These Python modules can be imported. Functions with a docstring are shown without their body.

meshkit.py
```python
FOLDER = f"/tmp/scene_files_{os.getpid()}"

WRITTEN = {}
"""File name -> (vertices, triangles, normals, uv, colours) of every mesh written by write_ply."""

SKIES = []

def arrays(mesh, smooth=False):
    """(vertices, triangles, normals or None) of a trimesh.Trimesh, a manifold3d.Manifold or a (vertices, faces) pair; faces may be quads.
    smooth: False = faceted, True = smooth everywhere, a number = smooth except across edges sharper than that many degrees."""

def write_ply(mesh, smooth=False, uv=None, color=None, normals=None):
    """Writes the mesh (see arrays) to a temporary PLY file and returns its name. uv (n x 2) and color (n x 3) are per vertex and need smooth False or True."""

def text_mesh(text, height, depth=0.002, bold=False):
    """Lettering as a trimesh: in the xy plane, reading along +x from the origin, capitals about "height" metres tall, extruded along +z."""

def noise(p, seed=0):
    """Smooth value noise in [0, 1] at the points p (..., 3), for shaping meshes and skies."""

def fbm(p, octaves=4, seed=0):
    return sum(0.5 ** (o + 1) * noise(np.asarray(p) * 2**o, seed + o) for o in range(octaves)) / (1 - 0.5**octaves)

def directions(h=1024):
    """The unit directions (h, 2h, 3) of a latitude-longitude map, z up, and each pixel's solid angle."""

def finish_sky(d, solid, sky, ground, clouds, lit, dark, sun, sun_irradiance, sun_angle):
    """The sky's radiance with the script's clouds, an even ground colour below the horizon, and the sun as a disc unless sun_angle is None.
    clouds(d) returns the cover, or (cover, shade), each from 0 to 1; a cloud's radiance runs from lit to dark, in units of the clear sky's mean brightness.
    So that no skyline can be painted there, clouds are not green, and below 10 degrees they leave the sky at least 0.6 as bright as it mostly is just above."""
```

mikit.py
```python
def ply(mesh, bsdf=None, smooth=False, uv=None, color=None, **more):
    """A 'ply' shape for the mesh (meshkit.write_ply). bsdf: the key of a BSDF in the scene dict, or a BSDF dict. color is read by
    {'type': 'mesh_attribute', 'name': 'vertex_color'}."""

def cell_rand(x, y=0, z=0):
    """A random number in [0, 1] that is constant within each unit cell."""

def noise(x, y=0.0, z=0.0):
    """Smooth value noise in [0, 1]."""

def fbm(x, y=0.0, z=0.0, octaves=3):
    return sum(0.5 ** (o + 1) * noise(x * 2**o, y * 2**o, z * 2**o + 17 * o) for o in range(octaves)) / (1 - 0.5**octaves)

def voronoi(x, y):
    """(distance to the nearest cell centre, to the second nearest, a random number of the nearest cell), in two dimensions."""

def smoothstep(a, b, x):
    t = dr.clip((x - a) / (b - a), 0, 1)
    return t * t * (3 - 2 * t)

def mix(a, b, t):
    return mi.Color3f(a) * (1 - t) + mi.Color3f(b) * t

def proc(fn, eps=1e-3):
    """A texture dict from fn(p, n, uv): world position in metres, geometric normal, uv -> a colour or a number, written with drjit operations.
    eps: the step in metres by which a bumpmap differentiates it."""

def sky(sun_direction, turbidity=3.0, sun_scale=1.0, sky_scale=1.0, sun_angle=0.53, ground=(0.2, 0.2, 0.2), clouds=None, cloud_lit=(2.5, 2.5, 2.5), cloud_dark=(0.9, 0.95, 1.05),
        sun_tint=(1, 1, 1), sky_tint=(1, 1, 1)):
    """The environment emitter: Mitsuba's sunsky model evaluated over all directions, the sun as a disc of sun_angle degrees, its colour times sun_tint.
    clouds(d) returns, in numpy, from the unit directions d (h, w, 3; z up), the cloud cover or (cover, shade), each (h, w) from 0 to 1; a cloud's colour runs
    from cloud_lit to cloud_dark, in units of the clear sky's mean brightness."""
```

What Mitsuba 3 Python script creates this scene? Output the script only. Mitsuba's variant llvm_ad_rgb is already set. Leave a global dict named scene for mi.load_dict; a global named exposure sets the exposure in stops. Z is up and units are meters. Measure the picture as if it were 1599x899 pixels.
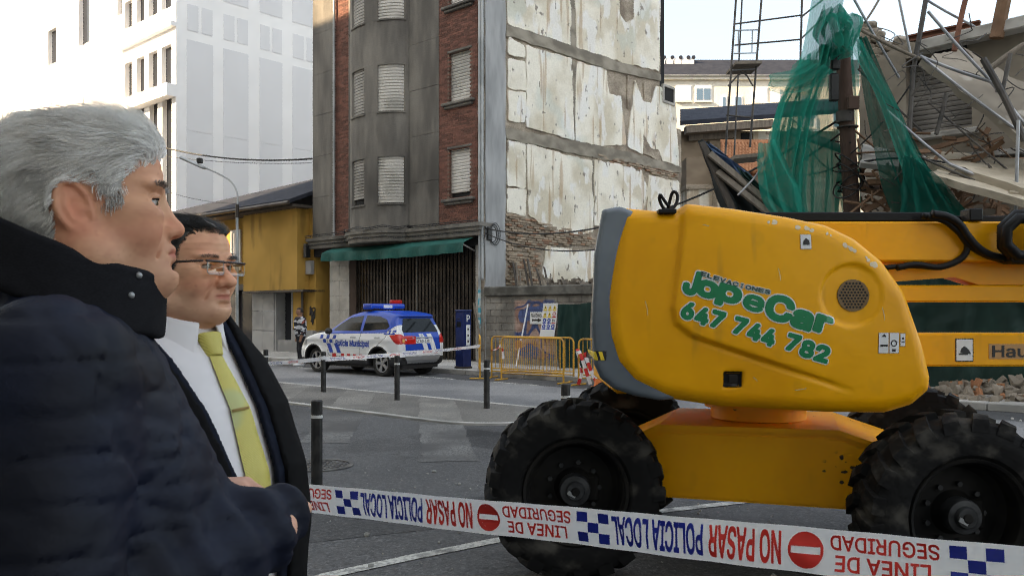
import math, random
import numpy as np, trimesh, drjit as dr, mitsuba as mi
import shapely
from shapely.geometry import Polygon, LineString, Point, box as sbox
from shapely.ops import unary_union
from shapely import affinity
import mikit, meshkit
from mikit import noise as tnoise, fbm as tfbm, smoothstep, mix, voronoi, cell_rand, proc

T = mi.ScalarTransform4f
rng = np.random.default_rng(7)
random.seed(7)

# ------------------------------------------------------------------ camera, sky, exposure
F, CX, HY, EYE = 1330.0, 799.5, 488.0, 1.6       # focal length and horizon of the 1599 x 899 photograph; eye height
exposure = 3.55
SUN = np.array([-0.90, -0.30, 0.46])
scene = {
    'camera': {'type': 'perspective', 'fov': 2 * math.degrees(math.atan(799.5 / F)), 'fov_axis': 'x',
               'near_clip': 0.05, 'far_clip': 600.0,
               'principal_point_offset_y': (449.5 - HY) / 899.0,
               'to_world': T().look_at(origin=[0, 0, EYE], target=[0, 1, EYE], up=[0, 0, 1])},
    'sky': mikit.sky(SUN, turbidity=3.5, sky_tint=(1.18, 1.0, 0.82), sun_tint=(1.0, 0.96, 0.9), ground=(0.18, 0.18, 0.18),
                     clouds=lambda d: 0.08 + 0.30 * meshkit.fbm(d * np.array([2.0, 2.0, 5.0]) + 3.0, 4) + 0.75 * np.clip(0.35 - d @ np.array([0.45, 0.85, 0.0]), 0, 1),
                     cloud_lit=(2.2, 2.2, 2.2), cloud_dark=(1.5, 1.5, 1.5)),
}
labels = {}


# ------------------------------------------------------------------ helpers: names
USED, COUNT = set(), {}


def numbered(key):
    if key not in USED:
        USED.add(key)
        return key
    COUNT[key] = COUNT.get(key, 0) + 1
    k = f'{key}_{COUNT[key]:03d}'
    USED.add(k)
    return k


def thing(name, label, cat, group=None):
    k = numbered(name)
    labels[k] = {'label': label, 'category': cat}
    if group:
        labels[k]['group'] = group
    return k


def struct(name, mesh, mat, smooth=False, kind='structure', label=None, **kw):
    k = numbered(name)
    scene[k] = mikit.ply(mesh, mat, smooth, **kw)
    labels[k] = {'kind': kind}
    if label:
        labels[k]['label'] = label
    return k


def put(k, mesh, mat, smooth=False, **kw):
    scene[k] = mikit.ply(mesh, mat, smooth, **kw)
    return k


def part(parent, name, mesh, mat, smooth=False, label=None, kind=None, **kw):
    k = numbered(parent + '__' + name)
    scene[k] = mikit.ply(mesh, mat, smooth, **kw)
    if label or kind:
        labels[k] = {}
        if label:
            labels[k]['label'] = label
        if kind:
            labels[k]['kind'] = kind
    return k


def group(parent, name, label=None):
    k = numbered(parent + '__' + name)
    if label:
        labels[k] = {'label': label}
    return k


# ------------------------------------------------------------------ helpers: space
def ray(px, py):
    return np.array([(px - CX) / F, 1.0, (HY - py) / F])


def at(px, py, Y):
    return np.array([0, 0, EYE]) + ray(px, py) * Y


def gnd(px, py, z=0.0):
    return at(px, py, (EYE - z) * F / (py - HY))


def hit(px, py, p0, n):
    r = ray(px, py)
    o = np.array([0, 0, EYE])
    return o + r * (np.dot(np.asarray(p0) - o, n) / np.dot(r, n))


WD = np.array([0.745, -0.667, 0.0]); WD /= np.linalg.norm(WD)      # along the far kerb, to the right
VD = np.array([-WD[1], WD[0], 0.0])                                # away from the street, into the houses
CORNER = np.array([-0.83, 25.3, 0.0])                              # street corner of the brick house
SM = np.eye(4); SM[:3, 0], SM[:3, 1], SM[:3, 3] = WD, VD, CORNER


def loc(p):
    d = np.asarray(p) - CORNER
    return np.array([d @ WD, d @ VD, d[..., 2] if d.ndim > 1 else d[2]])


def frame(o, fwd):
    """matrix with x along fwd (horizontal), z up, origin o"""
    f = np.array([fwd[0], fwd[1], 0.0]); f /= np.linalg.norm(f)
    m = np.eye(4)
    m[:3, 0], m[:3, 1], m[:3, 2], m[:3, 3] = f, [-f[1], f[0], 0], [0, 0, 1], o
    return m


# ------------------------------------------------------------------ helpers: meshes
def tm(v, f):
    f = np.asarray(f)
    if f.ndim == 2 and f.shape[1] == 4:
        f = np.vstack([f[:, [0, 1, 2]], f[:, [0, 2, 3]]])
    return trimesh.Trimesh(np.asarray(v, float), f, process=False)


def cat(*ms):
    ms = [m for x in ms for m in (x if isinstance(x, (list, tuple)) else [x])]
    return ms[0] if len(ms) == 1 else trimesh.util.concatenate(ms)


def bx(x0, x1, y0, y1, z0, z1, b=0.0, m=None):
    """axis box with optional chamfer b, then transformed by m"""
    if b <= 0:
        me = trimesh.creation.box(bounds=[[x0, y0, z0], [x1, y1, z1]])
    else:
        pts = []
        for x, sx in ((x0, 1), (x1, -1)):
            for y, sy in ((y0, 1), (y1, -1)):
                for z, sz in ((z0, 1), (z1, -1)):
                    pts += [[x + sx * b, y + sy * b, z], [x + sx * b, y, z + sz * b], [x, y + sy * b, z + sz * b]]
        me = trimesh.convex.convex_hull(np.array(pts))
    if m is not None:
        me.apply_transform(m)
    return me


def tube(pts, r, n=8, caps=True, closed=False):
    p = np.asarray(pts, float)
    t = np.gradient(p, axis=0)
    if closed:
        t = np.roll(p, -1, 0) - np.roll(p, 1, 0)
    t /= np.linalg.norm(t, axis=1, keepdims=True) + 1e-12
    a = np.zeros_like(p)
    ref = np.array([0, 0, 1.0]) if abs(t[0, 2]) < 0.9 else np.array([1.0, 0, 0])
    a0 = np.cross(t[0], ref)
    for i in range(len(p)):
        a0 = a0 - t[i] * (a0 @ t[i])
        a0 /= np.linalg.norm(a0) + 1e-12
        a[i] = a0
    b = np.cross(t, a)
    ang = np.arange(n) * 2 * np.pi / n
    R = np.broadcast_to(r, (len(p),))
    v = p[:, None] + R[:, None, None] * (np.cos(ang)[None, :, None] * a[:, None] + np.sin(ang)[None, :, None] * b[:, None])
    m = len(p)
    i, j = np.meshgrid(np.arange(m if closed else m - 1), np.arange(n), indexing='ij')
    q = np.stack([i * n + j, i * n + (j + 1) % n, ((i + 1) % m) * n + (j + 1) % n, ((i + 1) % m) * n + j], -1).reshape(-1, 4)
    f = np.vstack([q[:, [0, 1, 2]], q[:, [0, 2, 3]]])
    v = v.reshape(-1, 3)
    if caps and not closed:
        v = np.vstack([v, p[0], p[-1]])
        k = np.arange(n)
        f = np.vstack([f, np.stack([k * 0 + len(v) - 2, (k + 1) % n, k], 1), np.stack([k * 0 + len(v) - 1, (m - 1) * n + k, (m - 1) * n + (k + 1) % n], 1)])
    return tm(v, f)


def bar(p0, p1, r, n=8):
    return tube([p0, p1], r, n)


def beam(p0, p1, w, h, up=(0, 0, 1), b=0.0):
    """box from p0 to p1 with width w (sideways) and height h (up)"""
    p0, p1 = np.asarray(p0, float), np.asarray(p1, float)
    d = p1 - p0; L = np.linalg.norm(d); d /= L
    up = np.asarray(up, float)
    s = np.cross(up, d); s /= np.linalg.norm(s); u = np.cross(d, s)
    m = np.eye(4); m[:3, 0], m[:3, 1], m[:3, 2], m[:3, 3] = d, s, u, p0
    return bx(0, L, -w / 2, w / 2, -h / 2, h / 2, b, m)


def curve(pts, n=24):
    """Catmull-Rom through points"""
    p = np.asarray(pts, float)
    p = np.vstack([2 * p[0] - p[1], p, 2 * p[-1] - p[-2]])
    out = []
    for i in range(1, len(p) - 2):
        for t in np.linspace(0, 1, n, endpoint=False):
            out.append(0.5 * (2 * p[i] + (p[i + 1] - p[i - 1]) * t + (2 * p[i - 1] - 5 * p[i] + 4 * p[i + 1] - p[i + 2]) * t * t + (3 * p[i] - p[i - 1] - 3 * p[i + 1] + p[i + 2]) * t ** 3))
    out.append(p[-2])
    return np.array(out)


def sag(p0, p1, s, n=20):
    t = np.linspace(0, 1, n)[:, None]
    p = (1 - t) * np.asarray(p0) + t * np.asarray(p1)
    p[:, 2] -= (s * 4 * t * (1 - t))[:, 0]
    return p


def polys(g):
    return [x for x in getattr(g, 'geoms', [g]) if x.geom_type == 'Polygon' and x.area > 1e-9]


def extrude(poly, h, m=None):
    """polygon(s) in xy extruded along +z by h, transformed by m"""
    me = cat([trimesh.creation.extrude_polygon(g, h, engine='earcut') for g in polys(poly)])
    if m is not None:
        me.apply_transform(m)
    return me


def flat(poly, seg=None):
    """triangulated polygon(s) in the plane, 2-D vertices; seg: subdivide to that edge length"""
    vs, fs, k = [], [], 0
    for g in polys(poly):
        v, f = trimesh.creation.triangulate_polygon(g, engine='earcut')
        vs.append(v); fs.append(np.asarray(f) + k); k += len(v)
    v, f = np.vstack(vs), np.vstack(fs)
    v = np.column_stack([v, np.zeros(len(v))])
    if seg:
        v, f = trimesh.remesh.subdivide_to_size(v, f, seg, max_iter=12)
    a = v[f[:, 1]] - v[f[:, 0]]; b = v[f[:, 2]] - v[f[:, 0]]
    neg = (a[:, 0] * b[:, 1] - a[:, 1] * b[:, 0]) < 0
    f = f.copy(); f[neg] = f[neg][:, ::-1]
    return v[:, :2], f


def sheet(poly2d, z, seg=None):
    v, f = flat(poly2d, seg)
    return tm(np.column_stack([v, np.full(len(v), z)]), f)


_tc = {}


def text_poly(s, h, bold=True, fat=0.0):
    """lettering as shapely polygons, origin at the left of the baseline, capitals h tall"""
    key = (s, bold)
    if key not in _tc:
        me = meshkit.text_mesh(s, 1.0, depth=0.1, bold=bold)
        up = me.face_normals[:, 2] > 0.9
        _tc[key] = unary_union([Polygon(me.vertices[f][:, :2]).buffer(1e-4) for f in me.faces[up]])
    g = affinity.scale(_tc[key], h, h, origin=(0, 0))
    return g.buffer(fat) if fat else g


def fit_text(s, x0, x1, y0, y1, bold=True, fat=0.0):
    g = text_poly(s, 1.0, bold)
    a, b, c, d = g.bounds
    g = affinity.translate(g, -a, -b)
    g = affinity.scale(g, (x1 - x0) / (c - a), (y1 - y0) / (d - b), origin=(0, 0))
    g = affinity.translate(g, x0, y0)
    return g.buffer(fat) if fat else g


def rag(poly, step=0.12, amp=0.05, seed=0, scale=3.0):
    """a polygon with a ragged outline"""
    r = poly.exterior if poly.geom_type == 'Polygon' else poly.geoms[0].exterior
    n = max(8, int(r.length / step))
    p = np.array([r.interpolate(i / n, normalized=True).coords[0] for i in range(n)])
    q = np.column_stack([p * scale, np.full(n, seed * 7.3)])
    dx = meshkit.fbm(q, 3, seed) - 0.5
    dy = meshkit.fbm(q + 31.7, 3, seed + 5) - 0.5
    g = Polygon(p + amp * 2.4 * np.column_stack([dx, dy])).buffer(0)
    return max(polys(g), key=lambda x: x.area)


# ------------------------------------------------------------------ helpers: signed distances and surface nets
def smin(a, b, k):
    h = np.clip(0.5 + 0.5 * (b - a) / k, 0, 1)
    return b + (a - b) * h - k * h * (1 - h)


def smax(a, b, k):
    return -smin(-a, -b, k)


def ell(p, c, r):
    q = p - np.asarray(c, np.float32)
    r = np.asarray(r, np.float32)
    k0 = np.linalg.norm(q / r, axis=1)
    k1 = np.linalg.norm(q / (r * r), axis=1) + 1e-9
    return k0 * (k0 - 1) / k1


def rotm(axis, deg):
    return trimesh.transformations.rotation_matrix(math.radians(deg), axis)[:3, :3]


def ellr(p, c, r, R):
    """ellipsoid whose own axes are the columns of R"""
    return ell((p - np.asarray(c, np.float32)) @ np.asarray(R, np.float32), (0, 0, 0), r)


def cone(p, a, b, ra, rb):
    a, b = np.asarray(a, np.float32), np.asarray(b, np.float32)
    d = b - a
    t = np.clip(((p - a) @ d) / (d @ d), 0, 1)
    return np.linalg.norm(p - a - t[:, None] * d, axis=1) - (ra + t * (rb - ra))


def chain(p, pts, rs, k=None):
    d = None
    for i in range(len(pts) - 1):
        e = cone(p, pts[i], pts[i + 1], rs[i], rs[i + 1])
        d = e if d is None else (np.minimum(d, e) if k is None else smin(d, e, k))
    return d


def nets(f, lo, hi, h, band=1.6, k=4):
    lo, hi = np.asarray(lo, float), np.asarray(hi, float)
    n = (np.ceil((hi - lo) / h / k).astype(int) + 1) * k
    def points(ix, iy, iz, s):
        return np.stack(np.meshgrid(*[(lo[j] + i * s).astype(np.float32) for j, i in enumerate((ix, iy, iz))], indexing='ij'), -1).reshape(-1, 3)
    nc = n // k
    c = f(points(np.arange(nc[0]) + 0.5 - 0.5 / k, np.arange(nc[1]) + 0.5 - 0.5 / k, np.arange(nc[2]) + 0.5 - 0.5 / k, h * k)).reshape(nc)
    D = np.repeat(np.repeat(np.repeat(c, k, 0), k, 1), k, 2).astype(np.float32)
    idx = np.flatnonzero(np.abs(D.ravel()) < band * k * h)
    flat_ = D.ravel()
    for s in range(0, len(idx), 400000):
        j = idx[s:s + 400000]
        g = np.stack(np.unravel_index(j, D.shape), 1)
        flat_[j] = f((lo + g * h).astype(np.float32))
    D = flat_.reshape(D.shape)
    S = D < 0
    cells = np.zeros(np.array(D.shape) - 1, np.int8)
    for a in (0, 1):
        for b in (0, 1):
            for e in (0, 1):
                cells += S[a:D.shape[0] - 1 + a, b:D.shape[1] - 1 + b, e:D.shape[2] - 1 + e]
    act = (cells > 0) & (cells < 8)
    ci = np.stack(np.nonzero(act), 1)
    num = np.full(act.shape, -1, np.int64)
    num[act] = np.arange(len(ci))
    acc, cnt = np.zeros((len(ci), 3)), np.zeros(len(ci))
    corner = [(a, b, e) for a in (0, 1) for b in (0, 1) for e in (0, 1)]
    for u in corner:
        for ax in range(3):
            if u[ax]:
                continue
            w = list(u); w[ax] = 1
            d0 = D[tuple((ci + u).T)]; d1 = D[tuple((ci + w).T)]
            m = (d0 < 0) != (d1 < 0)
            t = np.where(m, d0 / np.where(m, d0 - d1, 1), 0)
            q = np.array(u, float)[None].repeat(len(ci), 0)
            q[:, ax] = t
            acc[m] += q[m]; cnt[m] += 1
    v = lo + (ci + acc / cnt[:, None]) * h
    quads = []
    for ax in range(3):
        sl0 = [slice(None)] * 3; sl1 = [slice(None)] * 3
        sl0[ax], sl1[ax] = slice(0, -1), slice(1, None)
        e = S[tuple(sl0)] != S[tuple(sl1)]
        g = np.stack(np.nonzero(e), 1)
        o1, o2 = [a for a in range(3) if a != ax]
        ok = (g[:, o1] > 0) & (g[:, o2] > 0) & (g[:, o1] < D.shape[o1] - 1) & (g[:, o2] < D.shape[o2] - 1)
        g = g[ok]
        def cell(a, b):
            q = g.copy(); q[:, o1] -= a; q[:, o2] -= b
            return num[tuple(q.T)]
        q = np.stack([cell(0, 0), cell(1, 0), cell(1, 1), cell(0, 1)], 1)
        inside = S[tuple(g.T)]
        flip = inside if ax != 1 else ~inside
        q[~flip] = q[~flip][:, ::-1]
        quads.append(q)
    q = np.vstack(quads)
    m = tm(v, q)
    m.remove_unreferenced_vertices()
    return m


def march(sdf, o, d, far=1.0, n=40):
    """sphere trace from points o along direction d; returns hit points"""
    o = np.asarray(o, np.float32); d = np.broadcast_to(np.asarray(d, np.float32), o.shape)
    t = np.zeros(len(o), np.float32)
    for _ in range(n):
        t = np.clip(t + 0.8 * sdf(o + t[:, None] * d), 0, far)
    return o + t[:, None] * d


def decal(poly, sdf, to3, d, m=None, seg=0.04, lift=0.003, far=1.0):
    """polygon(s) laid on the surface of sdf: to3 turns 2-D points into start points, d is the way they fall"""
    v, f = flat(poly, seg)
    p = march(sdf, to3(v), d, far).astype(float) - np.asarray(d) * lift
    me = tm(p, f)
    if (me.face_normals.mean(0) @ np.asarray(d)) > 0:
        me = tm(p, f[:, ::-1])
    if m is not None:
        me.apply_transform(m)
    return me


# ------------------------------------------------------------------ materials
def M(key, color, rough=0.6, metal=0.0, spec=0.5, bump=None, scale=0.01, eps=2e-3, **kw):
    c = color if isinstance(color, dict) else {'type': 'rgb', 'value': list(color)}
    b = {'type': 'principled', 'base_color': c, 'roughness': rough, 'metallic': metal, 'specular': spec, **kw}
    if bump is not None:
        b = {'type': 'bumpmap', 'arbitrary': proc(bump, eps), 'scale': scale, 'bsdf': b}
    scene[key] = {'type': 'twosided', 'bsdf': b}
    return key


def tl(p):
    """world point -> street frame (a along the kerb, d into the houses, z), in drjit"""
    x, y = p.x - CORNER[0], p.y - CORNER[1]
    return x * WD[0] + y * WD[1], x * VD[0] + y * VD[1], p.z


def mottled(c0, c1, s=1.0, lo=0.3, hi=0.7, o=3, sz=1.0):
    return proc(lambda p, n, uv: mix(c0, c1, smoothstep(lo, hi, tfbm(p.x * s, p.y * s, p.z * s * sz, o))))

# ================================================================== materials of the setting
def asphalt_fn(p, n, uv):
    g = tfbm(p.x * 0.45, p.y * 0.45, 3.0, 4)
    f = tnoise(p.x * 95, p.y * 95, 1.0)
    f2 = tnoise(p.x * 38, p.y * 38, 5.0)
    peb = smoothstep(0.70, 0.86, tnoise(p.x * 70 + 3, p.y * 70, 9.0))
    crack = tfbm(p.x * 1.1 + 9, p.y * 1.1, 8.0, 4)
    c = mix((0.044, 0.045, 0.048), (0.078, 0.079, 0.082), smoothstep(0.3, 0.72, g))
    c = c * (0.50 + 0.55 * f + 0.45 * f2) + 0.05 * peb
    c = c * (1 - 0.35 * smoothstep(0.014, 0.0, dr.abs(crack - 0.5)) * smoothstep(0.45, 0.6, tnoise(p.x * 0.5, p.y * 0.5, 2.0)))
    oil = smoothstep(0.62, 0.75, tfbm(p.x * 0.8 + 40, p.y * 0.8, 1.0, 3))
    return c * (1 - 0.3 * oil)


def grain_bump(p, n, uv):
    return 0.5 * tnoise(p.x * 90, p.y * 90, 1.0) + 0.5 * tnoise(p.x * 38, p.y * 38, 4.0)


M('asphalt', proc(asphalt_fn), 0.8, spec=0.5, bump=grain_bump, scale=0.012, eps=3e-3)
M('road_grey', proc(lambda p, n, uv: mix((0.115, 0.118, 0.125), (0.19, 0.19, 0.195), smoothstep(0.3, 0.7, tfbm(p.x * 0.6, p.y * 0.6, 1.0, 4))) * (0.8 + 0.4 * tnoise(p.x * 40, p.y * 40, 1.0))), 0.75, bump=grain_bump, scale=0.004)
M('road_dark', proc(lambda p, n, uv: mix((0.045, 0.047, 0.05), (0.075, 0.076, 0.08), smoothstep(0.3, 0.7, tfbm(p.x * 0.7, p.y * 0.7, 1.0, 4))) * (0.8 + 0.4 * tnoise(p.x * 40, p.y * 40, 1.0))), 0.75, bump=grain_bump, scale=0.004)
M('island_paving', proc(lambda p, n, uv: mix((0.088, 0.085, 0.080), (0.135, 0.129, 0.120), smoothstep(0.25, 0.75, tfbm(p.x * 0.8, p.y * 0.8, 1.0, 4))) * (0.75 + 0.5 * tnoise(p.x * 50, p.y * 50, 1.0))), 0.85, bump=grain_bump, scale=0.004)
M('kerb_stone', mottled((0.24, 0.24, 0.23), (0.38, 0.37, 0.35), 3.0), 0.8)


def worn(a, b, s=5.0, cut=0.5, soft=0.14, grain=0.5):
    def f(p, n, uv):
        w = smoothstep(cut - soft, cut + soft, tfbm(p.x * s, p.y * s, 1.0, 5))
        w = w * (1 - grain + grain * smoothstep(0.3, 0.6, tnoise(p.x * 60, p.y * 60, 2.0)))
        return mix(b, a, w)
    return proc(f)


M('road_paint', worn((0.50, 0.50, 0.47), (0.12, 0.12, 0.12), 7.0, 0.34), 0.7, bump=grain_bump, scale=0.004)
M('faded_paint', worn((0.205, 0.198, 0.182), (0.11, 0.106, 0.10), 1.6, 0.45, 0.3, 0.7), 0.8, bump=grain_bump, scale=0.004)
M('faint_paint', worn((0.150, 0.150, 0.148), (0.058, 0.058, 0.059), 1.6, 0.52, 0.28, 0.8), 0.8, bump=grain_bump, scale=0.006)
M('patch_asphalt', proc(lambda p, n, uv: asphalt_fn(p, n, uv) * 0.78), 0.85, spec=0.3, bump=grain_bump, scale=0.008, eps=3e-3)
M('vcol', {'type': 'mesh_attribute', 'name': 'vertex_color'}, 0.85)

# ================================================================== the ground
struct('ground', tm([[-300, -120, 0], [300, -120, 0], [300, 420, 0], [-300, 420, 0]], [[0, 1, 2], [0, 2, 3]]), 'asphalt')


def street(a0, a1, t0, t1):
    """rectangle of the street frame; t counts from the house fronts towards the camera"""
    return Polygon([(a0, -t1), (a1, -t1), (a1, -t0), (a0, -t0)])


def sstruct(name, poly, z, mat, h=None, kind='structure', label=None):
    me = extrude(poly, h) if h else sheet(poly, 0, None)
    me.apply_translation([0, 0, z]); me.apply_transform(SM)
    return struct(name, me, mat, kind=kind, label=label)


sstruct('parking_lane', street(-60, 60, 2.8, 4.05), 0.004, 'road_dark')
sstruct('far_road', street(-60, 60, 4.05, 7.35), 0.008, 'road_grey')
nose = unary_union([street(-60, 8.4, 7.55, 9.7), Polygon([(8.4 + 1.075 * math.cos(x), -8.625 + 1.075 * math.sin(x)) for x in np.linspace(-math.pi / 2, math.pi / 2, 24)] + [(8.3, -7.55), (8.3, -9.7)])])
sstruct('traffic_island', nose, 0.0, 'island_paving', 0.03)
edge = unary_union([nose.buffer(0.13, join_style=1), ]).difference(nose.buffer(0.004))
k = sstruct('island_kerb', edge, 0.0, 'kerb_stone', 0.034)
# far pavement: slabs of stone as pieces where they show, kerb stones as pieces
sstruct('pavement', street(-60, 60, -0.6, 2.66), 0.0, 'kerb_stone', 0.115)
KS = 'pavement'
for i in range(46):
    a = -22 + i * 1.0
    me = bx(a + 0.008, a + 0.992, -2.80, -2.66, 0.0, 0.132, 0.012, SM)
    part(KS, 'kerb_stone', me, 'kerb_stone')
M('flagstone', proc(lambda p, n, uv: mix((0.22, 0.215, 0.2), (0.34, 0.335, 0.32), smoothstep(0.2, 0.8, tfbm(p.x * 1.7, p.y * 1.7, 2.0, 4)))), 0.85)
for i in range(26):
    for j in range(4):
        a, d = -13 + i * 0.8, -2.64 + j * 0.66
        part(KS, 'flagstone', bx(a + 0.006, a + 0.794, d + 0.006, d + 0.654, 0.1, 0.121 + 0.004 * rng.random(), 0, SM), 'flagstone')
# markings
for i in range(9):
    a = -14.2 + i * 2.62
    sstruct('lane_dash', street(a, a + 1.35, 3.98, 4.09), 0.014, 'road_paint')


def dirpoly(p0, p1, w):
    return LineString([p0, p1]).buffer(w / 2, cap_style=2)


for i in range(4):
    x1, y1 = -1.49 - 1.58 * (i - 1) - 0.04 * i, 15.75 + 1.28 * (i - 1)
    s = rag(dirpoly((x1, y1 + 1.2), (x1 + 0.85, y1 - 6.6), 0.62), .06, .05, 160 + i, 5)
    isl_in = affinity.affine_transform(nose.buffer(-0.01), [SM[0, 0], SM[0, 1], SM[1, 0], SM[1, 1], SM[0, 3], SM[1, 3]])
    isl = affinity.affine_transform(nose.buffer(0.14), [SM[0, 0], SM[0, 1], SM[1, 0], SM[1, 1], SM[0, 3], SM[1, 3]])
    struct('zebra_stripe', sheet(s.intersection(isl_in), 0.034, 0.3), 'faded_paint')
    near = [g for g in polys(s.difference(isl)) if g.centroid.y < isl.intersection(s).centroid.y]
    if near:
        struct('zebra_stripe', sheet(unary_union(near), 0.005, 0.3), 'faint_paint')
wl = [gnd(380, 942), gnd(510, 899), gnd(640, 871), gnd(770, 845), gnd(1000, 802), gnd(1320, 765)]
struct('parking_line', sheet(LineString([p[:2] for p in wl]).buffer(0.055, cap_style=2), 0.006), 'road_paint')

for i, (x0, y0, w_, l_, an) in enumerate(((-1.0, 6.6, .9, 2.6, 24), (0.2, 10.4, 1.1, 3.2, -38), (-3.4, 9.2, .8, 2.2, -40))):
    pt_ = rag(affinity.translate(affinity.rotate(sbox(-l_ / 2, -w_ / 2, l_ / 2, w_ / 2), an), x0, y0), .08, .02, 130 + i, 4)
    struct('asphalt_patch', sheet(pt_, 0.003), 'patch_asphalt')
gv = []
for i in range(520):
    x_, y_ = (-1.5 + 4.5 * rng.random(), 3.6 + 5.5 * rng.random()) if i % 2 else (2.0 + 5.5 * rng.random(), 9.5 + 6 * rng.random())
    s_ = .006 + .022 * rng.random() ** 3
    me = trimesh.creation.icosphere(0, s_); me.vertices = np.asarray(me.vertices) * (.6 + .8 * rng.random((12, 3))); me.apply_translation([x_, y_, s_ * .5])
    gv.append(me)
struct('grit', cat(gv), 'kerb_stone', kind='stuff')
# manhole cover
c = gnd(498, 727)
mh = thing('manhole_cover', 'round iron manhole cover set in the asphalt behind the nearest bollard', 'manhole cover')
M('cast_iron', mottled((0.06, 0.06, 0.062), (0.13, 0.128, 0.125), 9.0), 0.6, 0.3)
ring = Point(0, 0).buffer(0.36, 32)
T0 = np.eye(4); T0[:3, 3] = [c[0], c[1], 0.0]
part(mh, 'rim', extrude(ring.difference(Point(0, 0).buffer(0.315, 32)), 0.014, T0), 'cast_iron')
part(mh, 'lid', extrude(Point(0, 0).buffer(0.31, 32), 0.006, T0), 'cast_iron')
studs = [sbox(x - 0.018, y - 0.008, x + 0.018, y + 0.008) if (i + j) % 2 else sbox(x - 0.008, y - 0.018, x + 0.008, y + 0.018) for i, x in enumerate(np.arange(-0.28, 0.29, 0.05)) for j, y in enumerate(np.arange(-0.28, 0.29, 0.05)) if x * x + y * y < 0.078]
part(mh, 'stud', extrude(unary_union(studs), 0.012, T0), 'cast_iron', kind='stuff')

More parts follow.
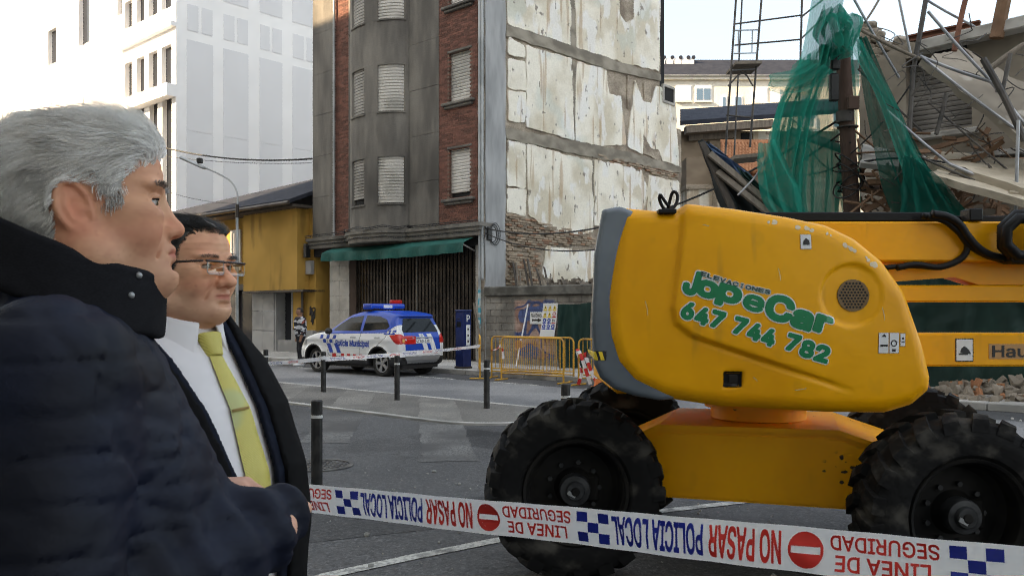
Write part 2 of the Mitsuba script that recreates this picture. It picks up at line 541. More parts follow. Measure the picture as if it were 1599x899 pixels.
# ================================================================== bollards
M('bollard_black', proc(lambda p, n, uv: mix((0.012, 0.012, 0.013), (0.03, 0.029, 0.028), smoothstep(0.4, 0.7, tfbm(p.x * 14, p.y * 14, p.z * 9, 3)))), 0.42)
M('bollard_white', (0.62, 0.62, 0.6), 0.5)
BOLL = [(-1.73, 7.55, 'black bollard with a white ring, nearest to the camera, beside the manhole cover'),
        (*gnd(760, 640)[:2], 'black bollard standing just left of the left yellow barrier'),
        (*gnd(620, 627)[:2], 'black bollard in front of the rear of the police car'),
        (*gnd(505, 614)[:2], 'black bollard in front of the front wheel of the police car, tape tied to it'),
        (*gnd(415, 607)[:2], 'leftmost black bollard, beside the dark overcoat of the man with glasses'),
        (0.585, 9.3, 'black bollard whose top shows just above the front tyre of the yellow lift')]
for x, y, lab in BOLL:
    b = thing('bollard', lab, 'bollard', 'black bollards along the traffic island')
    m = np.eye(4); m[:3, 3] = [x, y, 0.0]
    prof = lambda pts: trimesh.creation.revolve(np.array(pts), sections=28)
    part(b, 'post', prof([[0, 0], [0.056, 0], [0.056, 0.03], [0.05, 0.034], [0.05, 0.672]]).apply_transform(m), 'bollard_black', 35)
    part(b, 'ring', prof([[0.046, 0.668], [0.0515, 0.668], [0.0515, 0.695], [0.046, 0.695]]).apply_transform(m), 'bollard_white', 35)
    part(b, 'cap', prof([[0.05, 0.695], [0.05, 0.818], [0.044, 0.826], [0.0, 0.83]]).apply_transform(m), 'bollard_black', 35)

# ================================================================== the brick house on the corner
FZ = np.array([0, 0, 1.0])


def fm(d=0.0):
    """drawing plane of the street front at depth d: x = a, y = z, extrusion towards the street"""
    m = np.eye(4); m[:3, 0], m[:3, 1], m[:3, 2], m[:3, 3] = WD, FZ, -VD, CORNER + VD * d
    return m


def pm(a=0.0):
    """drawing plane of the party wall: x = d, y = z, extrusion towards the building site"""
    m = np.eye(4); m[:3, 0], m[:3, 1], m[:3, 2], m[:3, 3] = VD, FZ, WD, CORNER + WD * a
    return m


def grime(p, z0=3.8, z1=6.0):
    a, d, z = tl(p)
    return a, d, z, tfbm(a * 0.9, d * 0.9, z * 0.35, 4), tfbm(a * 5, d * 5, z * 0.8, 3)


def concrete_fn(p, n, uv):
    a, d, z, g, s = grime(p)
    c = mix((0.095, 0.089, 0.081), (0.212, 0.198, 0.176), smoothstep(0.28, 0.72, 0.6 * g + 0.4 * s))
    soot = smoothstep(0.45, 0.75, tfbm(a * 1.4, d, z * 0.5, 3)) * smoothstep(8.0, 4.0, z)
    return c * (1 - 0.55 * soot) * (0.92 + 0.16 * tnoise(a * 30, d * 30, z * 30))


M('facade_concrete', proc(concrete_fn), 0.85)
M('brick_mortar', (0.17, 0.125, 0.10), 0.95)
M('grey_render', proc(lambda p, n, uv: mix((0.24, 0.245, 0.25), (0.40, 0.405, 0.41), smoothstep(0.25, 0.75, 0.5 * tfbm(p.x * 1.2, p.y * 1.2, p.z * 0.5, 4) + 0.5 * tfbm(p.x * 6, p.y * 6, p.z * 1.2, 3)))), 0.85)
M('shutter', proc(lambda p, n, uv: mix((0.34, 0.33, 0.30), (0.58, 0.56, 0.52), smoothstep(0.25, 0.6, tfbm(p.x * 1.3, p.y * 1.3, p.z * 0.9, 3)))), 0.6)
M('shutter_grey', mottled((0.20, 0.19, 0.175), (0.34, 0.325, 0.30), 1.5), 0.65)
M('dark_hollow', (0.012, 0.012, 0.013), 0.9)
M('zinc_pipe', mottled((0.28, 0.30, 0.31), (0.42, 0.44, 0.45), 2.0), 0.5, 0.3)
M('cable_black', (0.012, 0.012, 0.013), 0.5)
M('tile_stone', proc(lambda p, n, uv: mix((0.27, 0.255, 0.23), (0.42, 0.40, 0.365), smoothstep(0.25, 0.75, tfbm(p.x * 2.2, p.y * 2.2, p.z * 2.2, 4)))), 0.7)

BH = thing('apartment_building', 'brick and grey concrete corner house with a curved bay above a closed shop', 'building')
TOPZ = 17.0
# carcass behind the fronts
part(BH, 'carcass', bx(-8.5, -0.3, 0.35, 10.5, 3.5, TOPZ, 0, SM), 'dark_hollow')
part(BH, 'side_wall', bx(-8.57, -8.5, 0.02, 10.5, 3.9, TOPZ, 0, SM), 'facade_concrete')
ROWS = [5.12, 8.08, 11.05, 14.0]
WH = 1.5


def facade(poly, d0, d1):
    """a piece of the street front between the depths d0 (outer) and d1"""
    return extrude(poly, d1 - d0, fm(d1))


# flat concrete pilasters, cast in lifts with open joints: each lift a piece
for a0, a1, d0 in ((-8.57, -7.28, -0.05), (-6.48, -6.1, -0.04), (-3.32, -1.93, -0.03)):
    for i in range(9):
        z0 = 4.28 + i * 1.48
        part(BH, 'concrete_panel', facade(sbox(a0, z0, a1, min(z0 + 1.47, TOPZ)), d0 + 0.004 * (i % 3), 0.35), 'facade_concrete')
# brick strips
def brick_strip(a0, a1, holes, seed):
    r = np.random.default_rng(seed)
    vs, fs, cs = [], [], []
    row, z = 0, 4.30
    while z < 12.7:
        a = a0 - (0.12 if row % 2 else 0.0)
        while a < a1:
            x0, x1 = max(a + 0.005, a0), min(a + 0.237, a1)
            if x1 - x0 > 0.03 and not any(h[0] < (x0 + x1) / 2 < h[1] and h[2] < z + 0.03 < h[3] for h in holes):
                me = bx(x0, x1, -0.012 + 0.005 * r.random(), 0.05, z, z + 0.053)
                k = len(vs) * 8
                vs.append(np.asarray(me.vertices)); fs.append(np.asarray(me.faces) + k)
                t = r.random()
                col = np.array([0.150, 0.064, 0.047]) * (0.55 + 0.8 * t) + np.array([0.02, 0.015, 0.012]) * r.random()
                cs.append(np.repeat(col[None], 8, 0))
            a += 0.242
        z += 0.064; row += 1
    me = tm(np.vstack(vs), np.vstack(fs)); me.apply_transform(SM)
    part(BH, 'brickwork', me, 'vcol', color=np.vstack(cs), kind='stuff', label='red brick facing')


holes = [(-1.5, -0.56, z, z + WH) for z in ROWS]
mort = sbox(-1.93, 4.28, -0.26, TOPZ).difference(unary_union([sbox(h[0], h[2], h[1], h[3]) for h in holes]))
part(BH, 'brick_backing', facade(mort, 0.0, 0.35), 'brick_mortar')
part(BH, 'brick_backing', facade(sbox(-7.28, 4.28, -6.48, TOPZ), 0.0, 0.35), 'brick_mortar')
brick_strip(-1.93, -0.26, holes, 1)
brick_strip(-7.28, -6.48, [], 2)


def slats(w, h, pitch, d, gap=0.0):
    """a lowered roller shutter: shaped slats, from (0,0) to (w,h) in a drawing plane"""
    out = []
    z = gap
    while z < h:
        z1 = min(z + pitch, h)
        prof = np.array([[0.0, z], [d, z + 0.006], [d * 1.15, (z + z1) / 2], [d * 0.8, z1 - 0.008], [0.0, z1 - 0.004]])
        n = len(prof)
        v = np.vstack([np.column_stack([np.full(n, x), prof[:, 1], prof[:, 0]]) for x in (0, w)])
        f = [[i, (i + 1) % n, n + (i + 1) % n, n + i] for i in range(n)]
        out.append(tm(v, np.array(f)[:, ::-1]))
        z = z1
    return cat(out)


for i, z in enumerate(ROWS):
    w = group(BH, 'window')
    gap = (0.16, 0.04, 0.02, 0.3)[i]
    m = fm(0.14) @ trimesh.transformations.translation_matrix([-1.5, z, 0])
    part(w, 'shutter', slats(0.94, WH, 0.10, 0.034, gap).apply_transform(m), 'shutter', kind='stuff')
    part(w, 'reveal', facade(sbox(-1.5, z, -0.56, z + WH), 0.15, 0.30), 'dark_hollow')
    part(w, 'sill', bx(-1.72, -0.36, -0.16, 0.02, z - 0.13, z - 0.04, 0.02, SM), 'facade_concrete')
    part(w, 'sill', bx(-1.64, -0.44, -0.10, 0.02, z - 0.22, z - 0.132, 0.02, SM), 'facade_concrete')
    part(w, 'lintel', bx(-1.56, -0.50, -0.03, 0.1, z + WH + 0.002, z + WH + 0.07, 0.01, SM), 'facade_concrete')

# curved bay
BC, BW, BD = -4.72, 1.38, 0.78


def bayp(th, off=0.0):
    return np.stack([BC + (BW + off) * np.cos(th), -(BD + off) * np.sin(th)], -1)


def sector(t0, t1, o0, o1, n=14):
    th = np.radians(np.linspace(t0, t1, max(3, int(abs(t1 - t0) / 5))))
    return Polygon(np.vstack([bayp(th, o1), bayp(th[::-1], o0)]))


def plan(poly, z0, z1):
    me = extrude(poly, z1 - z0); me.apply_translation([0, 0, z0]); me.apply_transform(SM)
    return me


WINS = [(12, 63), (88, 124), (146, 168)]
for i in range(5):
    z0 = 4.28 if i == 0 else ROWS[i - 1] + WH
    z1 = ROWS[i] if i < 4 else TOPZ
    part(BH, 'bay_wall', plan(sector(0, 180, -0.12, 0.0), z0 + 0.003, z1 - 0.003), 'facade_concrete', 40)
    if i < 4:
        at_ = 0
        for t0, t1 in WINS + [(180, 180)]:
            if t0 > at_:
                part(BH, 'bay_wall', plan(sector(at_, t0, -0.12, 0.001), ROWS[i], ROWS[i] + WH), 'facade_concrete', 40)
            at_ = t1
        for j, (t0, t1) in enumerate(WINS):
            w = group(BH, 'bay_window')
            sl, z = [], ROWS[i] + (0.03, (0.22, 0.06, 0.03, 0.1)[i], 0.02)[j]
            while z < ROWS[i] + WH - 0.01:
                o = -0.07 + 0.008 * (int(z * 100) % 2)
                a_ = plan(sector(t0, t1, -0.10, -0.062), z, z + 0.072)
                b_ = plan(sector(t0, t1, -0.115, -0.10), z + 0.072, z + 0.10)
                sl += [a_, b_]
                z += 0.10
            part(w, 'shutter', cat(sl), 'shutter' if j == 0 else 'shutter_grey', kind='stuff')
            part(w, 'reveal', plan(sector(t0 - 3, t1 + 3, -0.16, -0.125), ROWS[i] - 0.02, ROWS[i] + WH + 0.02), 'dark_hollow')
            part(w, 'sill', plan(sector(t0 - 1.5, t1 + 1.5, -0.1, 0.045), ROWS[i] - 0.05, ROWS[i] + 0.002), 'facade_concrete', 40)
part(BH, 'bay_floor', plan(Polygon(bayp(np.radians(np.linspace(0, 180, 30)), -0.13)), 4.2, 4.3), 'dark_hollow')
# cornice over the shop, following the bay
line = unary_union([sbox(-8.66, -0.22, 0.0, 0.3), Polygon(np.vstack([bayp(np.radians(np.linspace(0, 180, 40)), 0.12)]))])
part(BH, 'cornice', plan(line, 4.05, 4.16), 'facade_concrete', 30)
part(BH, 'cornice', plan(line.buffer(0.06), 4.163, 4.275), 'facade_concrete', 30)
part(BH, 'cornice', plan(line.buffer(-0.05), 3.9, 4.047), 'facade_concrete', 30)
# cables run along the cornice
for off, z, r in ((0.20, 4.36, 0.016), (0.21, 4.31, 0.012), (0.19, 4.02, 0.014)):
    th = np.radians(np.linspace(178, 2, 30))
    pts = np.vstack([[[-8.7, -0.3]], [[-6.6, -0.28]], bayp(th, off), [[-2.9, -0.28]], [[-0.05, -0.26]]])
    pts = np.column_stack([pts, z + 0.03 * np.sin(np.arange(len(pts)) * 0.9)]) @ SM[:3, :3].T + CORNER
    part(BH, 'cable', tube(curve(pts, 4), r, 6), 'cable_black', True)
# shop front: stone pillars faced with slabs, awning, folding gate
for a0, a1 in ((-7.62, -6.5), (-0.36, -0.015)):
    cols = 2 if a1 - a0 > 0.6 else 1
    part(BH, 'pillar_core', bx(a0 + 0.02, a1 - 0.02, 0.03, 0.5, 0.1, 3.9, 0, SM), 'brick_mortar')
    for c_ in range(cols):
        w_ = (a1 - a0) / cols
        for r_ in range(7):
            part(BH, 'facing_slab', bx(a0 + c_ * w_ + 0.004, a0 + (c_ + 1) * w_ - 0.004, 0.0 + 0.003 * rng.random(), 0.03, 0.12 + r_ * 0.52, 0.12 + r_ * 0.52 + 0.512, 0.004, SM), 'tile_stone')
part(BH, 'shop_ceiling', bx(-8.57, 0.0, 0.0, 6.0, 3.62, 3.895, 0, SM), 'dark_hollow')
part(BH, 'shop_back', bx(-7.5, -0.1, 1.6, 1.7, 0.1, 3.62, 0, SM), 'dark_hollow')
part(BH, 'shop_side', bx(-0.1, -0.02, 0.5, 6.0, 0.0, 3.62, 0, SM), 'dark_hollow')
M('gate_metal', mottled((0.05, 0.042, 0.037), (0.10, 0.086, 0.075), 2.0), 0.5, 0.5)
M('gate_light', (0.22, 0.21, 0.2), 0.5, 0.5)
GT = group(BH, 'folding_gate', 'dark folding metal gate closing the shop')
n = 0
for i in range(74):
    a = -6.47 + i * 0.0825
    lit = i in (28, 29) or (i < 22 and i % 9 == 0)
    part(GT, 'bar', bx(a, a + 0.03, 0.30 + 0.03 * (i % 2), 0.335 + 0.03 * (i % 2), 0.125, 3.60, 0, SM), 'gate_light' if i in (20, 21, 38) else 'gate_metal')
zz = []
for z0 in (0.5, 1.5, 2.5):
    for i in range(0, 72, 2):
        a = -6.455 + i * 0.0825
        q = lambda a_, z_: CORNER + WD * a_ + VD * 0.37 + FZ * z_
        zz += [beam(q(a, z0), q(a + 0.165, z0 + 0.5), 0.004, 0.018, VD), beam(q(a, z0 + 0.5), q(a + 0.165, z0), 0.004, 0.018, VD)]
part(GT, 'lattice', cat(zz), 'gate_metal', kind='stuff')
M('awning_green', proc(lambda p, n, uv: mix((0.006, 0.058, 0.050), (0.011, 0.11, 0.092), tfbm(p.x * 1.5, p.y * 1.5, p.z * 3, 3))), 0.75)
A0, A1 = -7.35, -0.32
AW = thing('awning', 'half rolled green shop awning over the dark folding gate', 'awning')
na = 120
aa = np.linspace(A0, A1, na)
prof = [(-0.06, 3.86), (-0.30, 3.78), (-0.52, 3.68), (-0.54, 3.55), (-0.53, 3.40)]
v = []
for j, (d, z) in enumerate(prof):
    sagz = -0.05 * np.sin(np.linspace(0, math.pi, na)) * (j / 4)
    wav = 0.025 * np.sin(aa * 7) * (j >= 3) * (j - 2) + 0.02 * (meshkit.noise(np.column_stack([aa * 3, aa * 0 + j, aa * 0])) - 0.5)
    v.append(np.column_stack([aa, d + wav, z + sagz - 0.10 * (aa < -6.3) * (j > 2) * 0 - 0.015 * np.abs(np.sin(aa * 5.2)) * (j == 4)]))
v = np.vstack(v)
f = [[j * na + i, j * na + i + 1, (j + 1) * na + i + 1, (j + 1) * na + i] for j in range(4) for i in range(na - 1)]
me = tm(v, f); me.apply_transform(SM)
part(AW, 'cloth', me, 'awning_green', 40)
part(AW, 'roller', bar(CORNER + WD * A0 - VD * 0.08 + FZ * 3.89, CORNER + WD * A1 - VD * 0.08 + FZ * 3.89, 0.055, 10), 'gate_metal', 40)
for a in (A0 + 0.05, A1 - 0.05):
    part(AW, 'arm', beam(CORNER + WD * a - VD * 0.02 + FZ * 3.45, CORNER + WD * a - VD * 0.52 + FZ * 3.62, 0.03, 0.04), 'gate_light')
# rain pipes
for a, d, z0 in ((-7.22, -0.10, 4.3), (-0.12, -0.07, 0.2), (-0.03, -0.05, 2.6)):
    p = group(BH, 'rain_pipe')
    part(p, 'tube', bar(CORNER + WD * a + VD * d + FZ * z0, CORNER + WD * a + VD * d + FZ * TOPZ, 0.045, 12), 'zinc_pipe', 40)
    for z in np.arange(z0 + 1, TOPZ, 2.1):
        part(p, 'collar', bar(CORNER + WD * a + VD * d + FZ * z, CORNER + WD * a + VD * d + FZ * (z + 0.05), 0.054, 12), 'zinc_pipe', 40)
# stickers on the lower rain pipe, coil of cable at the corner
M('sticker_mix', proc(lambda p, n, uv: mix((0.55, 0.6, 0.6), (0.08, 0.35, 0.45), smoothstep(0.4, 0.6, tnoise(p.x * 9, p.y * 9, p.z * 9)))), 0.6)
for z0, z1 in ((1.15, 1.45), (1.55, 1.75), (1.8, 2.3)):
    part(BH, 'sticker', bar(CORNER - WD * 0.12 - VD * 0.07 + FZ * z0, CORNER - WD * 0.12 - VD * 0.07 + FZ * z1, 0.047, 12), 'sticker_mix', 40)
for k_ in range(3):
    th = np.linspace(0, 2 * math.pi, 26)
    cen = CORNER + VD * (0.32 + 0.03 * k_) + WD * 0.06 + FZ * 3.95
    r_ = 0.16 + 0.03 * k_
    part(BH, 'cable_coil', tube(cen + np.outer(np.cos(th), VD * r_) + np.outer(np.sin(th), FZ * r_ * 1.5) + WD * 0.02 * k_, 0.012, 6), 'cable_black', True)
part(BH, 'junction_box', bx(0.003, 0.12, 0.05, 0.25, 3.75, 4.15, 0.015, SM), 'cable_black')

# ---- party wall, left bare by the house that stood beside it
def rubble_fn(p, n, uv):
    a, d, z = tl(p)
    g = tfbm(d * 1.6, z * 2.4, 1.0, 4)
    f = tnoise(d * 22, z * 40, 3.0)
    c = mix((0.22, 0.18, 0.14), (0.41, 0.35, 0.275), smoothstep(0.25, 0.75, g))
    return c * (0.7 + 0.5 * f)


def plaster_fn(p, n, uv):
    a, d, z = tl(p)
    g = tfbm(d * 0.8, z * 0.8, 1.0, 4)
    h = tfbm(d * 2.6 + 8, z * 1.4, 4.0, 4)
    c = mix((0.60, 0.545, 0.43), (0.81, 0.77, 0.67), smoothstep(0.3, 0.62, g))
    c = mix(c, (0.78, 0.77, 0.74), 0.8 * smoothstep(0.56, 0.64, h))                      # whitewash left in patches
    c = mix(c, (0.50, 0.55, 0.50), 0.45 * smoothstep(0.58, 0.7, tfbm(d * 0.7 + 3, z * 0.7, 9.0, 3)))  # pale green room paint
    run = smoothstep(0.62, 0.76, tfbm(d * 5.0, z * 0.5, 2.0, 3))
    c = mix(c, (0.40, 0.27, 0.14), 0.6 * run)                                            # rust runs
    pit = smoothstep(0.74, 0.82, tfbm(d * 6, z * 3.5, 6.0, 3))
    return mix(c, (0.20, 0.17, 0.14), 0.85 * pit) * (0.93 + 0.14 * tnoise(d * 30, z * 30, 2.0))


M('rubble_masonry', proc(rubble_fn), 0.95, bump=lambda p, n, uv: tfbm(tl(p)[1] * 9, p.z * 16, 1.0, 3), scale=0.05, eps=6e-3)
M('old_plaster', proc(plaster_fn), 0.9, bump=lambda p, n, uv: tfbm(tl(p)[1] * 7, p.z * 5, 1.0, 4), scale=0.02, eps=6e-3)
M('floor_band', proc(lambda p, n, uv: mix((0.17, 0.15, 0.12), (0.33, 0.295, 0.24), smoothstep(0.25, 0.75, tfbm(p.x * 2, p.y * 2, p.z * 3, 4)))), 0.9)


def pw(px, py):
    q = hit(px, py, CORNER, WD) - CORNER
    return (float(q @ VD), float(q[2]))


def pwp(pts):
    return Polygon([pw(*p) for p in pts])


core = rag(unary_union([sbox(0.02, 0.0, 9.72, TOPZ), sbox(9.0, 0.0, 11.25, 8.8)]), 0.25, 0.10, 3, 2.0).intersection(sbox(-0.0, 0, 20, TOPZ))
core = unary_union([core, sbox(0.02, 0, 9.3, TOPZ)])
part(BH, 'party_wall', extrude(core, 0.3, pm(-0.3)), 'rubble_masonry')
part(BH, 'corner_render', extrude(rag(sbox(0.03, 0.0, 0.9, TOPZ), 0.2, 0.05, 4).union(sbox(0.03, 0, 0.7, TOPZ)), 0.05, pm(0.002)), 'grey_render')
PLASTER = [
    [(793, 0), (888, 0), (889, 72), (850, 57), (793, 37)], [(898, 0), (1029, -10), (1027, 110), (1004, 104), (975, 100), (955, 92), (900, 76)],
    [(793, 60), (816, 72), (818, 88), (793, 84)], [(793, 92), (818, 98), (820, 140), (793, 136)], [(793, 143), (819, 147), (818, 192), (793, 186)],
    [(822, 74), (845, 80), (890, 94), (894, 218), (860, 209), (821, 198)], [(900, 98), (945, 110), (950, 150), (968, 152), (976, 225), (930, 226), (898, 219)],
    [(990, 125), (1002, 160), (1016, 162), (1024, 135), (1052, 150), (1058, 258), (1033, 250), (1028, 232), (1012, 232), (1003, 205), (1002, 240), (980, 228), (988, 150)],
    [(792, 222), (818, 226), (818, 292), (792, 288)], [(792, 296), (820, 298), (818, 336), (792, 330)],
    [(822, 228), (888, 244), (922, 252), (924, 360), (905, 364), (862, 360), (824, 336)], [(928, 250), (1000, 268), (1010, 300), (1002, 326), (928, 352)], [(1012, 275), (1058, 285), (1060, 330), (1010, 330)],
    [(852, 386), (890, 390), (895, 402), (903, 392), (930, 394), (930, 440), (858, 440), (848, 430)],
]
for i, pl in enumerate(PLASTER):
    g = rag(pwp(pl).buffer(.035), 0.09, 0.07, 20 + i, 2.4)
    part(BH, 'plaster_panel', extrude(g, 0.035 + 0.008 * (i % 3), pm(0.003)), 'old_plaster')
for i, pts in enumerate(([(788, 38), (860, 62), (950, 92), (1030, 117), (1030, 128), (950, 110), (860, 80), (788, 56)], [(788, 200), (860, 214), (924, 226), (924, 247), (860, 232), (788, 218)], [(924, 226), (990, 240), (1062, 262), (1062, 272), (990, 256), (924, 247)])):
    part(BH, 'floor_edge', extrude(rag(pwp(pts), 0.12, 0.05, 50 + i, 2.5), 0.06 if i < 2 else 0.05, pm(0.004)), 'floor_band')
for pts in ([(889, 0), (896, 0), (899, 76), (891, 74)], [(893, 96), (898, 98), (899, 220), (895, 219)], [(924, 250), (927, 250), (927, 310), (924, 310)]):
    part(BH, 'wall_scar', extrude(rag(pwp(pts), 0.12, 0.03, 61, 2.5), 0.02, pm(0.003)), 'floor_band')
for i, pts in enumerate(([(1003, 130), (1015, 135), (1014, 158), (1004, 160)], [(978, 118), (986, 122), (984, 168), (978, 172)], [(1003, 210), (1015, 232), (1028, 236), (1030, 252), (1003, 240)], [(966, 0), (988, 0), (988, 30), (976, 36), (966, 22)])):
    part(BH, 'bare_patch', extrude(rag(pwp(pts), 0.10, 0.06, 70 + i, 2.5), 0.05, pm(0.003)), 'rubble_masonry')
# exposed bricks at the old first floor and beside the corner
r_ = np.random.default_rng(5)
area = unary_union([rag(pwp([(790, 332), (862, 352), (925, 362), (926, 384), (850, 384), (836, 400), (790, 372)]), 0.1, 0.06, 81, 2.5), rag(pwp([(792, 372), (838, 392), (850, 440), (792, 446)]), 0.1, 0.06, 82, 2.5), rag(pwp([(928, 236), (1000, 256), (1058, 270), (1058, 280), (1000, 268), (928, 250)]), 0.1, 0.04, 83, 2.5)])
nb, z = 0, 2.3
while z < 7.4:
    d = 0.9 - 0.13 * (int(z / 0.075) % 2) + 0.04 * r_.random()
    while d < 11.2:
        L = 0.24 + 0.03 * r_.random()
        if area.contains(Point(d + 0.12, z + 0.03)) and r_.random() > 0.10:
            out = 0.03 + 0.06 * r_.random()
            me = bx(0.0, out, d, d + L - 0.015, z + 0.004 * r_.random(), z + 0.062, 0.006, SM)
            t = r_.random()
            col = np.array([0.31, 0.245, 0.18]) * (0.65 + 0.6 * t) if r_.random() < 0.75 else np.array([0.28, 0.165, 0.105]) * (0.7 + 0.5 * t)
            nb += 1
            part(BH, 'old_brick', me, 'vcol', color=np.repeat(col[None], len(me.vertices), 0)) if nb <= 290 else None
        d += L
    z += 0.075
# small window high in the gable end
q0, q1 = pw(1034, 158), pw(1050, 140)
part(BH, 'gable_window', extrude(sbox(q0[0], q0[1], q1[0], q1[1]), 0.05, pm(0.01)), 'dark_hollow')
w_ = sbox(q0[0], q0[1], q1[0], q1[1])
part(BH, 'gable_window_frame', extrude(w_.buffer(0.06, join_style=2).difference(w_.buffer(-0.03)), 0.09, pm(0.003)), 'tile_stone')

# ================================================================== street wall of the building site
def block_fn(p, n, uv):
    a, d, z = tl(p)
    g = tfbm(a * 2.2, z * 2.2, 1.0, 4)
    c = mix((0.15, 0.14, 0.125), (0.29, 0.27, 0.24), smoothstep(0.25, 0.75, g))
    mur = smoothstep(1.15, 1.3, a) * smoothstep(2.75, 2.6, a) * smoothstep(0.2, 0.4, z) * smoothstep(2.0, 1.9, z)
    t = tfbm(a * 3.2 + 4, z * 3.2, 2.0, 3)
    paint = mix((0.30, 0.17, 0.13), (0.44, 0.30, 0.25), smoothstep(0.4, 0.6, t))
    lines = smoothstep(0.035, 0.02, dr.abs(tfbm(a * 1.5, z * 1.5, 7.0, 2) - 0.5))
    paint = mix(paint, (0.03, 0.06, 0.20), lines)
    paint = mix(paint, (0.05, 0.09, 0.26), smoothstep(0.60, 0.64, tfbm(a * 2.0 + 9, z * 2.0, 3.0, 2)))
    return mix(c, paint, mur * 0.85) * (0.85 + 0.3 * tnoise(a * 40, d * 40, z * 40))


M('wall_block', proc(block_fn), 0.9)
M('coping', mottled((0.07, 0.068, 0.06), (0.16, 0.155, 0.14), 4.0), 0.9)
SW = thing('street_wall', 'low grey block wall with a dark coping and worn graffiti, closing the building site', 'wall')
part(SW, 'core', bx(0.06, 5.2, 0.03, 0.30, 0.0, 2.08, 0, SM), 'brick_mortar')
part(SW, 'coping', bx(0.06, 5.25, -0.09, 0.40, 2.083, 2.36, 0.03, SM), 'coping')
for r in range(10):
    z0 = 0.115 + r * 0.196
    off = 0.21 if r % 2 else 0.0
    a = 0.06
    while a < 5.2:
        a1 = min(a + (0.42 if a > 0.1 or not off else off), 5.2)
        part(SW, 'block', bx(a + 0.005, a1 - 0.005, -0.002 + 0.006 * rng.random(), 0.03, z0 + 0.005, z0 + 0.191, 0.005, SM), 'wall_block')
        a = a1
M('timber_grey', proc(lambda p, n, uv: mix((0.10, 0.085, 0.07), (0.24, 0.205, 0.165), tfbm(p.x * 20, p.y * 20, p.z * 2.0, 3))), 0.85)
M('timber_dark', proc(lambda p, n, uv: mix((0.035, 0.03, 0.027), (0.09, 0.075, 0.06), tfbm(p.x * 20, p.y * 20, p.z * 2.0, 3))), 0.85)
W0 = [(800, 402, 808, 446, .12), (806, 410, 809, 446, .05), (818, 406, 826, 445, .08), (824, 405, 832, 445, .10), (838, 420, 846, 446, .12), (843, 424, 850, 446, .06), (850, 418, 857, 446, .1), (812, 424, 813, 446, .05), (860, 428, 858, 447, .05)]
WL = ['tall dark plank leaning on the bare wall, leftmost above the street wall', 'narrow stick beside the leftmost dark plank', 'dark plank in the middle of the leaning planks', 'second dark plank of the middle pair', 'grey board leaning right of the middle pair', 'thin grey board next to a white bucket', 'short grey board at the right of the leaning boards', 'short stick between the leaning planks', 'shortest stick, rightmost of the leaning timbers']
for (x0, y0, x1, y1, w), l in zip(W0, WL):
    p0 = hit(x1, y1 + 6, CORNER + VD * 0.75, VD); p1 = hit(x0, y0, CORNER + VD * 1.35, VD)
    put(thing('plank', l, 'plank', 'scrap timber behind the coping of the street wall'), beam(p0, p1, w, 0.035, WD, 0.004), 'timber_dark' if w >= .08 else 'timber_grey')
# heap of broken roof tiles behind the coping
hv = []
for i in range(90):
    a = 1.9 + 3.0 * rng.random(); zz_ = 2.3 + 0.22 * rng.random()
    m_ = trimesh.transformations.compose_matrix(translate=[a, 0.6 + 0.4 * rng.random(), zz_], angles=rng.random(3) * 1.6)
    hv.append(bx(-0.13, 0.13, -0.07, 0.07, -0.012, 0.012, 0, m_))
me = cat(hv); me.apply_transform(SM)
k_ = put(thing('tile_heap', 'low heap of broken tiles and scrap lying behind the coping', 'debris'), me, 'timber_grey'); labels[k_]['kind'] = 'stuff'

# ================================================================== white office tower on the left
M('tower_white', proc(lambda p, n, uv: mix((0.70, 0.70, 0.70), (0.80, 0.80, 0.80), tfbm(p.x * 0.6, p.y * 0.6, p.z * 0.6, 3))), 0.6)
M('tower_panel', proc(lambda p, n, uv: mix((0.58, 0.585, 0.60), (0.66, 0.665, 0.68), tfbm(p.x * 0.5, p.y * 0.5, p.z * 0.2, 3))), 0.55)
M('dark_glass', (0.02, 0.022, 0.028), 0.08, spec=0.6)
TC = np.array([-17.75, 45.0, 0.0])
TWR = thing('office_tower', 'tall white panelled office block, sunlit on its left side, behind the yellow house', 'building')
TM = SM.copy(); TM[:3, 3] = TC                     # x = a (left face runs to -a), y = d (right face runs to +d)
part(TWR, 'carcass', bx(-44, -0.35, 0.35, 24, 0, 27, 0, TM), 'dark_glass')


def tm_right(px, py):
    q = hit(px, py, TC, WD) - TC
    return float(q @ VD), float(q[2])


def tm_left(px, py):
    q = hit(px, py, TC, VD) - TC
    return float(q @ WD), float(q[2])


RM = np.eye(4); RM[:3, 0], RM[:3, 1], RM[:3, 2], RM[:3, 3] = VD, FZ, WD, TC
LM = np.eye(4); LM[:3, 0], LM[:3, 1], LM[:3, 2], LM[:3, 3] = WD, FZ, -VD, TC
part(TWR, 'side_wall', extrude(sbox(0, 0, 24, 27), 0.35, RM @ trimesh.transformations.translation_matrix([0, 0, -0.35])), 'tower_white')
xs = [tm_right(x, 200)[0] for x in (291, 333, 348, 388, 405, 441, 456, 496, 511)]
zs = [0.5, tm_right(291, 165 - 100)[1]]
zb = tm_right(300, 52)[1]
for i in range(0, 8, 2):
    x0, x1 = xs[i], xs[i + 1]
    for z0, z1 in ((0.5, 5.9), (5.92, 11.3), (11.32, zb - 0.4), (zb + 2.2, zb + 7.6)):
        part(TWR, 'facing_panel', extrude(sbox(x0 + 0.02, z0, x1 - 0.02, z1), 0.03, RM), 'tower_panel')
    xm = (x0 + x1) / 2
    for a_, b_ in ((x0 + 0.05, xm - 0.1), (xm + 0.1, x1 - 0.05)):
        part(TWR, 'facing_panel', extrude(sbox(a_, zb + 0.1, b_, zb + 1.5), 0.03, RM), 'tower_panel')
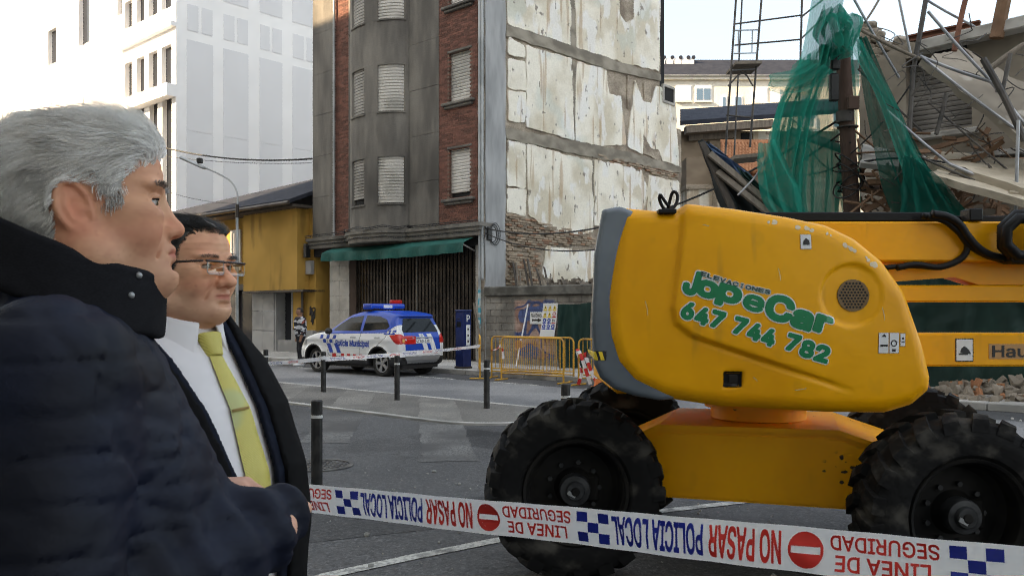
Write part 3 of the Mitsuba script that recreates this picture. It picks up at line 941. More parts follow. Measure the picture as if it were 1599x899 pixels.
# left, sunlit face: slab with window slots
wins = []
for x0, x1 in ((195, 206), (213, 225), (232, 246), (252, 268)):
    a0, a1 = tm_left(x0, 100)[0], tm_left(x1, 100)[0]
    for zt, zb_ in ((58, 162), (-45, 40)):
        z0 = tm_left(268, zb_ - 30)[1]; z1 = tm_left(268, zt + 10)[1]
        wins.append(sbox(a0, z0, a1, z1))
    wins.append(sbox(a0 + 0.1, 0.5, a1, tm_left(268, 150)[1]))
dark = [(75, 88, 42, 97), (123, 140, -20, 65), (183, 191, -20, 22)]
for x0, x1, y0, y1 in dark:
    a0, a1 = tm_left(x0, y0)[0], tm_left(x1, y0)[0]
    wins.append(sbox(a0, tm_left(x1, y1)[1], a1, tm_left(x1, y0)[1]))
for x, y0, y1 in ((80, 97, 330), (130, 65, 330), (38, 120, 330), (4, 120, 330)):
    a = tm_left(x, y0)[0]
    wins.append(sbox(a - 0.09, tm_left(x, y1)[1], a + 0.09, tm_left(x, y0)[1]))
face = sbox(-44, 0, 0, 27).difference(unary_union(wins))
part(TWR, 'front_wall', extrude(face, 0.35, LM @ trimesh.transformations.translation_matrix([0, 0, -0.35])), 'tower_white')
for g in wins:
    a0, z0, a1, z1 = g.bounds
    part(TWR, 'window', extrude(sbox(a0, z0, a1, z1), 0.04, LM @ trimesh.transformations.translation_matrix([0, 0, -0.3])), 'dark_glass')
zl = tm_left(270, 143)[1]
part(TWR, 'ledge', bx(tm_left(150, 190)[0], 0.05, -0.55, 0.0, zl - 0.35, zl + 0.3, 0, TM), 'tower_white')
zl = tm_left(272, 40)[1]
part(TWR, 'ledge', bx(tm_left(190, 82)[0], 0.02, -0.3, 0.0, zl - 0.1, zl + 0.15, 0, TM), 'tower_white')

# ================================================================== yellow house
M('yellow_paint', proc(lambda p, n, uv: mix((0.36, 0.215, 0.040), (0.47, 0.285, 0.062), smoothstep(0.25, 0.75, tfbm(p.x * 0.9, p.y * 0.9, p.z * 0.7, 4))) * (1 - 0.35 * smoothstep(0.55, 0.8, tfbm(p.x * 3, p.y * 3, p.z * 0.6, 3)))), 0.85)
M('plinth_grey', mottled((0.24, 0.24, 0.24), (0.36, 0.36, 0.355), 1.6), 0.8)
M('slate', proc(lambda p, n, uv: mix((0.017, 0.020, 0.030), (0.042, 0.046, 0.060), tfbm(p.x * 4, p.y * 4, p.z * 6, 3))), 0.75, spec=0.15)
M('white_frame', (0.62, 0.63, 0.65), 0.5)
M('grey_sheet', mottled((0.16, 0.17, 0.18), (0.25, 0.26, 0.27), 2.0), 0.6)
YH = thing('yellow_house', 'low ochre yellow house with a dark slate roof left of the brick corner house', 'house')
part(YH, 'upper_wall', bx(-12.66, -9.0, -0.42, 5.0, 2.44, 5.45, 0, SM), 'yellow_paint')
part(YH, 'upper_wall', bx(-24, -12.665, 0.0, 5.0, 2.75, 5.45, 0, SM), 'yellow_paint')
part(YH, 'wall', bx(-9.72, -8.6, 0.1, 5.0, 0.9, 5.45, 0, SM), 'yellow_paint')
part(YH, 'wall', bx(-9.9, -9.3, 0.0, 0.3, 1.0, 2.44, 0, SM), 'yellow_paint')
part(YH, 'plinth', bx(-9.9, -8.6, -0.02, 4.9, 0.0, 0.95, 0, SM), 'plinth_grey')
for i, (z0, z1) in enumerate(((0.1, 0.9), (0.91, 1.66), (1.67, 2.43))):
    for a0, a1 in ((-12.66, -11.9), (-11.89, -11.12)):
        part(YH, 'stone_slab', bx(a0, a1, -0.04 + 0.004 * (i % 2), 0.4, z0, z1 - 0.005, 0.004, SM), 'plinth_grey')
part(YH, 'doorway', bx(-11.1, -9.9, 0.4, 0.5, 0.1, 2.43, 0, SM), 'dark_glass')
part(YH, 'door_frame', cat(bx(-11.1, -11.02, -0.01, 0.42, 0.1, 2.43, 0, SM), bx(-10.0, -9.92, -0.01, 0.42, 0.1, 2.43, 0, SM), bx(-11.02, -10.0, 0.05, 0.42, 0.1, 0.55, 0, SM)), 'plinth_grey')
part(YH, 'floor_slab', bx(-12.7, -8.6, -0.45, 0.5, 2.36, 2.436, 0, SM), 'gate_metal')
# shop window at the left end
part(YH, 'shop_window', bx(-24, -12.7, 0.22, 0.26, 0.4, 2.5, 0, SM), 'dark_glass')
for a in (-12.8, -14.1, -15.4, -16.7, -18.0):
    part(YH, 'mullion', bx(a, a + 0.1, 0.1, 0.3, 0.4, 2.5, 0, SM), 'gate_metal')
part(YH, 'shop_fascia', bx(-24, -12.68, -0.06, 0.3, 2.5, 2.74, 0, SM), 'gate_metal')
part(YH, 'shop_sill', bx(-24, -12.68, 0.0, 0.3, 0.0, 0.4, 0, SM), 'plinth_grey')
w = group(YH, 'window')
wa, wz0 = fac_a = (loc(hit(364, 385, CORNER, VD))[0], 3.6)
wa = -14.25
part(w, 'frame', extrude(sbox(wa, 3.3, wa + 0.75, 4.95).difference(sbox(wa + 0.1, 3.4, wa + 0.34, 4.85)).difference(sbox(wa + 0.41, 3.4, wa + 0.65, 4.85)), 0.06, fm(-0.01)), 'white_frame')
part(w, 'pane', extrude(sbox(wa + 0.1, 3.4, wa + 0.65, 4.85), 0.02, fm(0.0)), 'tower_panel')
rail = [bar(CORNER + WD * (wa - 0.2) - VD * 0.4 + FZ * z, CORNER + WD * (wa + 0.95) - VD * 0.4 + FZ * z, 0.015, 6) for z in (3.25, 3.95)] + [bar(CORNER + WD * a - VD * 0.4 + FZ * 3.25, CORNER + WD * a - VD * 0.4 + FZ * 3.95, 0.008, 5) for a in np.linspace(wa - 0.2, wa + 0.95, 12)]
part(YH, 'balcony_rail', cat(rail), 'cable_black')
part(YH, 'balcony_slab', bx(wa - 0.25, wa + 1.0, -0.45, 0.0, 3.1, 3.22, 0, SM), 'plinth_grey')
ev = lambda a, d, z: CORNER + WD * a + VD * d + FZ * z
RP = [ev(-25, -1.0, 5.5), ev(-8.62, -1.0, 5.5), ev(-8.62, 4.6, 7.75), ev(-17.5, 4.6, 7.35), ev(-25, 9, 5.5), ev(-8.62, 9, 5.5)]
RU = [q + FZ * 0.14 for q in RP]
roof = tm(RP + RU, [[6, 7, 8], [6, 8, 9], [6, 9, 10], [9, 8, 11], [9, 11, 10], [0, 2, 1], [0, 3, 2], [0, 4, 3], [3, 5, 2], [3, 4, 5], [0, 1, 7], [0, 7, 6], [1, 2, 8], [1, 8, 7], [4, 0, 6], [4, 6, 10]])
part(YH, 'roof', roof, 'slate')
part(YH, 'eaves', bx(-24.9, -8.63, -0.85, 0.0, 5.40, 5.49, 0, SM), 'timber_dark')
part(YH, 'gutter', bar(ev(-25, -1.03, 5.52), ev(-8.62, -1.03, 5.52), 0.07, 8), 'gate_metal', 40)
part(YH, 'rain_pipe', bar(ev(-9.15, -0.1, 0.2), ev(-9.15, -0.1, 5.4), 0.05, 8), 'gate_metal', 40)
part(YH, 'meter_box', bx(-8.98, -8.68, -0.08, 0.1, 3.0, 3.5, 0.01, SM), 'plinth_grey')
part(YH, 'wall_lamp', bx(-8.8, -8.62, -0.3, -0.1, 3.6, 4.1, 0.01, SM), 'cable_black')
gr = [tube(curve(CORNER + np.column_stack([np.full(5, 0)] * 3) + np.outer(-8.95 + 0.35 * rng.random(5), WD) + np.outer(np.full(5, 0.085), VD) + np.outer(1.15 + 0.65 * rng.random(5), FZ), 6), 0.022, 5) for _ in range(5)]
part(YH, 'graffiti', cat(gr), 'cable_black')

# ================================================================== street lamp
lp = np.array([-9.55, 29.6, 0.0])
SL = thing('street_lamp', 'tall thin street lamp with a curved arm in front of the yellow house', 'street lamp')
part(SL, 'pole', tube([lp, lp + FZ * 2.2, lp + FZ * 5.3], [0.07, 0.055, 0.045], 10), 'zinc_pipe', 40)
arm = [at(371, 322, 29.6), at(370, 300, 29.7), at(360, 283, 29.8), at(340, 271, 29.9), at(318, 261, 30.0)]
part(SL, 'arm', tube(curve(arm, 6), 0.03, 8), 'zinc_pipe', True)
h0, h1 = at(320, 263, 30.0), at(282, 246, 30.2)
part(SL, 'lamp_head', beam(h0, h1, 0.26, 0.10, (0, 0, 1), 0.04), 'zinc_pipe')
part(SL, 'sensor', bx(-0.09, 0.09, -0.09, 0.09, -0.04, 0.14, 0.02, trimesh.transformations.translation_matrix(at(312, 256, 30.0) + FZ * 0.06)), 'cable_black')
part(SL, 'band', bar(lp + FZ * 4.9, lp + FZ * 5.35, 0.06, 10), 'gate_metal', 40)

# ================================================================== cream block far behind
M('cream_wall', proc(lambda p, n, uv: mix((0.62, 0.585, 0.49), (0.70, 0.665, 0.57), tfbm(p.x * 0.5, p.y * 0.5, p.z * 0.5, 3))), 0.8)
M('blue_pane', (0.10, 0.17, 0.25), 0.08, spec=0.6)
CB = thing('cream_block', 'cream apartment block with a dark slate roof far behind the building site', 'building')
YC = 55.0


def cpt(px, py, Y=YC):
    return at(px, py, Y)


def cbx(x0, y0, x1, y1, d0, d1, Y=YC):
    """box given by the pixel rectangle at distance Y, from Y + d0 to Y + d1"""
    a, b = at(x0, y1, Y), at(x1, y0, Y)
    return bx(a[0], b[0], Y + d0, Y + d1, a[2], b[2])


part(CB, 'wall', cbx(1000, 124, 1420, 530, 0, 12), 'cream_wall')
part(CB, 'cornice', cbx(1000, 121, 1420, 125.5, -0.25, 0), 'cream_wall')
part(CB, 'gutter', cbx(1000, 119.5, 1420, 121, -0.4, -0.2), 'grey_sheet')
a, b = cpt(1000, 120), cpt(1420, 120)
zt = cpt(0, 97)[2]
part(CB, 'roof', tm([[a[0], YC - 0.4, a[2]], [b[0], YC - 0.4, a[2]], [b[0], YC + 1.4, zt + 0.55], [a[0], YC + 1.4, zt + 0.55], [a[0], YC + 12, a[2]], [b[0], YC + 12, a[2]]], [[0, 1, 2], [0, 2, 3], [3, 2, 5], [3, 5, 4]]), 'slate')
for x0, y0, x1, y1, kind in ((1056, 134, 1079, 158, 0), (1086, 134, 1110, 158, 1), (1127, 151, 1134, 172, 1), (1146, 151, 1158, 172, 1), (1175, 137, 1198, 160, 0), (1204, 140, 1218, 160, 0), (1250, 150, 1272, 200, 1), (1248, 230, 1280, 255, 1), (1300, 150, 1322, 200, 1), (1300, 235, 1322, 260, 1), (1250, 185, 1275, 208, 0)):
    w = group(CB, 'window')
    part(w, 'frame', cbx(x0 - 0.8, y0 - 0.8, x1 + 0.8, y1 + 0.8, -0.06, 0.02), 'white_frame')
    if kind:
        xm = (x0 + x1) / 2
        if x1 - x0 > 15:
            part(w, 'pane', cbx(x0 + 1.2, y0 + 5, xm - 1, y1 - 1.5, -0.09, 0), 'blue_pane')
            part(w, 'pane', cbx(xm + 1, y0 + 5, x1 - 1.2, y1 - 1.5, -0.09, 0), 'blue_pane')
        else:
            part(w, 'pane', cbx(x0 + 1.5, y0 + 1.5, x1 - 1.5, y1 - 1.5, -0.09, 0), 'blue_pane')
    else:
        part(w, 'blind', cbx(x0 + 0.6, y0 + 0.6, x1 - 0.6, y1 - 0.6, -0.09, 0), 'tower_white')
    part(w, 'sill', cbx(x0 - 1.5, y1 + 0.8, x1 + 1.5, y1 + 2.6, -0.16, 0), 'cream_wall')
ACN = {1037: 'leftmost', 1050: 'second from the left', 1063: 'middle one', 1075: 'second from the right', 1083: 'rightmost'}
for x in (1037, 1050, 1063, 1075, 1083):
    u = thing('air_conditioner', f'{ACN[x]} of the five white air conditioning units on the far slate roof', 'air conditioner', 'air conditioners on the far roof')
    part(u, 'case', cbx(x - 5.5, 84, x + 5.5, 99, 0.9, 1.35), 'white_frame')
    o = at(x, 90, YC + 0.89)
    part(u, 'fan', bar(o, o + np.array([0, -0.03, 0]), 0.13, 14), 'slate')
for x0, y0, x1, y1, l in ((1101, 67, 1107, 98, 'tall dark chimney pipe right of the air conditioners'), (1146, 70, 1152, 100, 'dark chimney behind the left scaffold tower'), (1209, 83, 1215, 102, 'short dark chimney beside the green netting')):
    k_ = thing('chimney', l, 'chimney')
    part(k_, 'shaft', cbx(x0, y0, x1, y1, 4, 4.3), 'gate_metal')
    part(k_, 'cowl', cbx(x0 - 0.7, y0 - 1.5, x1 + 0.7, y0 + 1, 3.95, 4.35), 'gate_metal')
k_ = thing('roof_shed', 'small white roof shed left of the green netting on the far roof', 'shed')
part(k_, 'wall', cbx(1215, 90, 1262, 104, 4, 7), 'white_frame'); part(k_, 'roof', cbx(1212, 87.5, 1264, 90.4, 3.8, 7.2), 'gate_metal')

# ================================================================== houses behind the site
M('brown_render', proc(lambda p, n, uv: mix((0.20, 0.155, 0.11), (0.36, 0.29, 0.21), smoothstep(0.25, 0.75, tfbm(p.x * 0.8, p.y * 0.8, p.z * 1.1, 4)))), 0.9)
M('clay_tile', proc(lambda p, n, uv: mix((0.28, 0.12, 0.055), (0.42, 0.20, 0.10), tfbm(p.x * 3, p.y * 3, p.z * 3, 3))), 0.8)
BK = thing('back_shed', 'weathered brown shed with a slate lean-to roof behind the bare party wall', 'shed')
Y2 = 36.0
part(BK, 'wall', cbx(1064, 205, 1310, 470, 0, 6, Y2), 'brown_render')
part(BK, 'lower_wall', cbx(1062, 300, 1128, 470, -1.4, -0.02, Y2), 'old_plaster')
part(BK, 'wall_top', cbx(1062, 255, 1128, 299, -1.3, -0.02, Y2), 'brown_render')
part(BK, 'ledge', cbx(1060, 296, 1130, 303, -1.5, -0.01, Y2), 'rubble_masonry')
rl = [at(1062, 196, Y2 - 0.8), at(1330, 176, Y2 - 0.8), at(1330, 158, Y2 + 4), at(1062, 177, Y2 + 4)]
RT = [q + FZ * 0.18 for q in rl]
part(BK, 'roof', tm(rl + RT, [[0, 2, 1], [0, 3, 2], [4, 5, 6], [4, 6, 7], [0, 1, 5], [0, 5, 4], [3, 0, 4], [3, 4, 7], [1, 2, 6], [1, 6, 5]]), 'slate')
part(BK, 'soffit', beam(at(1070, 204, Y2 - 0.5), at(1205, 194, Y2 - 0.5), 0.5, 0.3), 'timber_grey')
part(BK, 'board', beam(at(1075, 212, Y2 - 0.15), at(1150, 207, Y2 - 0.15), 0.1, 0.45), 'timber_grey')
part(BK, 'dark_door', cbx(1157, 208, 1172, 262, -0.05, 0.1, Y2), 'dark_hollow')
part(BK, 'patch', cbx(1176, 205, 1206, 240, -0.04, 0.1, Y2), 'old_plaster')
TR = thing('tile_roof', 'patch of orange clay roof tiles seen behind the left scaffold tower', 'roof')
rowt = []
for j in range(9):
    for i in range(15):
        p0 = at(1128 + i * 5.2, 262 - j * 4.6 + (i % 2) * 0.8, 33.5 + j * 0.16)
        d = np.array([0, 0.25, 0.20])
        rowt.append(tube([p0 - d * 0.9, p0 + d * 0.35], [0.085, 0.07], 6))
part(TR, 'tile', cat(rowt), 'clay_tile', True, kind='stuff')
part(TR, 'deck', tm([at(1125, 275, 33.5), at(1210, 275, 33.5), at(1210, 218, 35.2), at(1125, 218, 35.2)], [[0, 1, 2], [0, 2, 3]]), 'clay_tile')
part(TR, 'wall', cbx(1122, 276, 1300, 420, 0.2, 1.2, 33.5), 'rubble_masonry')

# ================================================================== the row of houses on the camera's own side: out of view, shades the street
OP = thing('house_row', 'row of tall plain houses on the near side of the street', 'building')
part(OP, 'wall', bx(-27, 40, -36, -22.5, 0, 24.6, 0, SM), 'cream_wall')
part(OP, 'wall', bx(-90, -27.02, -36, -22.5, 0, 13.5, 0, SM), 'cream_wall')
part(OP, 'window', cat([bx(a, a + 1.2, -22.52, -22.44, z, z + 1.7, 0, SM) for a in np.arange(-88, 38, 3.1) for z in np.arange(1.0, 23, 3.1) if a > -26.5 or z < 12]), 'dark_glass', kind='stuff')

# ================================================================== the collapsed house: remains of its front, on the street line
M('stucco_old', proc(lambda p, n, uv: mix(mix((0.175, 0.152, 0.122), (0.285, 0.252, 0.205), smoothstep(0.25, 0.75, tfbm(p.x * 1.1, p.y * 1.1, p.z * 0.9, 4))), (0.42, 0.395, 0.35), 0.7 * smoothstep(0.62, 0.68, tfbm(p.x * 1.6 + 5, p.y * 1.6, p.z * 1.4, 4)))), 0.9, bump=lambda p, n, uv: tfbm(p.x * 6, p.y * 6, p.z * 6, 4), scale=0.02, eps=6e-3)
M('slab_cream', proc(lambda p, n, uv: mix((0.23, 0.195, 0.145), (0.42, 0.37, 0.29), smoothstep(0.3, 0.7, tfbm(p.x * 1.3, p.y * 1.3, p.z * 1.3, 4)))), 0.9, bump=lambda p, n, uv: tfbm(p.x * 8, p.y * 8, p.z * 8, 3), scale=0.02, eps=6e-3)
M('concrete_beam', mottled((0.26, 0.25, 0.23), (0.42, 0.41, 0.385), 2.5), 0.85)
M('rust_steel', mottled((0.11, 0.045, 0.028), (0.20, 0.085, 0.05), 4.0), 0.75, 0.2)
M('tube_steel', mottled((0.26, 0.27, 0.29), (0.42, 0.43, 0.45), 3.0), 0.45, 0.6)
M('tube_dark', mottled((0.045, 0.043, 0.042), (0.10, 0.09, 0.082), 3.0), 0.6, 0.3)
M('stone_rubble', proc(lambda p, n, uv: mix((0.16, 0.135, 0.108), (0.31, 0.27, 0.22), tfbm(p.x * 3, p.y * 3, p.z * 3, 3))), 0.9)
M('shutter_dirty', mottled((0.13, 0.12, 0.11), (0.21, 0.195, 0.18), 2.0), 0.7)
M('board_brown', proc(lambda p, n, uv: mix((0.10, 0.055, 0.03), (0.22, 0.13, 0.075), tfbm(p.x * 5, p.y * 5, p.z * 5, 3))), 0.8)


def fa(px, py, d=0.0):
    q = hit(px, py, CORNER + VD * d, VD) - CORNER
    return (float(q @ WD), float(q[2]))


def fap(pts, d=0.0):
    return Polygon([fa(*p, d) for p in pts])


RU_ = thing('ruined_front', 'broken remains of a rendered house front with a dirty roller shutter behind the scaffold tubes', 'ruin')
sh = fap([(1414, 92), (1516, 78), (1518, 196), (1416, 212)])
body = rag(fap([(1341, 86), (1372, 92), (1412, 66), (1445, 66), (1520, 52), (1680, 20), (1700, 330), (1400, 345), (1341, 330)]), 0.2, 0.09, 91, 2.0).difference(sh)
part(RU_, 'rendered_wall', extrude(body, 0.4, fm(0.4)), 'stucco_old')
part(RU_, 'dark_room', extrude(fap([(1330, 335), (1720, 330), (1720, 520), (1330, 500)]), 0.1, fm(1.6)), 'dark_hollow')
sb = sh.bounds
part(RU_, 'shutter_box', extrude(sh, 0.05, fm(0.38)), 'dark_hollow')
z, i = sb[1] + 0.02, 0
while z < sb[3] - 0.25:
    part(RU_, 'shutter_slat', slats(sb[2] - sb[0] - 0.05, 0.1, 0.1, 0.035).apply_transform(fm(0.27) @ trimesh.transformations.translation_matrix([sb[0], z, 0])), 'shutter_dirty')
    z += 0.1
part(RU_, 'sill', bx(sb[0] - 0.15, sb[2] + 0.12, -0.14, 0.1, sb[1] - 0.14, sb[1] - 0.02, 0.02, SM), 'concrete_beam')
# string course and ledge below the window
for p0, p1, h in (((1446, 250), (1640, 232), 0.10), ((1440, 262), (1640, 248), 0.06)):
    part(RU_, 'ledge', beam(hit(*p0, CORNER - VD * 0.06, VD), hit(*p1, CORNER - VD * 0.06, VD), 0.25, h), 'concrete_beam')
# stones of the broken wall head, each a piece
r_ = np.random.default_rng(12)
zone = fap([(1344, 88), (1348, 40), (1376, 38), (1390, 46), (1392, 62), (1418, 58), (1440, 74), (1412, 82), (1372, 96)], 0.2)
b0 = zone.bounds
ico = trimesh.creation.icosphere(1)
def stone(size, r):
    m = ico.copy()
    v = np.asarray(m.vertices) * (1 + 0.35 * (r.random((len(m.vertices), 1)) - 0.5))
    v = np.clip(v, -0.72, 0.72) * np.asarray(size)
    m.vertices = v
    m.apply_transform(trimesh.transformations.euler_matrix(*(r.random(3) * 0.5)))
    return m
z = b0[1]
while z < b0[3]:
    a = b0[0]
    while a < b0[2]:
        w_ = 0.18 + 0.2 * r_.random()
        if zone.contains(Point(a + w_ / 2, z + 0.05)):
            s = stone((w_ * 0.72, 0.25, 0.10 + 0.03 * r_.random()), r_)
            s.apply_translation([a + w_ / 2, 0.2, z + 0.06]); s.apply_transform(SM)
            part(RU_, 'stone', s, 'stone_rubble')
        a += w_
    z += 0.125
part(RU_, 'concrete_lintel', beam(hit(1436, 77, CORNER - VD * 0.1, VD), hit(1680, 20, CORNER - VD * 0.1, VD), 0.5, 0.22, b=0.02), 'concrete_beam')
part(RU_, 'dark_opening', extrude(fap([(1452, 68), (1508, 58), (1510, 76), (1460, 84)], -0.02), 0.03, fm(0.0)), 'dark_hollow')


def loose(name, label, cat_, me, mat, smooth=False, grp=None):
    k = thing(name, label, cat_, grp)
    put(k, me, mat, smooth)
    return k


def onf(px, py, d):
    return hit(px, py, CORNER + VD * d, VD)


loose('steel_beam', 'rusty red steel beam lying along the broken wall head', 'beam', cat(beam(onf(1418, 66, .1), onf(1531, 42, .1), 0.16, 0.03), beam(onf(1418, 62, .1), onf(1531, 38, .1), 0.03, 0.10), beam(onf(1418, 58, .1), onf(1531, 34, .1), 0.16, 0.03)), 'rust_steel')
loose('timber_post', 'thick weathered timber post standing above the right end of the broken wall', 'post', tube([onf(1556, 60, -.3), onf(1576, -40, -.3)], [0.13, 0.12], 8), 'board_brown', 40)


def slab(pts, th, name, label, mat, cat_='slab'):
    """quad in space with thickness th downwards and broken edges"""
    p = np.array(pts, float)
    m, n = 26, 10
    u, v = np.meshgrid(np.linspace(0, 1, m), np.linspace(0, 1, n), indexing='ij')
    u, v = u[..., None], v[..., None]
    q = (1 - u) * (1 - v) * p[0] + u * (1 - v) * p[1] + u * v * p[2] + (1 - u) * v * p[3]
    nn = np.cross(p[1] - p[0], p[3] - p[0]); nn /= np.linalg.norm(nn)
    jit = (meshkit.fbm(q * 2.3, 3, 4) - 0.5)[..., None]
    edge_ = ((u < 0.01) | (u > 0.99) | (v < 0.01) | (v > 0.99)).astype(float)
    q = q + 0.06 * jit * nn
    cen = p.mean(0)
    q = q + edge_ * (meshkit.fbm(q * 4.0, 3, 9) - 0.5)[..., None] * 0.3 * (cen - q) / np.linalg.norm(cen - q, axis=-1, keepdims=True)
    top, bot = q.reshape(-1, 3), (q - nn * th).reshape(-1, 3)
    f = []
    k = m * n
    for i in range(m - 1):
        for j in range(n - 1):
            a, b, c, d = i * n + j, (i + 1) * n + j, (i + 1) * n + j + 1, i * n + j + 1
            f += [[a, b, c, d], [k + d, k + c, k + b, k + a]]
    ring_ = [i * n for i in range(m)] + [(m - 1) * n + j for j in range(1, n)] + [i * n + n - 1 for i in range(m - 2, -1, -1)] + [j for j in range(n - 2, 0, -1)]
    for a, b in zip(ring_, ring_[1:] + ring_[:1]):
        f.append([a, k + a, k + b, b])
    return loose(name, label, cat_, tm(np.vstack([top, bot]), f), mat, 40)


slab([at(1433, 100, 15.6), at(1498, 82, 16.4), at(1640, 170, 14.6), at(1640, 265, 13.9)], 0.12, 'fallen_panel', 'wide brown ceiling panel hanging down across the window to the right', 'stucco_old', 'panel')
slab([at(1438, 262, 15.0), at(1470, 250, 16.6), at(1640, 268, 14.4), at(1640, 322, 13.2)], 0.16, 'floor_slab', 'pale broken floor slab lying tilted at the right above the lift boom', 'slab_cream')
slab([at(1452, 284, 14.4), at(1475, 268, 15.2), at(1640, 316, 13.8), at(1640, 336, 13.0)], 0.12, 'floor_slab', 'lowest pale floor slab just above the black hoses of the lift boom', 'slab_cream')
slab([at(1340, 262, 15.4), at(1346, 232, 16.0), at(1450, 252, 15.8), at(1448, 275, 15.2)], 0.10, 'floor_slab', 'grey floor slab lying level right behind the wooden utility pole', 'concrete_beam')
slab([at(1340, 300, 15.6), at(1350, 288, 16.6), at(1450, 300, 16.2), at(1440, 322, 15.2)], 0.10, 'broken_ceiling', 'brown broken ceiling lying under the slabs right of the utility pole', 'board_brown')
loose('plank', 'long grey plank lying aslant behind the netting left of the utility pole', 'plank', beam(at(1232, 204, 16.6), at(1322, 236, 16.2), 0.35, 0.05, (0.3, -0.6, 0.8)), 'timber_grey')
for i, (p0, p1, w_, l) in enumerate((((1355, 285, 15.5), (1450, 282, 15.3), .12, 'brown board across the dark room, uppermost'), ((1350, 330, 15.2), (1420, 292, 15.8), .10, 'brown board leaning in the dark room'), ((1395, 300, 15.0), (1402, 345, 15.0), .14, 'short upright brown board in the dark room'))):
    loose('board', l, 'board', beam(at(*p0), at(*p1), w_, 0.05, (0.2, -0.8, 0.5)), 'board_brown')
# splintered timber, laths and rods under and between the slabs
cl = []
for i in range(170):
    x_, y_ = 1335 + 275 * rng.random(), 205 + 135 * rng.random() ** 0.7
    Y_ = 14.9 + 2.0 * rng.random()
    c_ = at(x_, y_, Y_)
    an = rng.random() * math.pi; L_ = .25 + .9 * rng.random() ** 2
    v_ = np.array([math.cos(an), .8 * (rng.random() - .5), math.sin(an) * .7])
    cl.append(beam(c_ - v_ * L_ / 2, c_ + v_ * L_ / 2, .02 + .09 * rng.random() ** 2, .015 + .03 * rng.random(), (.1, -.8, .5)))
k_ = loose('splintered_timber', 'splintered laths and boards tangled under the fallen slabs', 'debris', cat(cl), 'board_brown'); labels[k_]['kind'] = 'stuff'
cl = []
for i in range(46):
    x_, y_ = 1335 + 275 * rng.random(), 60 + 260 * rng.random()
    c_ = at(x_, y_, 14.2 + 1.6 * rng.random())
    w3 = (rng.random((4, 3)) - .5) * np.array([1.5, .5, 1.2])
    cl.append(tube(curve(c_ + np.cumsum(w3 * .55, 0), 5), .006 + .006 * rng.random(), 5))
k_ = loose('loose_wire', 'tangle of thin wires and bent rods hanging through the ruin', 'wire', cat(cl), 'tube_dark'); labels[k_]['kind'] = 'stuff'
# bricks and lumps lying on the slabs
for i in range(60):
    c_ = at(1450 + 150 * rng.random(), 258 + 14 * rng.random(), 15.2 + 1.0 * rng.random()) + np.array([0, 0, .06])
    me = trimesh.convex.convex_hull((rng.random((10, 3)) - .5) * (.08 + .2 * rng.random() ** 2)); me.apply_translation(c_)
    part(RU_, 'loose_stone', me, 'stone_rubble')
# wooden utility pole
PO = thing('utility_pole', 'thick brown wooden utility pole wrapped in netting and cables', 'utility pole')
pb = np.array([6.28, 15.7, 0.0])
M('pole_wood', proc(lambda p, n, uv: mix((0.040, 0.024, 0.019), (0.105, 0.064, 0.048), tfbm(p.x * 12, p.y * 12, p.z * 1.3, 4))), 0.85)
part(PO, 'shaft', tube([pb, pb + [-0.02, 0, 3.5], pb + [-0.20, 0, 6.75]], [0.165, 0.145, 0.125], 16), 'pole_wood', 40)
part(PO, 'clamp', bar(pb + [-0.14, 0, 5.1], pb + [-0.14, 0, 5.3], 0.16, 16), 'tube_dark', 40)
part(PO, 'clamp', bar(pb + [-0.10, -0.02, 5.0], pb + [-0.10, -0.02, 5.02], 0.19, 16), 'tube_dark', 40)
part(PO, 'bracket', bx(-0.1, 0.1, -0.2, -0.1, 0, 0.24, 0.01, trimesh.transformations.translation_matrix(pb + [-0.06, -0.02, 5.3])), 'pole_wood')
for i in range(7):
    th = np.linspace(0, 2 * math.pi, 24)
    rr = 0.20 + 0.10 * rng.random()
    c_ = pb + [-0.05 + 0.1 * (rng.random() - .5), 0, 3.6 + 0.9 * rng.random()]
    tl_ = rng.random(2) * 1.3 - 0.65
    part(PO, 'wire_loop', tube(c_ + np.stack([rr * np.cos(th), rr * np.sin(th), rr * (tl_[0] * np.cos(th) + tl_[1] * np.sin(th)) * 1.4], -1), 0.014, 5), 'cable_black', True)
for px, py, l in ((1287, 78, .45), (1304, 85, .3), (1302, 125, .5)):
    p0 = at(px, py + 12, 15.5)
    part(PO, 'splice_box', bx(-.08, .08, -.06, .06, -l / 2, l / 2, .02, trimesh.transformations.translation_matrix(p0)), 'cable_black')

# overhead cables
def cable(p0, p1, s, r, label):
    loose('overhead_cable', label, 'cable', tube(sag(p0, p1, s, 24), r, 6), 'cable_black', True)


cable(at(250, 229, 36), ev(-8.4, -0.2, 7.15), 0.25, 0.035, 'thickest cable crossing the white tower to the brick house')
cable(at(240, 241, 36), ev(-8.4, -0.2, 7.0), 0.15, 0.012, 'thin cable just below the thickest one on the left')
cable(at(371, 318, 29.6), at(255, 297, 34), 0.12, 0.010, 'thin wire from the street lamp to the left')
pt = pb + [-0.1, -0.15, 5.0]
cable(ev(0.05, 0.0, 4.1), pt + [0, 0, .25], 0.9, 0.022, 'upper cable sagging from the corner house to the utility pole')
cable(ev(0.05, 0.0, 3.95), pt + [0, 0, .0], 1.25, 0.018, 'lower cable sagging from the corner house to the utility pole')
cable(pt + [0, 0, -.6], at(1180, 250, 17.5), 0.3, 0.014, 'cable drooping from the utility pole to the left into the netting')
cable(pt + [0, 0, -.3], at(1215, 165, 18), 0.2, 0.014, 'cable from the utility pole to the left scaffold tower')
cable(pt + [0, 0, -.5], at(1425, 128, 15.0), 0.1, 0.014, 'cable from the utility pole to the dark scaffold standard on the right')
cable(pt + [0, 0, -.7], at(1480, 255, 14.6), -0.1, 0.020, 'dark cable running down right from the utility pole')
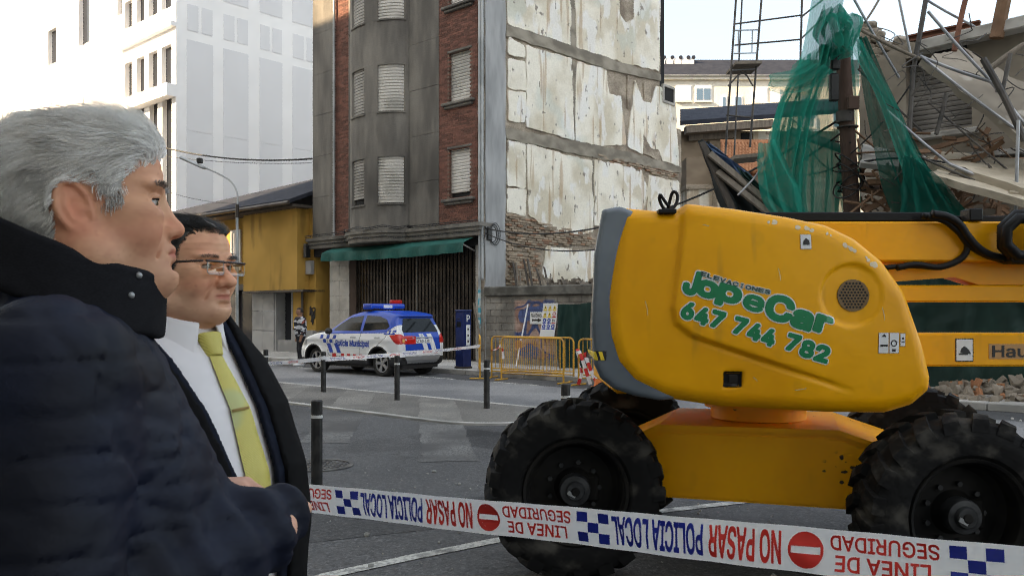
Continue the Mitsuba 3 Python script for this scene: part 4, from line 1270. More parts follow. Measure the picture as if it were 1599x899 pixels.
cable(pt + [0, 0, -.8], at(1250, 205, 16.6), 0.3, 0.012, 'thin wire looping left from the middle of the utility pole')

# ---- scaffold tower on the left
SC = thing('scaffold_tower', 'thin steel scaffold tower rising left of the green netting', 'scaffold')
YS = 20.0
tb = lambda x0, y0, x1, y1, r=0.026, Y0=YS, Y1=None: bar(at(x0, y0, Y0), at(x1, y1, Y1 or Y0), r, 8)
for a in ((1151, -25, 1132, 250), (1191, -25, 1171, 230), (1253, -25, 1246, 240)):
    part(SC, 'standard', tb(*a), 'tube_dark', 40)
part(SC, 'standard', tb(1160, -25, 1146, 250, .022, 22.0), 'tube_dark', 40)
for a in ((1147, 38, 1253, 24), (1147, 71, 1250, 62), (1250, 28, 1285, 0), (1250, 62, 1285, 28), (1134, 180, 1172, 184)):
    part(SC, 'ledger', tb(*a, .020), 'tube_dark', 40)
for a in ((1144, 48, 1184, 47), (1146, 84, 1181, 83), (1153, 48, 1153, 84), (1175, 48, 1174, 84), (1141, 110, 1180, 108)):
    part(SC, 'ladder_frame', tb(*a, .016), 'tube_steel', 40)
for a in ((1137, 135, 1152, 118), (1152, 118, 1165, 112), (1176, 135, 1166, 118), (1166, 118, 1156, 112)):
    part(SC, 'brace', tb(*a, .018), 'tube_dark', 40)
part(SC, 'platform', beam(at(1141, 107, 20.2), at(1181, 106, 20.2), 0.9, 0.06), 'timber_grey')
part(SC, 'platform', beam(at(1140, 250, 19.6), at(1185, 246, 19.6), 0.8, 0.08), 'timber_grey')

# ---- loose tubes and poles of the fallen scaffold on the right
TUB = [
    (1450, -25, 1426, 110, 14.9, 14.9, .045, 'tube_dark'), (1426, 108, 1411, 335, 14.9, 14.7, .045, 'tube_dark'), (1514, -25, 1490, 80, 15.6, 15.6, .05, 'rust_steel'),
    (1323, -20, 1404, 122, 15.2, 15.4, .022, 'tube_steel'), (1400, -20, 1422, 84, 15.4, 15.4, .022, 'tube_steel'), (1430, -10, 1522, 42, 15.6, 15.8, .022, 'tube_steel'),
    (1378, -10, 1350, 36, 15.6, 15.4, .02, 'timber_grey'), (1449, 18, 1546, 126, 14.6, 14.6, .026, 'tube_steel'), (1546, 126, 1640, 240, 14.6, 14.2, .026, 'tube_steel'),
    (1346, 48, 1436, 92, 15.0, 14.8, .03, 'timber_grey'), (1436, 88, 1548, 128, 14.8, 14.6, .03, 'tube_steel'), (1440, 90, 1594, 208, 14.7, 14.3, .026, 'tube_steel'),
    (1384, 172, 1482, 256, 14.6, 14.4, .026, 'tube_steel'), (1482, 256, 1640, 318, 14.4, 13.8, .03, 'tube_steel'), (1425, 240, 1640, 330, 14.6, 13.8, .022, 'tube_dark'),
    (1590, 188, 1586, 328, 13.8, 13.8, .028, 'tube_steel'), (1535, 92, 1600, 220, 14.2, 14.0, .055, 'tube_dark'), (1640, 52, 1548, 106, 14.2, 14.4, .05, 'timber_grey'),
    (1578, 84, 1566, 138, 14.2, 14.2, .035, 'tube_dark'), (1478, 146, 1462, 210, 14.9, 14.9, .04, 'tube_dark'), (1440, 120, 1424, 150, 14.6, 14.7, .03, 'tube_dark'),
    (1450, 160, 1640, 320, 15.0, 14.2, .016, 'tube_dark'), (1576, 300, 1640, 306, 13.6, 13.6, .03, 'slab_cream'), (1340, 108, 1440, 205, 15.5, 15.2, .018, 'tube_dark'),
]
LT = ['dark upright scaffold tube right of the netting, upper length', 'dark upright scaffold tube right of the netting, lower length', 'rusty upright tube crossing the broken wall head', 'thin tube running down right from the top of the utility pole',
      'thin steep tube above the broken stones', 'thin tube sloping down to the rusty beam', 'pale stick leaning over the broken stones', 'steel tube from the dark upright down to the middle joint', 'steel tube from the middle joint down to the right edge',
      'grey timber lying from the netting to the dark upright', 'short silver tube from the dark upright to the middle joint', 'long silver tube falling across the hanging panel', 'steel tube sloping down under the shutter',
      'steel tube lying on the pale floor slab', 'dark tube lying below the one on the pale slab', 'upright steel tube at the right edge', 'bent dark pole at the right edge', 'grey branch-like pole reaching in from the right edge',
      'short dark stay under the branch-like pole', 'short dark tube leaning on the roller shutter', 'short dark brace beside the dark upright', 'thin dark wire-like rod across the hanging panel', 'pale stick lying on the lowest slab', 'thin dark rod across the rendered wall left of the shutter']
for (x0, y0, x1, y1, Y0, Y1, r, m_), l in zip(TUB, LT):
    p0, p1 = at(x0, y0, Y0), at(x1, y1, Y1)
    mid = (p0 + p1) / 2 + np.array([0, 0, -0.02 if r < .05 else 0.06])
    loose('scaffold_tube', l, 'tube', tube(curve([p0, mid, p1], 4), r, 8), m_, 40)

# ---- debris netting and tarpaulins
scene['net_cloth'] = {'type': 'twosided', 'bsdf': {'type': 'principled', 'base_color': proc(lambda p, n, uv: mix((0.010, 0.125, 0.085), (0.022, 0.22, 0.15), tfbm(p.x * 3, p.y * 3, p.z * 3, 3))), 'roughness': 0.7}}
def net_mat(key, op, col=(0.04, 0.34, 0.26)):
    scene[key] = {'type': 'mask', 'opacity': op, 'bsdf': {'type': 'principledthin', 'base_color': {'type': 'rgb', 'value': list(col)}, 'roughness': 0.7, 'diff_trans': 0.9, 'spec_trans': 0.0, 'eta': 1.3}}
    return key
net_mat('net_thin', 0.52); net_mat('net_thick', 0.68); net_mat('net_deep', 0.70, [0.012, 0.11, 0.085])
M('net_dark', proc(lambda p, n, uv: mix((0.004, 0.020, 0.017), (0.011, 0.046, 0.037), tfbm(p.x * 2.5, p.y * 2.5, p.z * 1.4, 4))), 0.75)


def drape(left, right, Y, seed=0, fold=0.12, nf=5, n=44, m=40):
    """cloth between two pixel polylines at the distance Y, hanging in folds"""
    L, R = curve([at(x, y, Y) for x, y in left], 12), curve([at(x, y, Y) for x, y in right], 12)
    t = np.linspace(0, 1, n)
    res = lambda P: np.stack([np.interp(t, np.linspace(0, 1, len(P)), P[:, k]) for k in range(3)], -1)
    L, R = res(L), res(R)
    s = np.linspace(0, 1, m)[None, :, None]
    q = L[:, None] * (1 - s) + R[:, None] * s
    ph = meshkit.fbm(np.stack([np.broadcast_to(s[..., 0] * nf, q.shape[:2]), np.broadcast_to(t[:, None] * 1.6, q.shape[:2]), np.full(q.shape[:2], seed * 3.1)], -1), 3, seed)
    wv = np.sin(s[..., 0] * nf * 2 * math.pi + 5 * ph + seed) * fold + (ph - 0.5) * fold * 3
    w_ = np.linalg.norm(R - L, axis=1)[:, None]
    q[..., 1] += wv * np.clip(w_, 0.2, 1)
    q[..., 0] += 0.25 * wv * np.sin(t * 9 + seed)[:, None]
    q[..., 2] += 0.2 * fold * np.sin(s[..., 0] * 9 + t[:, None] * 7 + seed)
    i, j = np.meshgrid(np.arange(n - 1), np.arange(m - 1), indexing='ij')
    f = np.stack([i * m + j, (i + 1) * m + j, (i + 1) * m + j + 1, i * m + j + 1], -1).reshape(-1, 4)
    return tm(q.reshape(-1, 3), f)


NET = thing('debris_net', 'torn green debris netting hanging from the top of the wooden utility pole', 'netting')
part(NET, 'left_fall', drape([(1272, -20), (1250, 90), (1215, 160), (1200, 235), (1190, 300), (1195, 345)], [(1322, -20), (1300, 80), (1270, 180), (1262, 250), (1258, 300), (1262, 350)], 15.2, 1, 0.16, 5), 'net_thick', True)
part(NET, 'left_flap', drape([(1262, 95), (1235, 108), (1204, 118), (1200, 130)], [(1300, 108), (1262, 142), (1225, 148), (1204, 141)], 15.1, 2, 0.10, 3), 'net_thin', True)
part(NET, 'top_bundle', drape([(1282, 10), (1268, 55), (1290, 90), (1300, 70)], [(1330, 20), (1346, 40), (1330, 78), (1318, 92)], 15.25, 3, 0.22, 4), 'net_thick', True)
part(NET, 'top_flap', drape([(1290, 20), (1298, 52), (1310, 72)], [(1330, 25), (1346, 32), (1332, 80)], 15.0, 4, 0.14, 3), 'net_thick', True)
part(NET, 'middle_fall', drape([(1250, 92), (1240, 200), (1245, 345)], [(1345, 40), (1343, 200), (1344, 345)], 15.95, 5, 0.10, 5), 'net_thin', True)
part(NET, 'left_edge', drape([(1240, 100), (1216, 170), (1200, 240), (1196, 345)], [(1282, 80), (1256, 160), (1244, 250), (1250, 345)], 15.5, 6, 0.16, 4), 'net_thin', True)
part(NET, 'low_hood', drape([(1184, 226), (1183, 260), (1190, 310), (1212, 345)], [(1212, 218), (1232, 260), (1250, 300), (1262, 348)], 14.9, 7, 0.10, 3), 'net_thick', True)
part(NET, 'right_fall', drape([(1328, 75), (1372, 160), (1400, 240), (1430, 330)], [(1345, 60), (1392, 150), (1440, 250), (1520, 345)], 14.4, 8, 0.08, 3), 'net_thin', True)
part(NET, 'right_low', drape([(1410, 240), (1405, 290), (1400, 345)], [(1440, 255), (1490, 305), (1530, 345)], 14.2, 9, 0.08, 4), 'net_deep', True)
part(NET, 'pole_veil', drape([(1290, 60), (1262, 150), (1240, 250), (1236, 345)], [(1330, 60), (1338, 150), (1336, 250), (1334, 345)], 16.15, 10, 0.14, 6), 'net_thin', True)
part(NET, 'right_veil', drape([(1340, 60), (1352, 170), (1380, 270), (1400, 345)], [(1350, 58), (1400, 160), (1450, 262), (1500, 345)], 14.7, 11, 0.10, 4), 'net_deep', True)
TP = thing('tarpaulin', 'dark tarpaulin slumped at the foot of the left scaffold tower', 'tarpaulin')
M('tarp_black', proc(lambda p, n, uv: mix((0.012, 0.016, 0.017), (0.045, 0.055, 0.056), tfbm(p.x * 5, p.y * 5, p.z * 5, 3))), 0.5)
M('tarp_blue', mottled((0.02, 0.045, 0.11), (0.07, 0.12, 0.22), 5.0), 0.5)
part(TP, 'cloth', drape([(1092, 218), (1104, 262), (1122, 300), (1140, 350)], [(1104, 222), (1150, 270), (1200, 310), (1262, 352)], 15.6, 11, 0.10, 4), 'tarp_black', True)
part(TP, 'blue_cloth', drape([(1098, 222), (1120, 246), (1140, 268)], [(1110, 226), (1146, 250), (1176, 278)], 15.4, 12, 0.10, 3, 20, 16), 'tarp_blue', True)
part(TP, 'green_cloth', drape([(1150, 262), (1166, 290), (1200, 345)], [(1170, 272), (1208, 306), (1270, 350)], 15.2, 13, 0.08, 3), 'net_dark', True)
for i, (a, b_, l) in enumerate((((1108, 240, 15.3), (1242, 352, 15.0), 'longest board on the slumped dark tarpaulin'), ((1120, 268, 15.3), (1222, 350, 14.9), 'second board on the slumped dark tarpaulin'), ((1096, 222, 15.4), (1152, 345, 15.2), 'steep board at the left edge of the slumped tarpaulin'))):
    loose('board', l, 'board', beam(at(*a), at(*b_), 0.12, 0.05, (0.2, -0.9, 0.3)), 'timber_grey' if i < 2 else 'timber_dark')
loose('steel_rod', 'thin pale rod leaning across the slumped tarpaulin', 'rod', tube(curve([at(1152, 305, 15), at(1180, 275, 15), at(1197, 245, 15)], 5), .018, 6), 'tube_steel', True)
# dark green netting on the site fence at street level
FN = thing('site_fence', 'dark green netting on the site fence behind the yellow lift', 'fence')
na, nz = 200, 40
A_, Z_ = np.meshgrid(np.linspace(4.9, 17.5, na), np.linspace(0.05, 2.9, nz), indexing='ij')
nn = meshkit.fbm(np.stack([A_ * 1.1, Z_ * 0.8, A_ * 0], -1), 4, 3)
D_ = 0.05 + 0.28 * (nn - 0.5) + 0.05 * np.sin(A_ * 6 + 3 * nn * 6)
q = np.stack([A_, D_, Z_ + 0.2 * (nn - .5) * (Z_ > 2.5)], -1).reshape(-1, 3) @ SM[:3, :3].T + CORNER
i, j = np.meshgrid(np.arange(na - 1), np.arange(nz - 1), indexing='ij')
part(FN, 'netting', tm(q, np.stack([i * nz + j, (i + 1) * nz + j, (i + 1) * nz + j + 1, i * nz + j + 1], -1).reshape(-1, 4)), 'net_dark', True)
for a in np.arange(5.0, 17.6, 2.1):
    part(FN, 'post', bar(ev(a, 0.25, 0), ev(a, 0.25, 3.0), 0.03, 8), 'tube_dark', 40)
GTP = thing('tarpaulin', 'dark green tarpaulin hung on the street wall right of the signs', 'tarpaulin')
put(GTP, drape([(872, 476), (870, 520), (872, 578)], [(940, 472), (938, 520), (936, 580)], 22.7, 14, 0.06, 3, 26, 30), 'net_dark', True)
# rubble heap by the fence
RB = thing('rubble_heap', 'heap of broken bricks and stones behind the right rear wheel of the lift', 'rubble')
heap = []
for i in range(420):
    a = 12.2 + 3.6 * rng.random() ** 0.8
    t = 0.15 + 2.2 * rng.random()
    hgt = max(0, 0.40 * (1 - abs(t - 0.7) / 1.7)) * min(1, (a - 12.0) / 1.8)
    s_ = 0.035 + 0.11 * rng.random() ** 2
    m_ = trimesh.convex.convex_hull((rng.random((11, 3)) - .5) * 2 * np.array([s_ * 1.3, s_, s_ * 0.9])) if i % 4 else bx(-.12, .12, -.055, .055, -.035, .035, .006); m_.apply_transform(trimesh.transformations.euler_matrix(*(rng.random(3) * 3)))
    m_.apply_translation([a, -t, hgt * rng.random() ** 0.4 + s_ * 0.3]); m_.apply_transform(SM)
    if i < 150:
        part(RB, 'stone', m_, 'stone_rubble' if i % 4 else 'clay_tile')
    else:
        heap.append(m_)
part(RB, 'small_stone', cat(heap), 'stone_rubble', kind='stuff')

# ================================================================== things on the far pavement
M('meter_blue', mottled((0.008, 0.016, 0.085), (0.014, 0.026, 0.12), 3.0), 0.35)
M('white_print', (0.72, 0.73, 0.74), 0.5)
M('blue_print', (0.012, 0.05, 0.36), 0.5)
M('red_print', (0.52, 0.022, 0.018), 0.5)
M('yellow_print', (0.75, 0.55, 0.03), 0.5)
M('black_print', (0.015, 0.015, 0.016), 0.5)
mp = at(723.5, 575, 22.6)
PM = SM.copy(); PM[:3, 3] = [mp[0], mp[1], 0.12]
mt = thing('parking_meter', 'dark blue parking meter pillar standing right of the police car', 'parking meter')
part(mt, 'cabinet', bx(-.15, .15, -.15, .15, 0.02, 1.50, .012, PM), 'meter_blue')
part(mt, 'head', bx(-.165, .165, -.165, .165, 1.503, 1.56, .015, PM), 'meter_blue')
part(mt, 'foot', bx(-.17, .17, -.17, .17, 0, 0.06, .006, PM), 'gate_metal')
sd = np.eye(4); sd[:3, 0], sd[:3, 1], sd[:3, 2], sd[:3, 3] = VD, FZ, WD, PM[:3, 3] + WD * 0.1505
part(mt, 'label_plate', extrude(sbox(-.05, .62, .10, 1.16), .003, sd), 'white_print')
part(mt, 'parking_sign', extrude(fit_text('P', -.03, .09, 1.24, 1.42), .003, sd), 'white_print')
for i in range(3):
    part(mt, 'pictogram', extrude(Point(.025, .72 + i * .16).buffer(.03, 6) if i else sbox(0, .68, .05, .75), .003, sd @ trimesh.transformations.translation_matrix([0, 0, .0035])), 'black_print')
fs = fm(0) ; fs[:3, 3] = PM[:3, 3] - VD * 0.1505
part(mt, 'coin_slot', extrude(sbox(-.10, 1.30, .02, 1.32), .004, fs), 'black_print')
part(mt, 'screen', extrude(sbox(-.10, 1.10, .06, 1.24), .004, fs), 'dark_glass')

# barriers
M('barrier_yellow', proc(lambda p, n, uv: mix((0.62, 0.34, 0.035), (0.40, 0.22, 0.06), smoothstep(0.5, 0.72, tfbm(p.x * 5, p.y * 5, p.z * 5, 3)))), 0.5)


def barrier(p0, p1, label):
    p0, p1 = np.array([*p0, 0.0]), np.array([*p1, 0.0])
    b = thing('barrier', label, 'barrier', 'yellow pedestrian barriers along the street wall')
    L = np.linalg.norm(p1 - p0); m = frame(p0, p1 - p0)
    W = lambda q: np.asarray(q) @ m[:3, :3].T + p0
    R = .12
    arc = lambda cx, cz, a0, a1: [[cx + R * math.cos(t), 0, cz + R * math.sin(t)] for t in np.linspace(a0, a1, 7)]
    fr = [[0, 0, .02]] + arc(R, 1.02 - R, math.pi, math.pi / 2) + arc(L - R, 1.02 - R, math.pi / 2, 0) + [[L, 0, .02]]
    part(b, 'frame', tube(W(fr), .021, 8), 'barrier_yellow', True)
    for z in (.24, .17):
        part(b, 'rail', bar(W([0, 0, z]), W([L, 0, z]), .015, 8), 'barrier_yellow', True)
    n = int(L / .115)
    for i in range(1, n):
        x = L * i / n
        part(b, 'bar', bar(W([x, 0, .24]), W([x, 0, 1.02]), .0085, 6), 'barrier_yellow', True)
    for x in (0.0, L):
        part(b, 'foot', bar(W([x, -.25, .02]), W([x, .25, .02]), .018, 8), 'barrier_yellow', True)
    return b


barrier((-.25, 20.2), (1.16, 19.15), 'front yellow barrier with evenly spaced bars, in front of the signs on the wall')
barrier((-.50, 20.9), (1.42, 19.62), 'rear yellow barrier, partly hidden behind the front one')
barrier((1.47, 18.75), (3.1, 17.2), 'yellow barrier wrapped in red and white tape, partly hidden by the lift')
barrier((-.77, 20.5), (-.86, 22.3), 'yellow barrier seen end on, beside the blue parking meter')
scene['tape_white'] = {'type': 'principledthin', 'base_color': {'type': 'rgb', 'value': [.90, .90, .92]}, 'roughness': 0.35, 'diff_trans': 0.75, 'spec_trans': 0.0, 'eta': 1.45}


def ribbon(pts, w, up=(0, 0, 1), tw=0.0):
    p = curve(pts, 8)
    t = np.gradient(p, axis=0); t /= np.linalg.norm(t, axis=1, keepdims=True)
    u = np.asarray(up, float) - t * (t @ np.asarray(up, float))[:, None]
    u /= np.linalg.norm(u, axis=1, keepdims=True)
    s = np.cross(t, u)
    a = tw * np.linspace(0, 1, len(p))[:, None]
    u = u * np.cos(a) + s * np.sin(a)
    v = np.vstack([p - u * w / 2, p + u * w / 2]); n = len(p)
    return tm(v, [[i, i + 1, n + i + 1, n + i] for i in range(n - 1)])


def striped(pts, w, key, tw=0.0, up=(0, 0, 1)):
    """red and white tape: white ribbon with red blocks laid on it"""
    me = ribbon(pts, w, up, tw)
    part(key, 'band', me, 'tape_white', True)
    n = len(me.vertices) // 2
    v = np.asarray(me.vertices)
    nn = np.cross(v[1:n] - v[:n - 1], v[n:2 * n - 1] - v[:n - 1]); nn = np.vstack([nn, nn[-1:]]); nn /= np.linalg.norm(nn, axis=1, keepdims=True)
    s = np.where((nn @ np.array([0, -1.0, 0]))[:, None] > 0, 1, -1) * .003
    vv = np.vstack([v[:n] + nn * s, v[n:] + nn * s])
    for i0 in range(0, n - 1, 8):
        me = tm(vv, [[i, i + 1, n + i + 1, n + i] for i in range(i0, min(i0 + 4, n - 1))]); me.remove_unreferenced_vertices()
        part(key, 'red_stripe', me, 'red_print', True)


for pts, l, tw in (([(901, 545, 18.7), (906, 552, 18.6), (914, 575, 18.5), (922, 600, 18.4)], 'red and white tape hanging down the right side of the wrapped barrier', 0.3),
                   ([(903, 600, 18.6), (908, 582, 18.6), (904, 566, 18.65), (900, 548, 18.7)], 'red and white tape twisted up the left post of the wrapped barrier', 2.0),
                   ([(913, 550, 18.4), (918, 566, 18.4), (928, 590, 18.3), (934, 598, 18.2)], 'loose end of red and white tape beside the grey edge of the lift', 1.0),
                   ([(768, 546, 20.9), (775, 545, 20.7), (783, 540, 20.2), (786, 560, 20.15)], 'short red and white tape tied to the left end of the front barrier', 2.5)):
    k_ = thing('warning_tape', l, 'tape')
    striped([at(*q) for q in pts], .08, k_, tw, (1, 0, 0))
M('cone_orange', (0.60, 0.16, 0.03), 0.5)
cn = gnd(936, 606)
CO = thing('traffic_cone', 'squashed orange and white traffic cone at the foot of the wrapped barrier', 'cone')
m = np.eye(4); m[:3, 3] = [cn[0], cn[1], 0]
part(CO, 'base', bx(-.17, .17, -.17, .17, 0, .03, .006, m), 'cone_orange')
part(CO, 'body', trimesh.creation.revolve(np.array([[.13, .03], [.085, .22], [.075, .26], [.05, .36], [.035, .42], [0, .42]]), sections=20).apply_transform(m), 'cone_orange', 35)
part(CO, 'collar', trimesh.creation.revolve(np.array([[.089, .21], [.066, .31]]), sections=20).apply_transform(m), 'white_print', 35)

# signs on the street wall
SGD = -0.02


def sgn(x0, y0, x1, y1, d=SGD):
    a0, z0 = fa(x0, y1, d); a1, z1 = fa(x1, y0, d)
    return a0, a1, z0, z1


a0, a1, z0, z1 = sgn(828, 487, 848, 504)
z0, z1 = 1.28, 1.62
S1 = thing('sign', 'white sign with a black arrow reading PEATONES on the street wall', 'sign')
fz = fm(SGD)
part(S1, 'panel', extrude(sbox(a0, z0, a1, z1).buffer(-.02).buffer(.02, 4), .012, fz), 'white_print')
up = fz @ trimesh.transformations.translation_matrix([0, 0, .0135])
part(S1, 'lettering', extrude(fit_text('PEATONES', a0 + .04, a1 - .04, z1 - .15, z1 - .05), .003, up), 'black_print')
ca, cz = (a0 + a1) / 2, z0 + .11
part(S1, 'arrow', extrude(Polygon([(a0 + .08, cz - .025), (ca + .06, cz - .025), (ca + .06, cz - .06), (a1 - .05, cz), (ca + .06, cz + .06), (ca + .06, cz + .025), (a0 + .08, cz + .025)]), .003, up), 'black_print')
S2 = thing('safety_notice', 'tall white safety notice with rows of yellow, red and blue pictograms', 'sign')
b0, b1 = fa(849, 500, SGD)[0], fa(872, 500, SGD)[0]
nz = 14
zz_ = np.linspace(.93, 1.86, nz)
bow = .05 * ((1.5 - zz_).clip(0) / .57) ** 2
v = np.vstack([np.column_stack([np.full(nz, x) - .10 * (1.86 - zz_) / .93, -.04 - bow, zz_]) for x in (b0, b1)])
part(S2, 'panel', tm(v @ SM[:3, :3].T + CORNER, [[i, nz + i, nz + i + 1, i + 1] for i in range(nz - 1)]), 'white_print', True)


def onp(poly):
    """lay a drawing (0..3 wide, 0..6 high) on the notice"""
    x, y = flat(poly, None)[0].T, None
    v2, f2 = flat(poly)
    z = .95 + v2[:, 1] / 6 * .89
    bo = .05 * ((1.5 - z).clip(0) / .57) ** 2
    a = b0 + .02 + v2[:, 0] / 3 * (b1 - b0 - .04) - .10 * (1.86 - z) / .93
    return tm(np.column_stack([a, -.044 - bo, z]) @ SM[:3, :3].T + CORNER, f2)


for i in range(3):
    for j, kind in ((5.0, 'tri'), (3.75, 'mix'), (2.55, 'blue'), (1.45, 'blue')):
        cx = i + .5
        if kind == 'tri' or (kind == 'mix' and i < 2):
            part(S2, 'warning_mark', onp(Polygon([(cx - .36, j + .05), (cx + .36, j + .05), (cx, j + .78)])), 'yellow_print')
            part(S2, 'caption', onp(sbox(cx - .40, j - .27, cx + .40, j - .05)), 'yellow_print')
            part(S2, 'pictogram', onp(sbox(cx - .08, j + .15, cx + .08, j + .45)).apply_translation(-VD * .003), 'black_print')
        elif kind == 'mix':
            part(S2, 'ban_mark', onp(Point(cx, j + .4).buffer(.36, 8).difference(Point(cx, j + .4).buffer(.24, 8))), 'red_print')
            part(S2, 'caption', onp(sbox(cx - .40, j - .27, cx + .40, j - .05)), 'red_print')
        elif not (j > 2 and i == 2):
            part(S2, 'order_mark', onp(Point(cx, j + .4).buffer(.38, 8)), 'blue_print')
            part(S2, 'pictogram', onp(Point(cx, j + .42).buffer(.15, 6)).apply_translation(-VD * .003), 'white_print')
            part(S2, 'caption', onp(sbox(cx - .40, j - .2, cx + .40, j - .03)), 'blue_print')
        else:
            part(S2, 'pictogram', onp(sbox(cx - .25, j + .1, cx - .1, j + .7).union(sbox(cx + .05, j + .1, cx + .2, j + .5))), 'black_print')
            part(S2, 'caption', onp(sbox(cx - .40, j - .2, cx + .40, j - .03)), 'red_print')
R1 = thing('leaning_sign', 'rusty round sign on a white pole leaning upside down against the street wall', 'sign')
p0, p1 = at(806, 572, 22.9), at(824.5, 475, 24.0)
part(R1, 'pole', bar(p0, p1, .022, 8), 'white_frame', 40)
dc = p0 + (p1 - p0) * .34 - VD * .06
dm = np.eye(4); dm[:3, 0], dm[:3, 1], dm[:3, 2], dm[:3, 3] = WD, FZ, -VD, dc
part(R1, 'disc', extrude(Point(0, 0).buffer(.13, 16), .008, dm), 'clay_tile')
loose('stick', 'pale stick leaning on the stone pillar behind the parking meter', 'stick', bar(at(753, 545, 25.0), at(739.5, 473, 25.4), .03, 8), 'timber_grey', 40)

# ================================================================== the police car
CH = np.array([-.776, .63, 0]); CH /= np.linalg.norm(CH)
CM = frame([-2.77, 21.85, 0.0], CH)
PROF = np.array([(-.70, .30), (-.78, .42), (-.80, .62), (-.785, .80), (-.75, .98), (-.70, 1.06), (-.50, 1.38), (-.46, 1.475), (-.58, 1.52), (-.42, 1.57), (0.0, 1.63), (.5, 1.655), (.95, 1.635), (1.32, 1.55), (1.75, 1.31), (2.10, 1.115), (2.55, 1.05), (2.95, .965), (3.25, .84), (3.42, .70), (3.50, .52), (3.46, .34), (3.3, .26), (-.5, .26)])


def sdpoly(P, V):
    """signed distance of 2-D points to a closed polygon"""
    d = np.full(len(P), 1e9, np.float32); s = np.zeros(len(P), bool)
    for i in range(len(V)):
        a, b = V[i], V[(i + 1) % len(V)]
        e, w = b - a, P - a
        t = np.clip((w @ e) / (e @ e), 0, 1)
        d = np.minimum(d, ((w - t[:, None] * e) ** 2).sum(1))
        c1, c2 = P[:, 1] >= a[1], P[:, 1] < b[1]
        cr = e[0] * w[:, 1] - e[1] * w[:, 0]
        s ^= (c1 & c2 & (cr > 0)) | (~c1 & ~c2 & (cr < 0))
    return np.sqrt(d) * np.where(s, -1, 1)


PROF[:, 0] = np.where(PROF[:, 0] < -.4, -.4 + (PROF[:, 0] + .4) * .72, np.where(PROF[:, 0] > 2.6, 2.6 + (PROF[:, 0] - 2.6) * .80, PROF[:, 0]))
prof_f = PROF.astype(np.float32)


def car_sdf(p):
    x, y, z = p[:, 0], np.abs(p[:, 1]), p[:, 2]
    d2 = sdpoly(p[:, [0, 2]], prof_f)
    w = np.interp(z, [.2, .35, .6, .95, 1.08, 1.35, 1.55, 1.7], [.80, .865, .885, .87, .83, .715, .615, .5])
    w = w - .16 * np.clip((x - 2.6) / .72, 0, 1) ** 2 - .12 * np.clip((-.25 - x) / .45, 0, 1) ** 2 - .05 * np.clip((x - 1.4) / .8, 0, 1) * (z > 1.08)
    w = w + .012 * np.exp(-((z - .90) / .05) ** 2) - .012 * np.exp(-((z - .60 - .05 * x) / .10) ** 2)
    w = w + .022 * (np.exp(-((np.hypot(x, z - .34) - .41) / .05) ** 2) + np.exp(-((np.hypot(x - 2.555, z - .34) - .41) / .05) ** 2)) * (z < 1)
    d = smax(d2, (y - w) * .95, .09)
    for cx in (0.0, 2.555):
        d = np.maximum(d, -np.maximum(np.hypot(x - cx, z - .34) - .385, .60 - y))
    return d


car = nets(car_sdf, (-.95, -1.0, .15), (3.65, 1.0, 1.8), .022)
CI = [float(x) for x in np.linalg.inv(CM).ravel()]


def car_paint(p, n, uv):
    x = p.x * CI[0] + p.y * CI[1] + CI[3]
    y = p.x * CI[4] + p.y * CI[5] + CI[7]
    z = p.z
    white, blue, black = mi.Color3f(.70, .71, .72), mi.Color3f(.010, .060, .42), mi.Color3f(.012, .012, .013)
    ay = dr.abs(y)
    line = 1.085 - 0.02 * x + 0.22 * smoothstep(-.1, -.62, x)
    side_blue = (z > line) & (x < 2.1)
    rear_blue = (x < -.52) & (z > .66) & (y < .60) & (y > -.62) & (z < 1.14)
    roof = z > 1.5
    c = dr.select(side_blue | rear_blue | (roof & (x < 1.3)), blue, white)
    r1 = dr.hypot(x, z - .34); r2 = dr.hypot(x - 2.555, z - .34)
    c = dr.select((z < .40) | (r1 < .43) | (r2 < .43) | ((x < -.42) & (z < .50)), black, c)
    return c


M('car_paint', proc(car_paint), 0.28, clearcoat=0.8, clearcoat_gloss=0.9)
M('car_glass', (0.006, 0.008, 0.009), 0.05, spec=0.3)
M('tyre_black', mottled((0.012, 0.012, 0.012), (0.028, 0.027, 0.026), 8.0), 0.8)
M('alloy', (0.42, 0.43, 0.45), 0.35, 0.7)
M('lamp_red', (0.50, 0.015, 0.010), 0.12, spec=0.8)
M('lamp_clear', (0.70, 0.42, 0.15), 0.12)
M('lightbar_blue', (0.008, 0.06, 0.48), 0.12, spec=0.7)
M('silver_trim', (0.32, 0.33, 0.34), 0.4, 0.5)
PC = thing('police_car', 'white and blue police car with a blue roof light bar, parked at the far kerb', 'car')
part(PC, 'body', car.copy().apply_transform(CM), 'car_paint', True)
part(PC, 'underbody', bx(-.6, 3.3, -.62, .62, .20, .75, 0, CM), 'black_print')
SIDE = lambda v: np.column_stack([v[:, 0], np.full(len(v), 1.05), v[:, 1]])
SIDR = lambda v: np.column_stack([v[:, 0], np.full(len(v), -1.05), v[:, 1]])
REAR = lambda v: np.column_stack([np.full(len(v), -1.0), -v[:, 0], v[:, 1]])       # drawn as seen from behind: x to the right
sdec = lambda poly, mat, name, lift=.005, par=PC, **k_: part(par, name, decal(poly, car_sdf, SIDE, (0, -1.0, 0), CM, .05, lift, .7), mat, True, **k_)
rdec = lambda poly, mat, name, lift=.005, par=PC, **k_: part(par, name, decal(poly, car_sdf, REAR, (1.0, 0, 0), CM, .05, lift, .9), mat, True, **k_)
FW = Polygon([(1.86, 1.135), (1.62, 1.30), (1.28, 1.475), (.80, 1.525), (.76, 1.135)]).buffer(-.02).buffer(.02)
RW = Polygon([(.66, 1.135), (.68, 1.53), (.20, 1.51), (-.10, 1.43), (-.28, 1.26), (-.20, 1.19)]).buffer(-.02).buffer(.02)
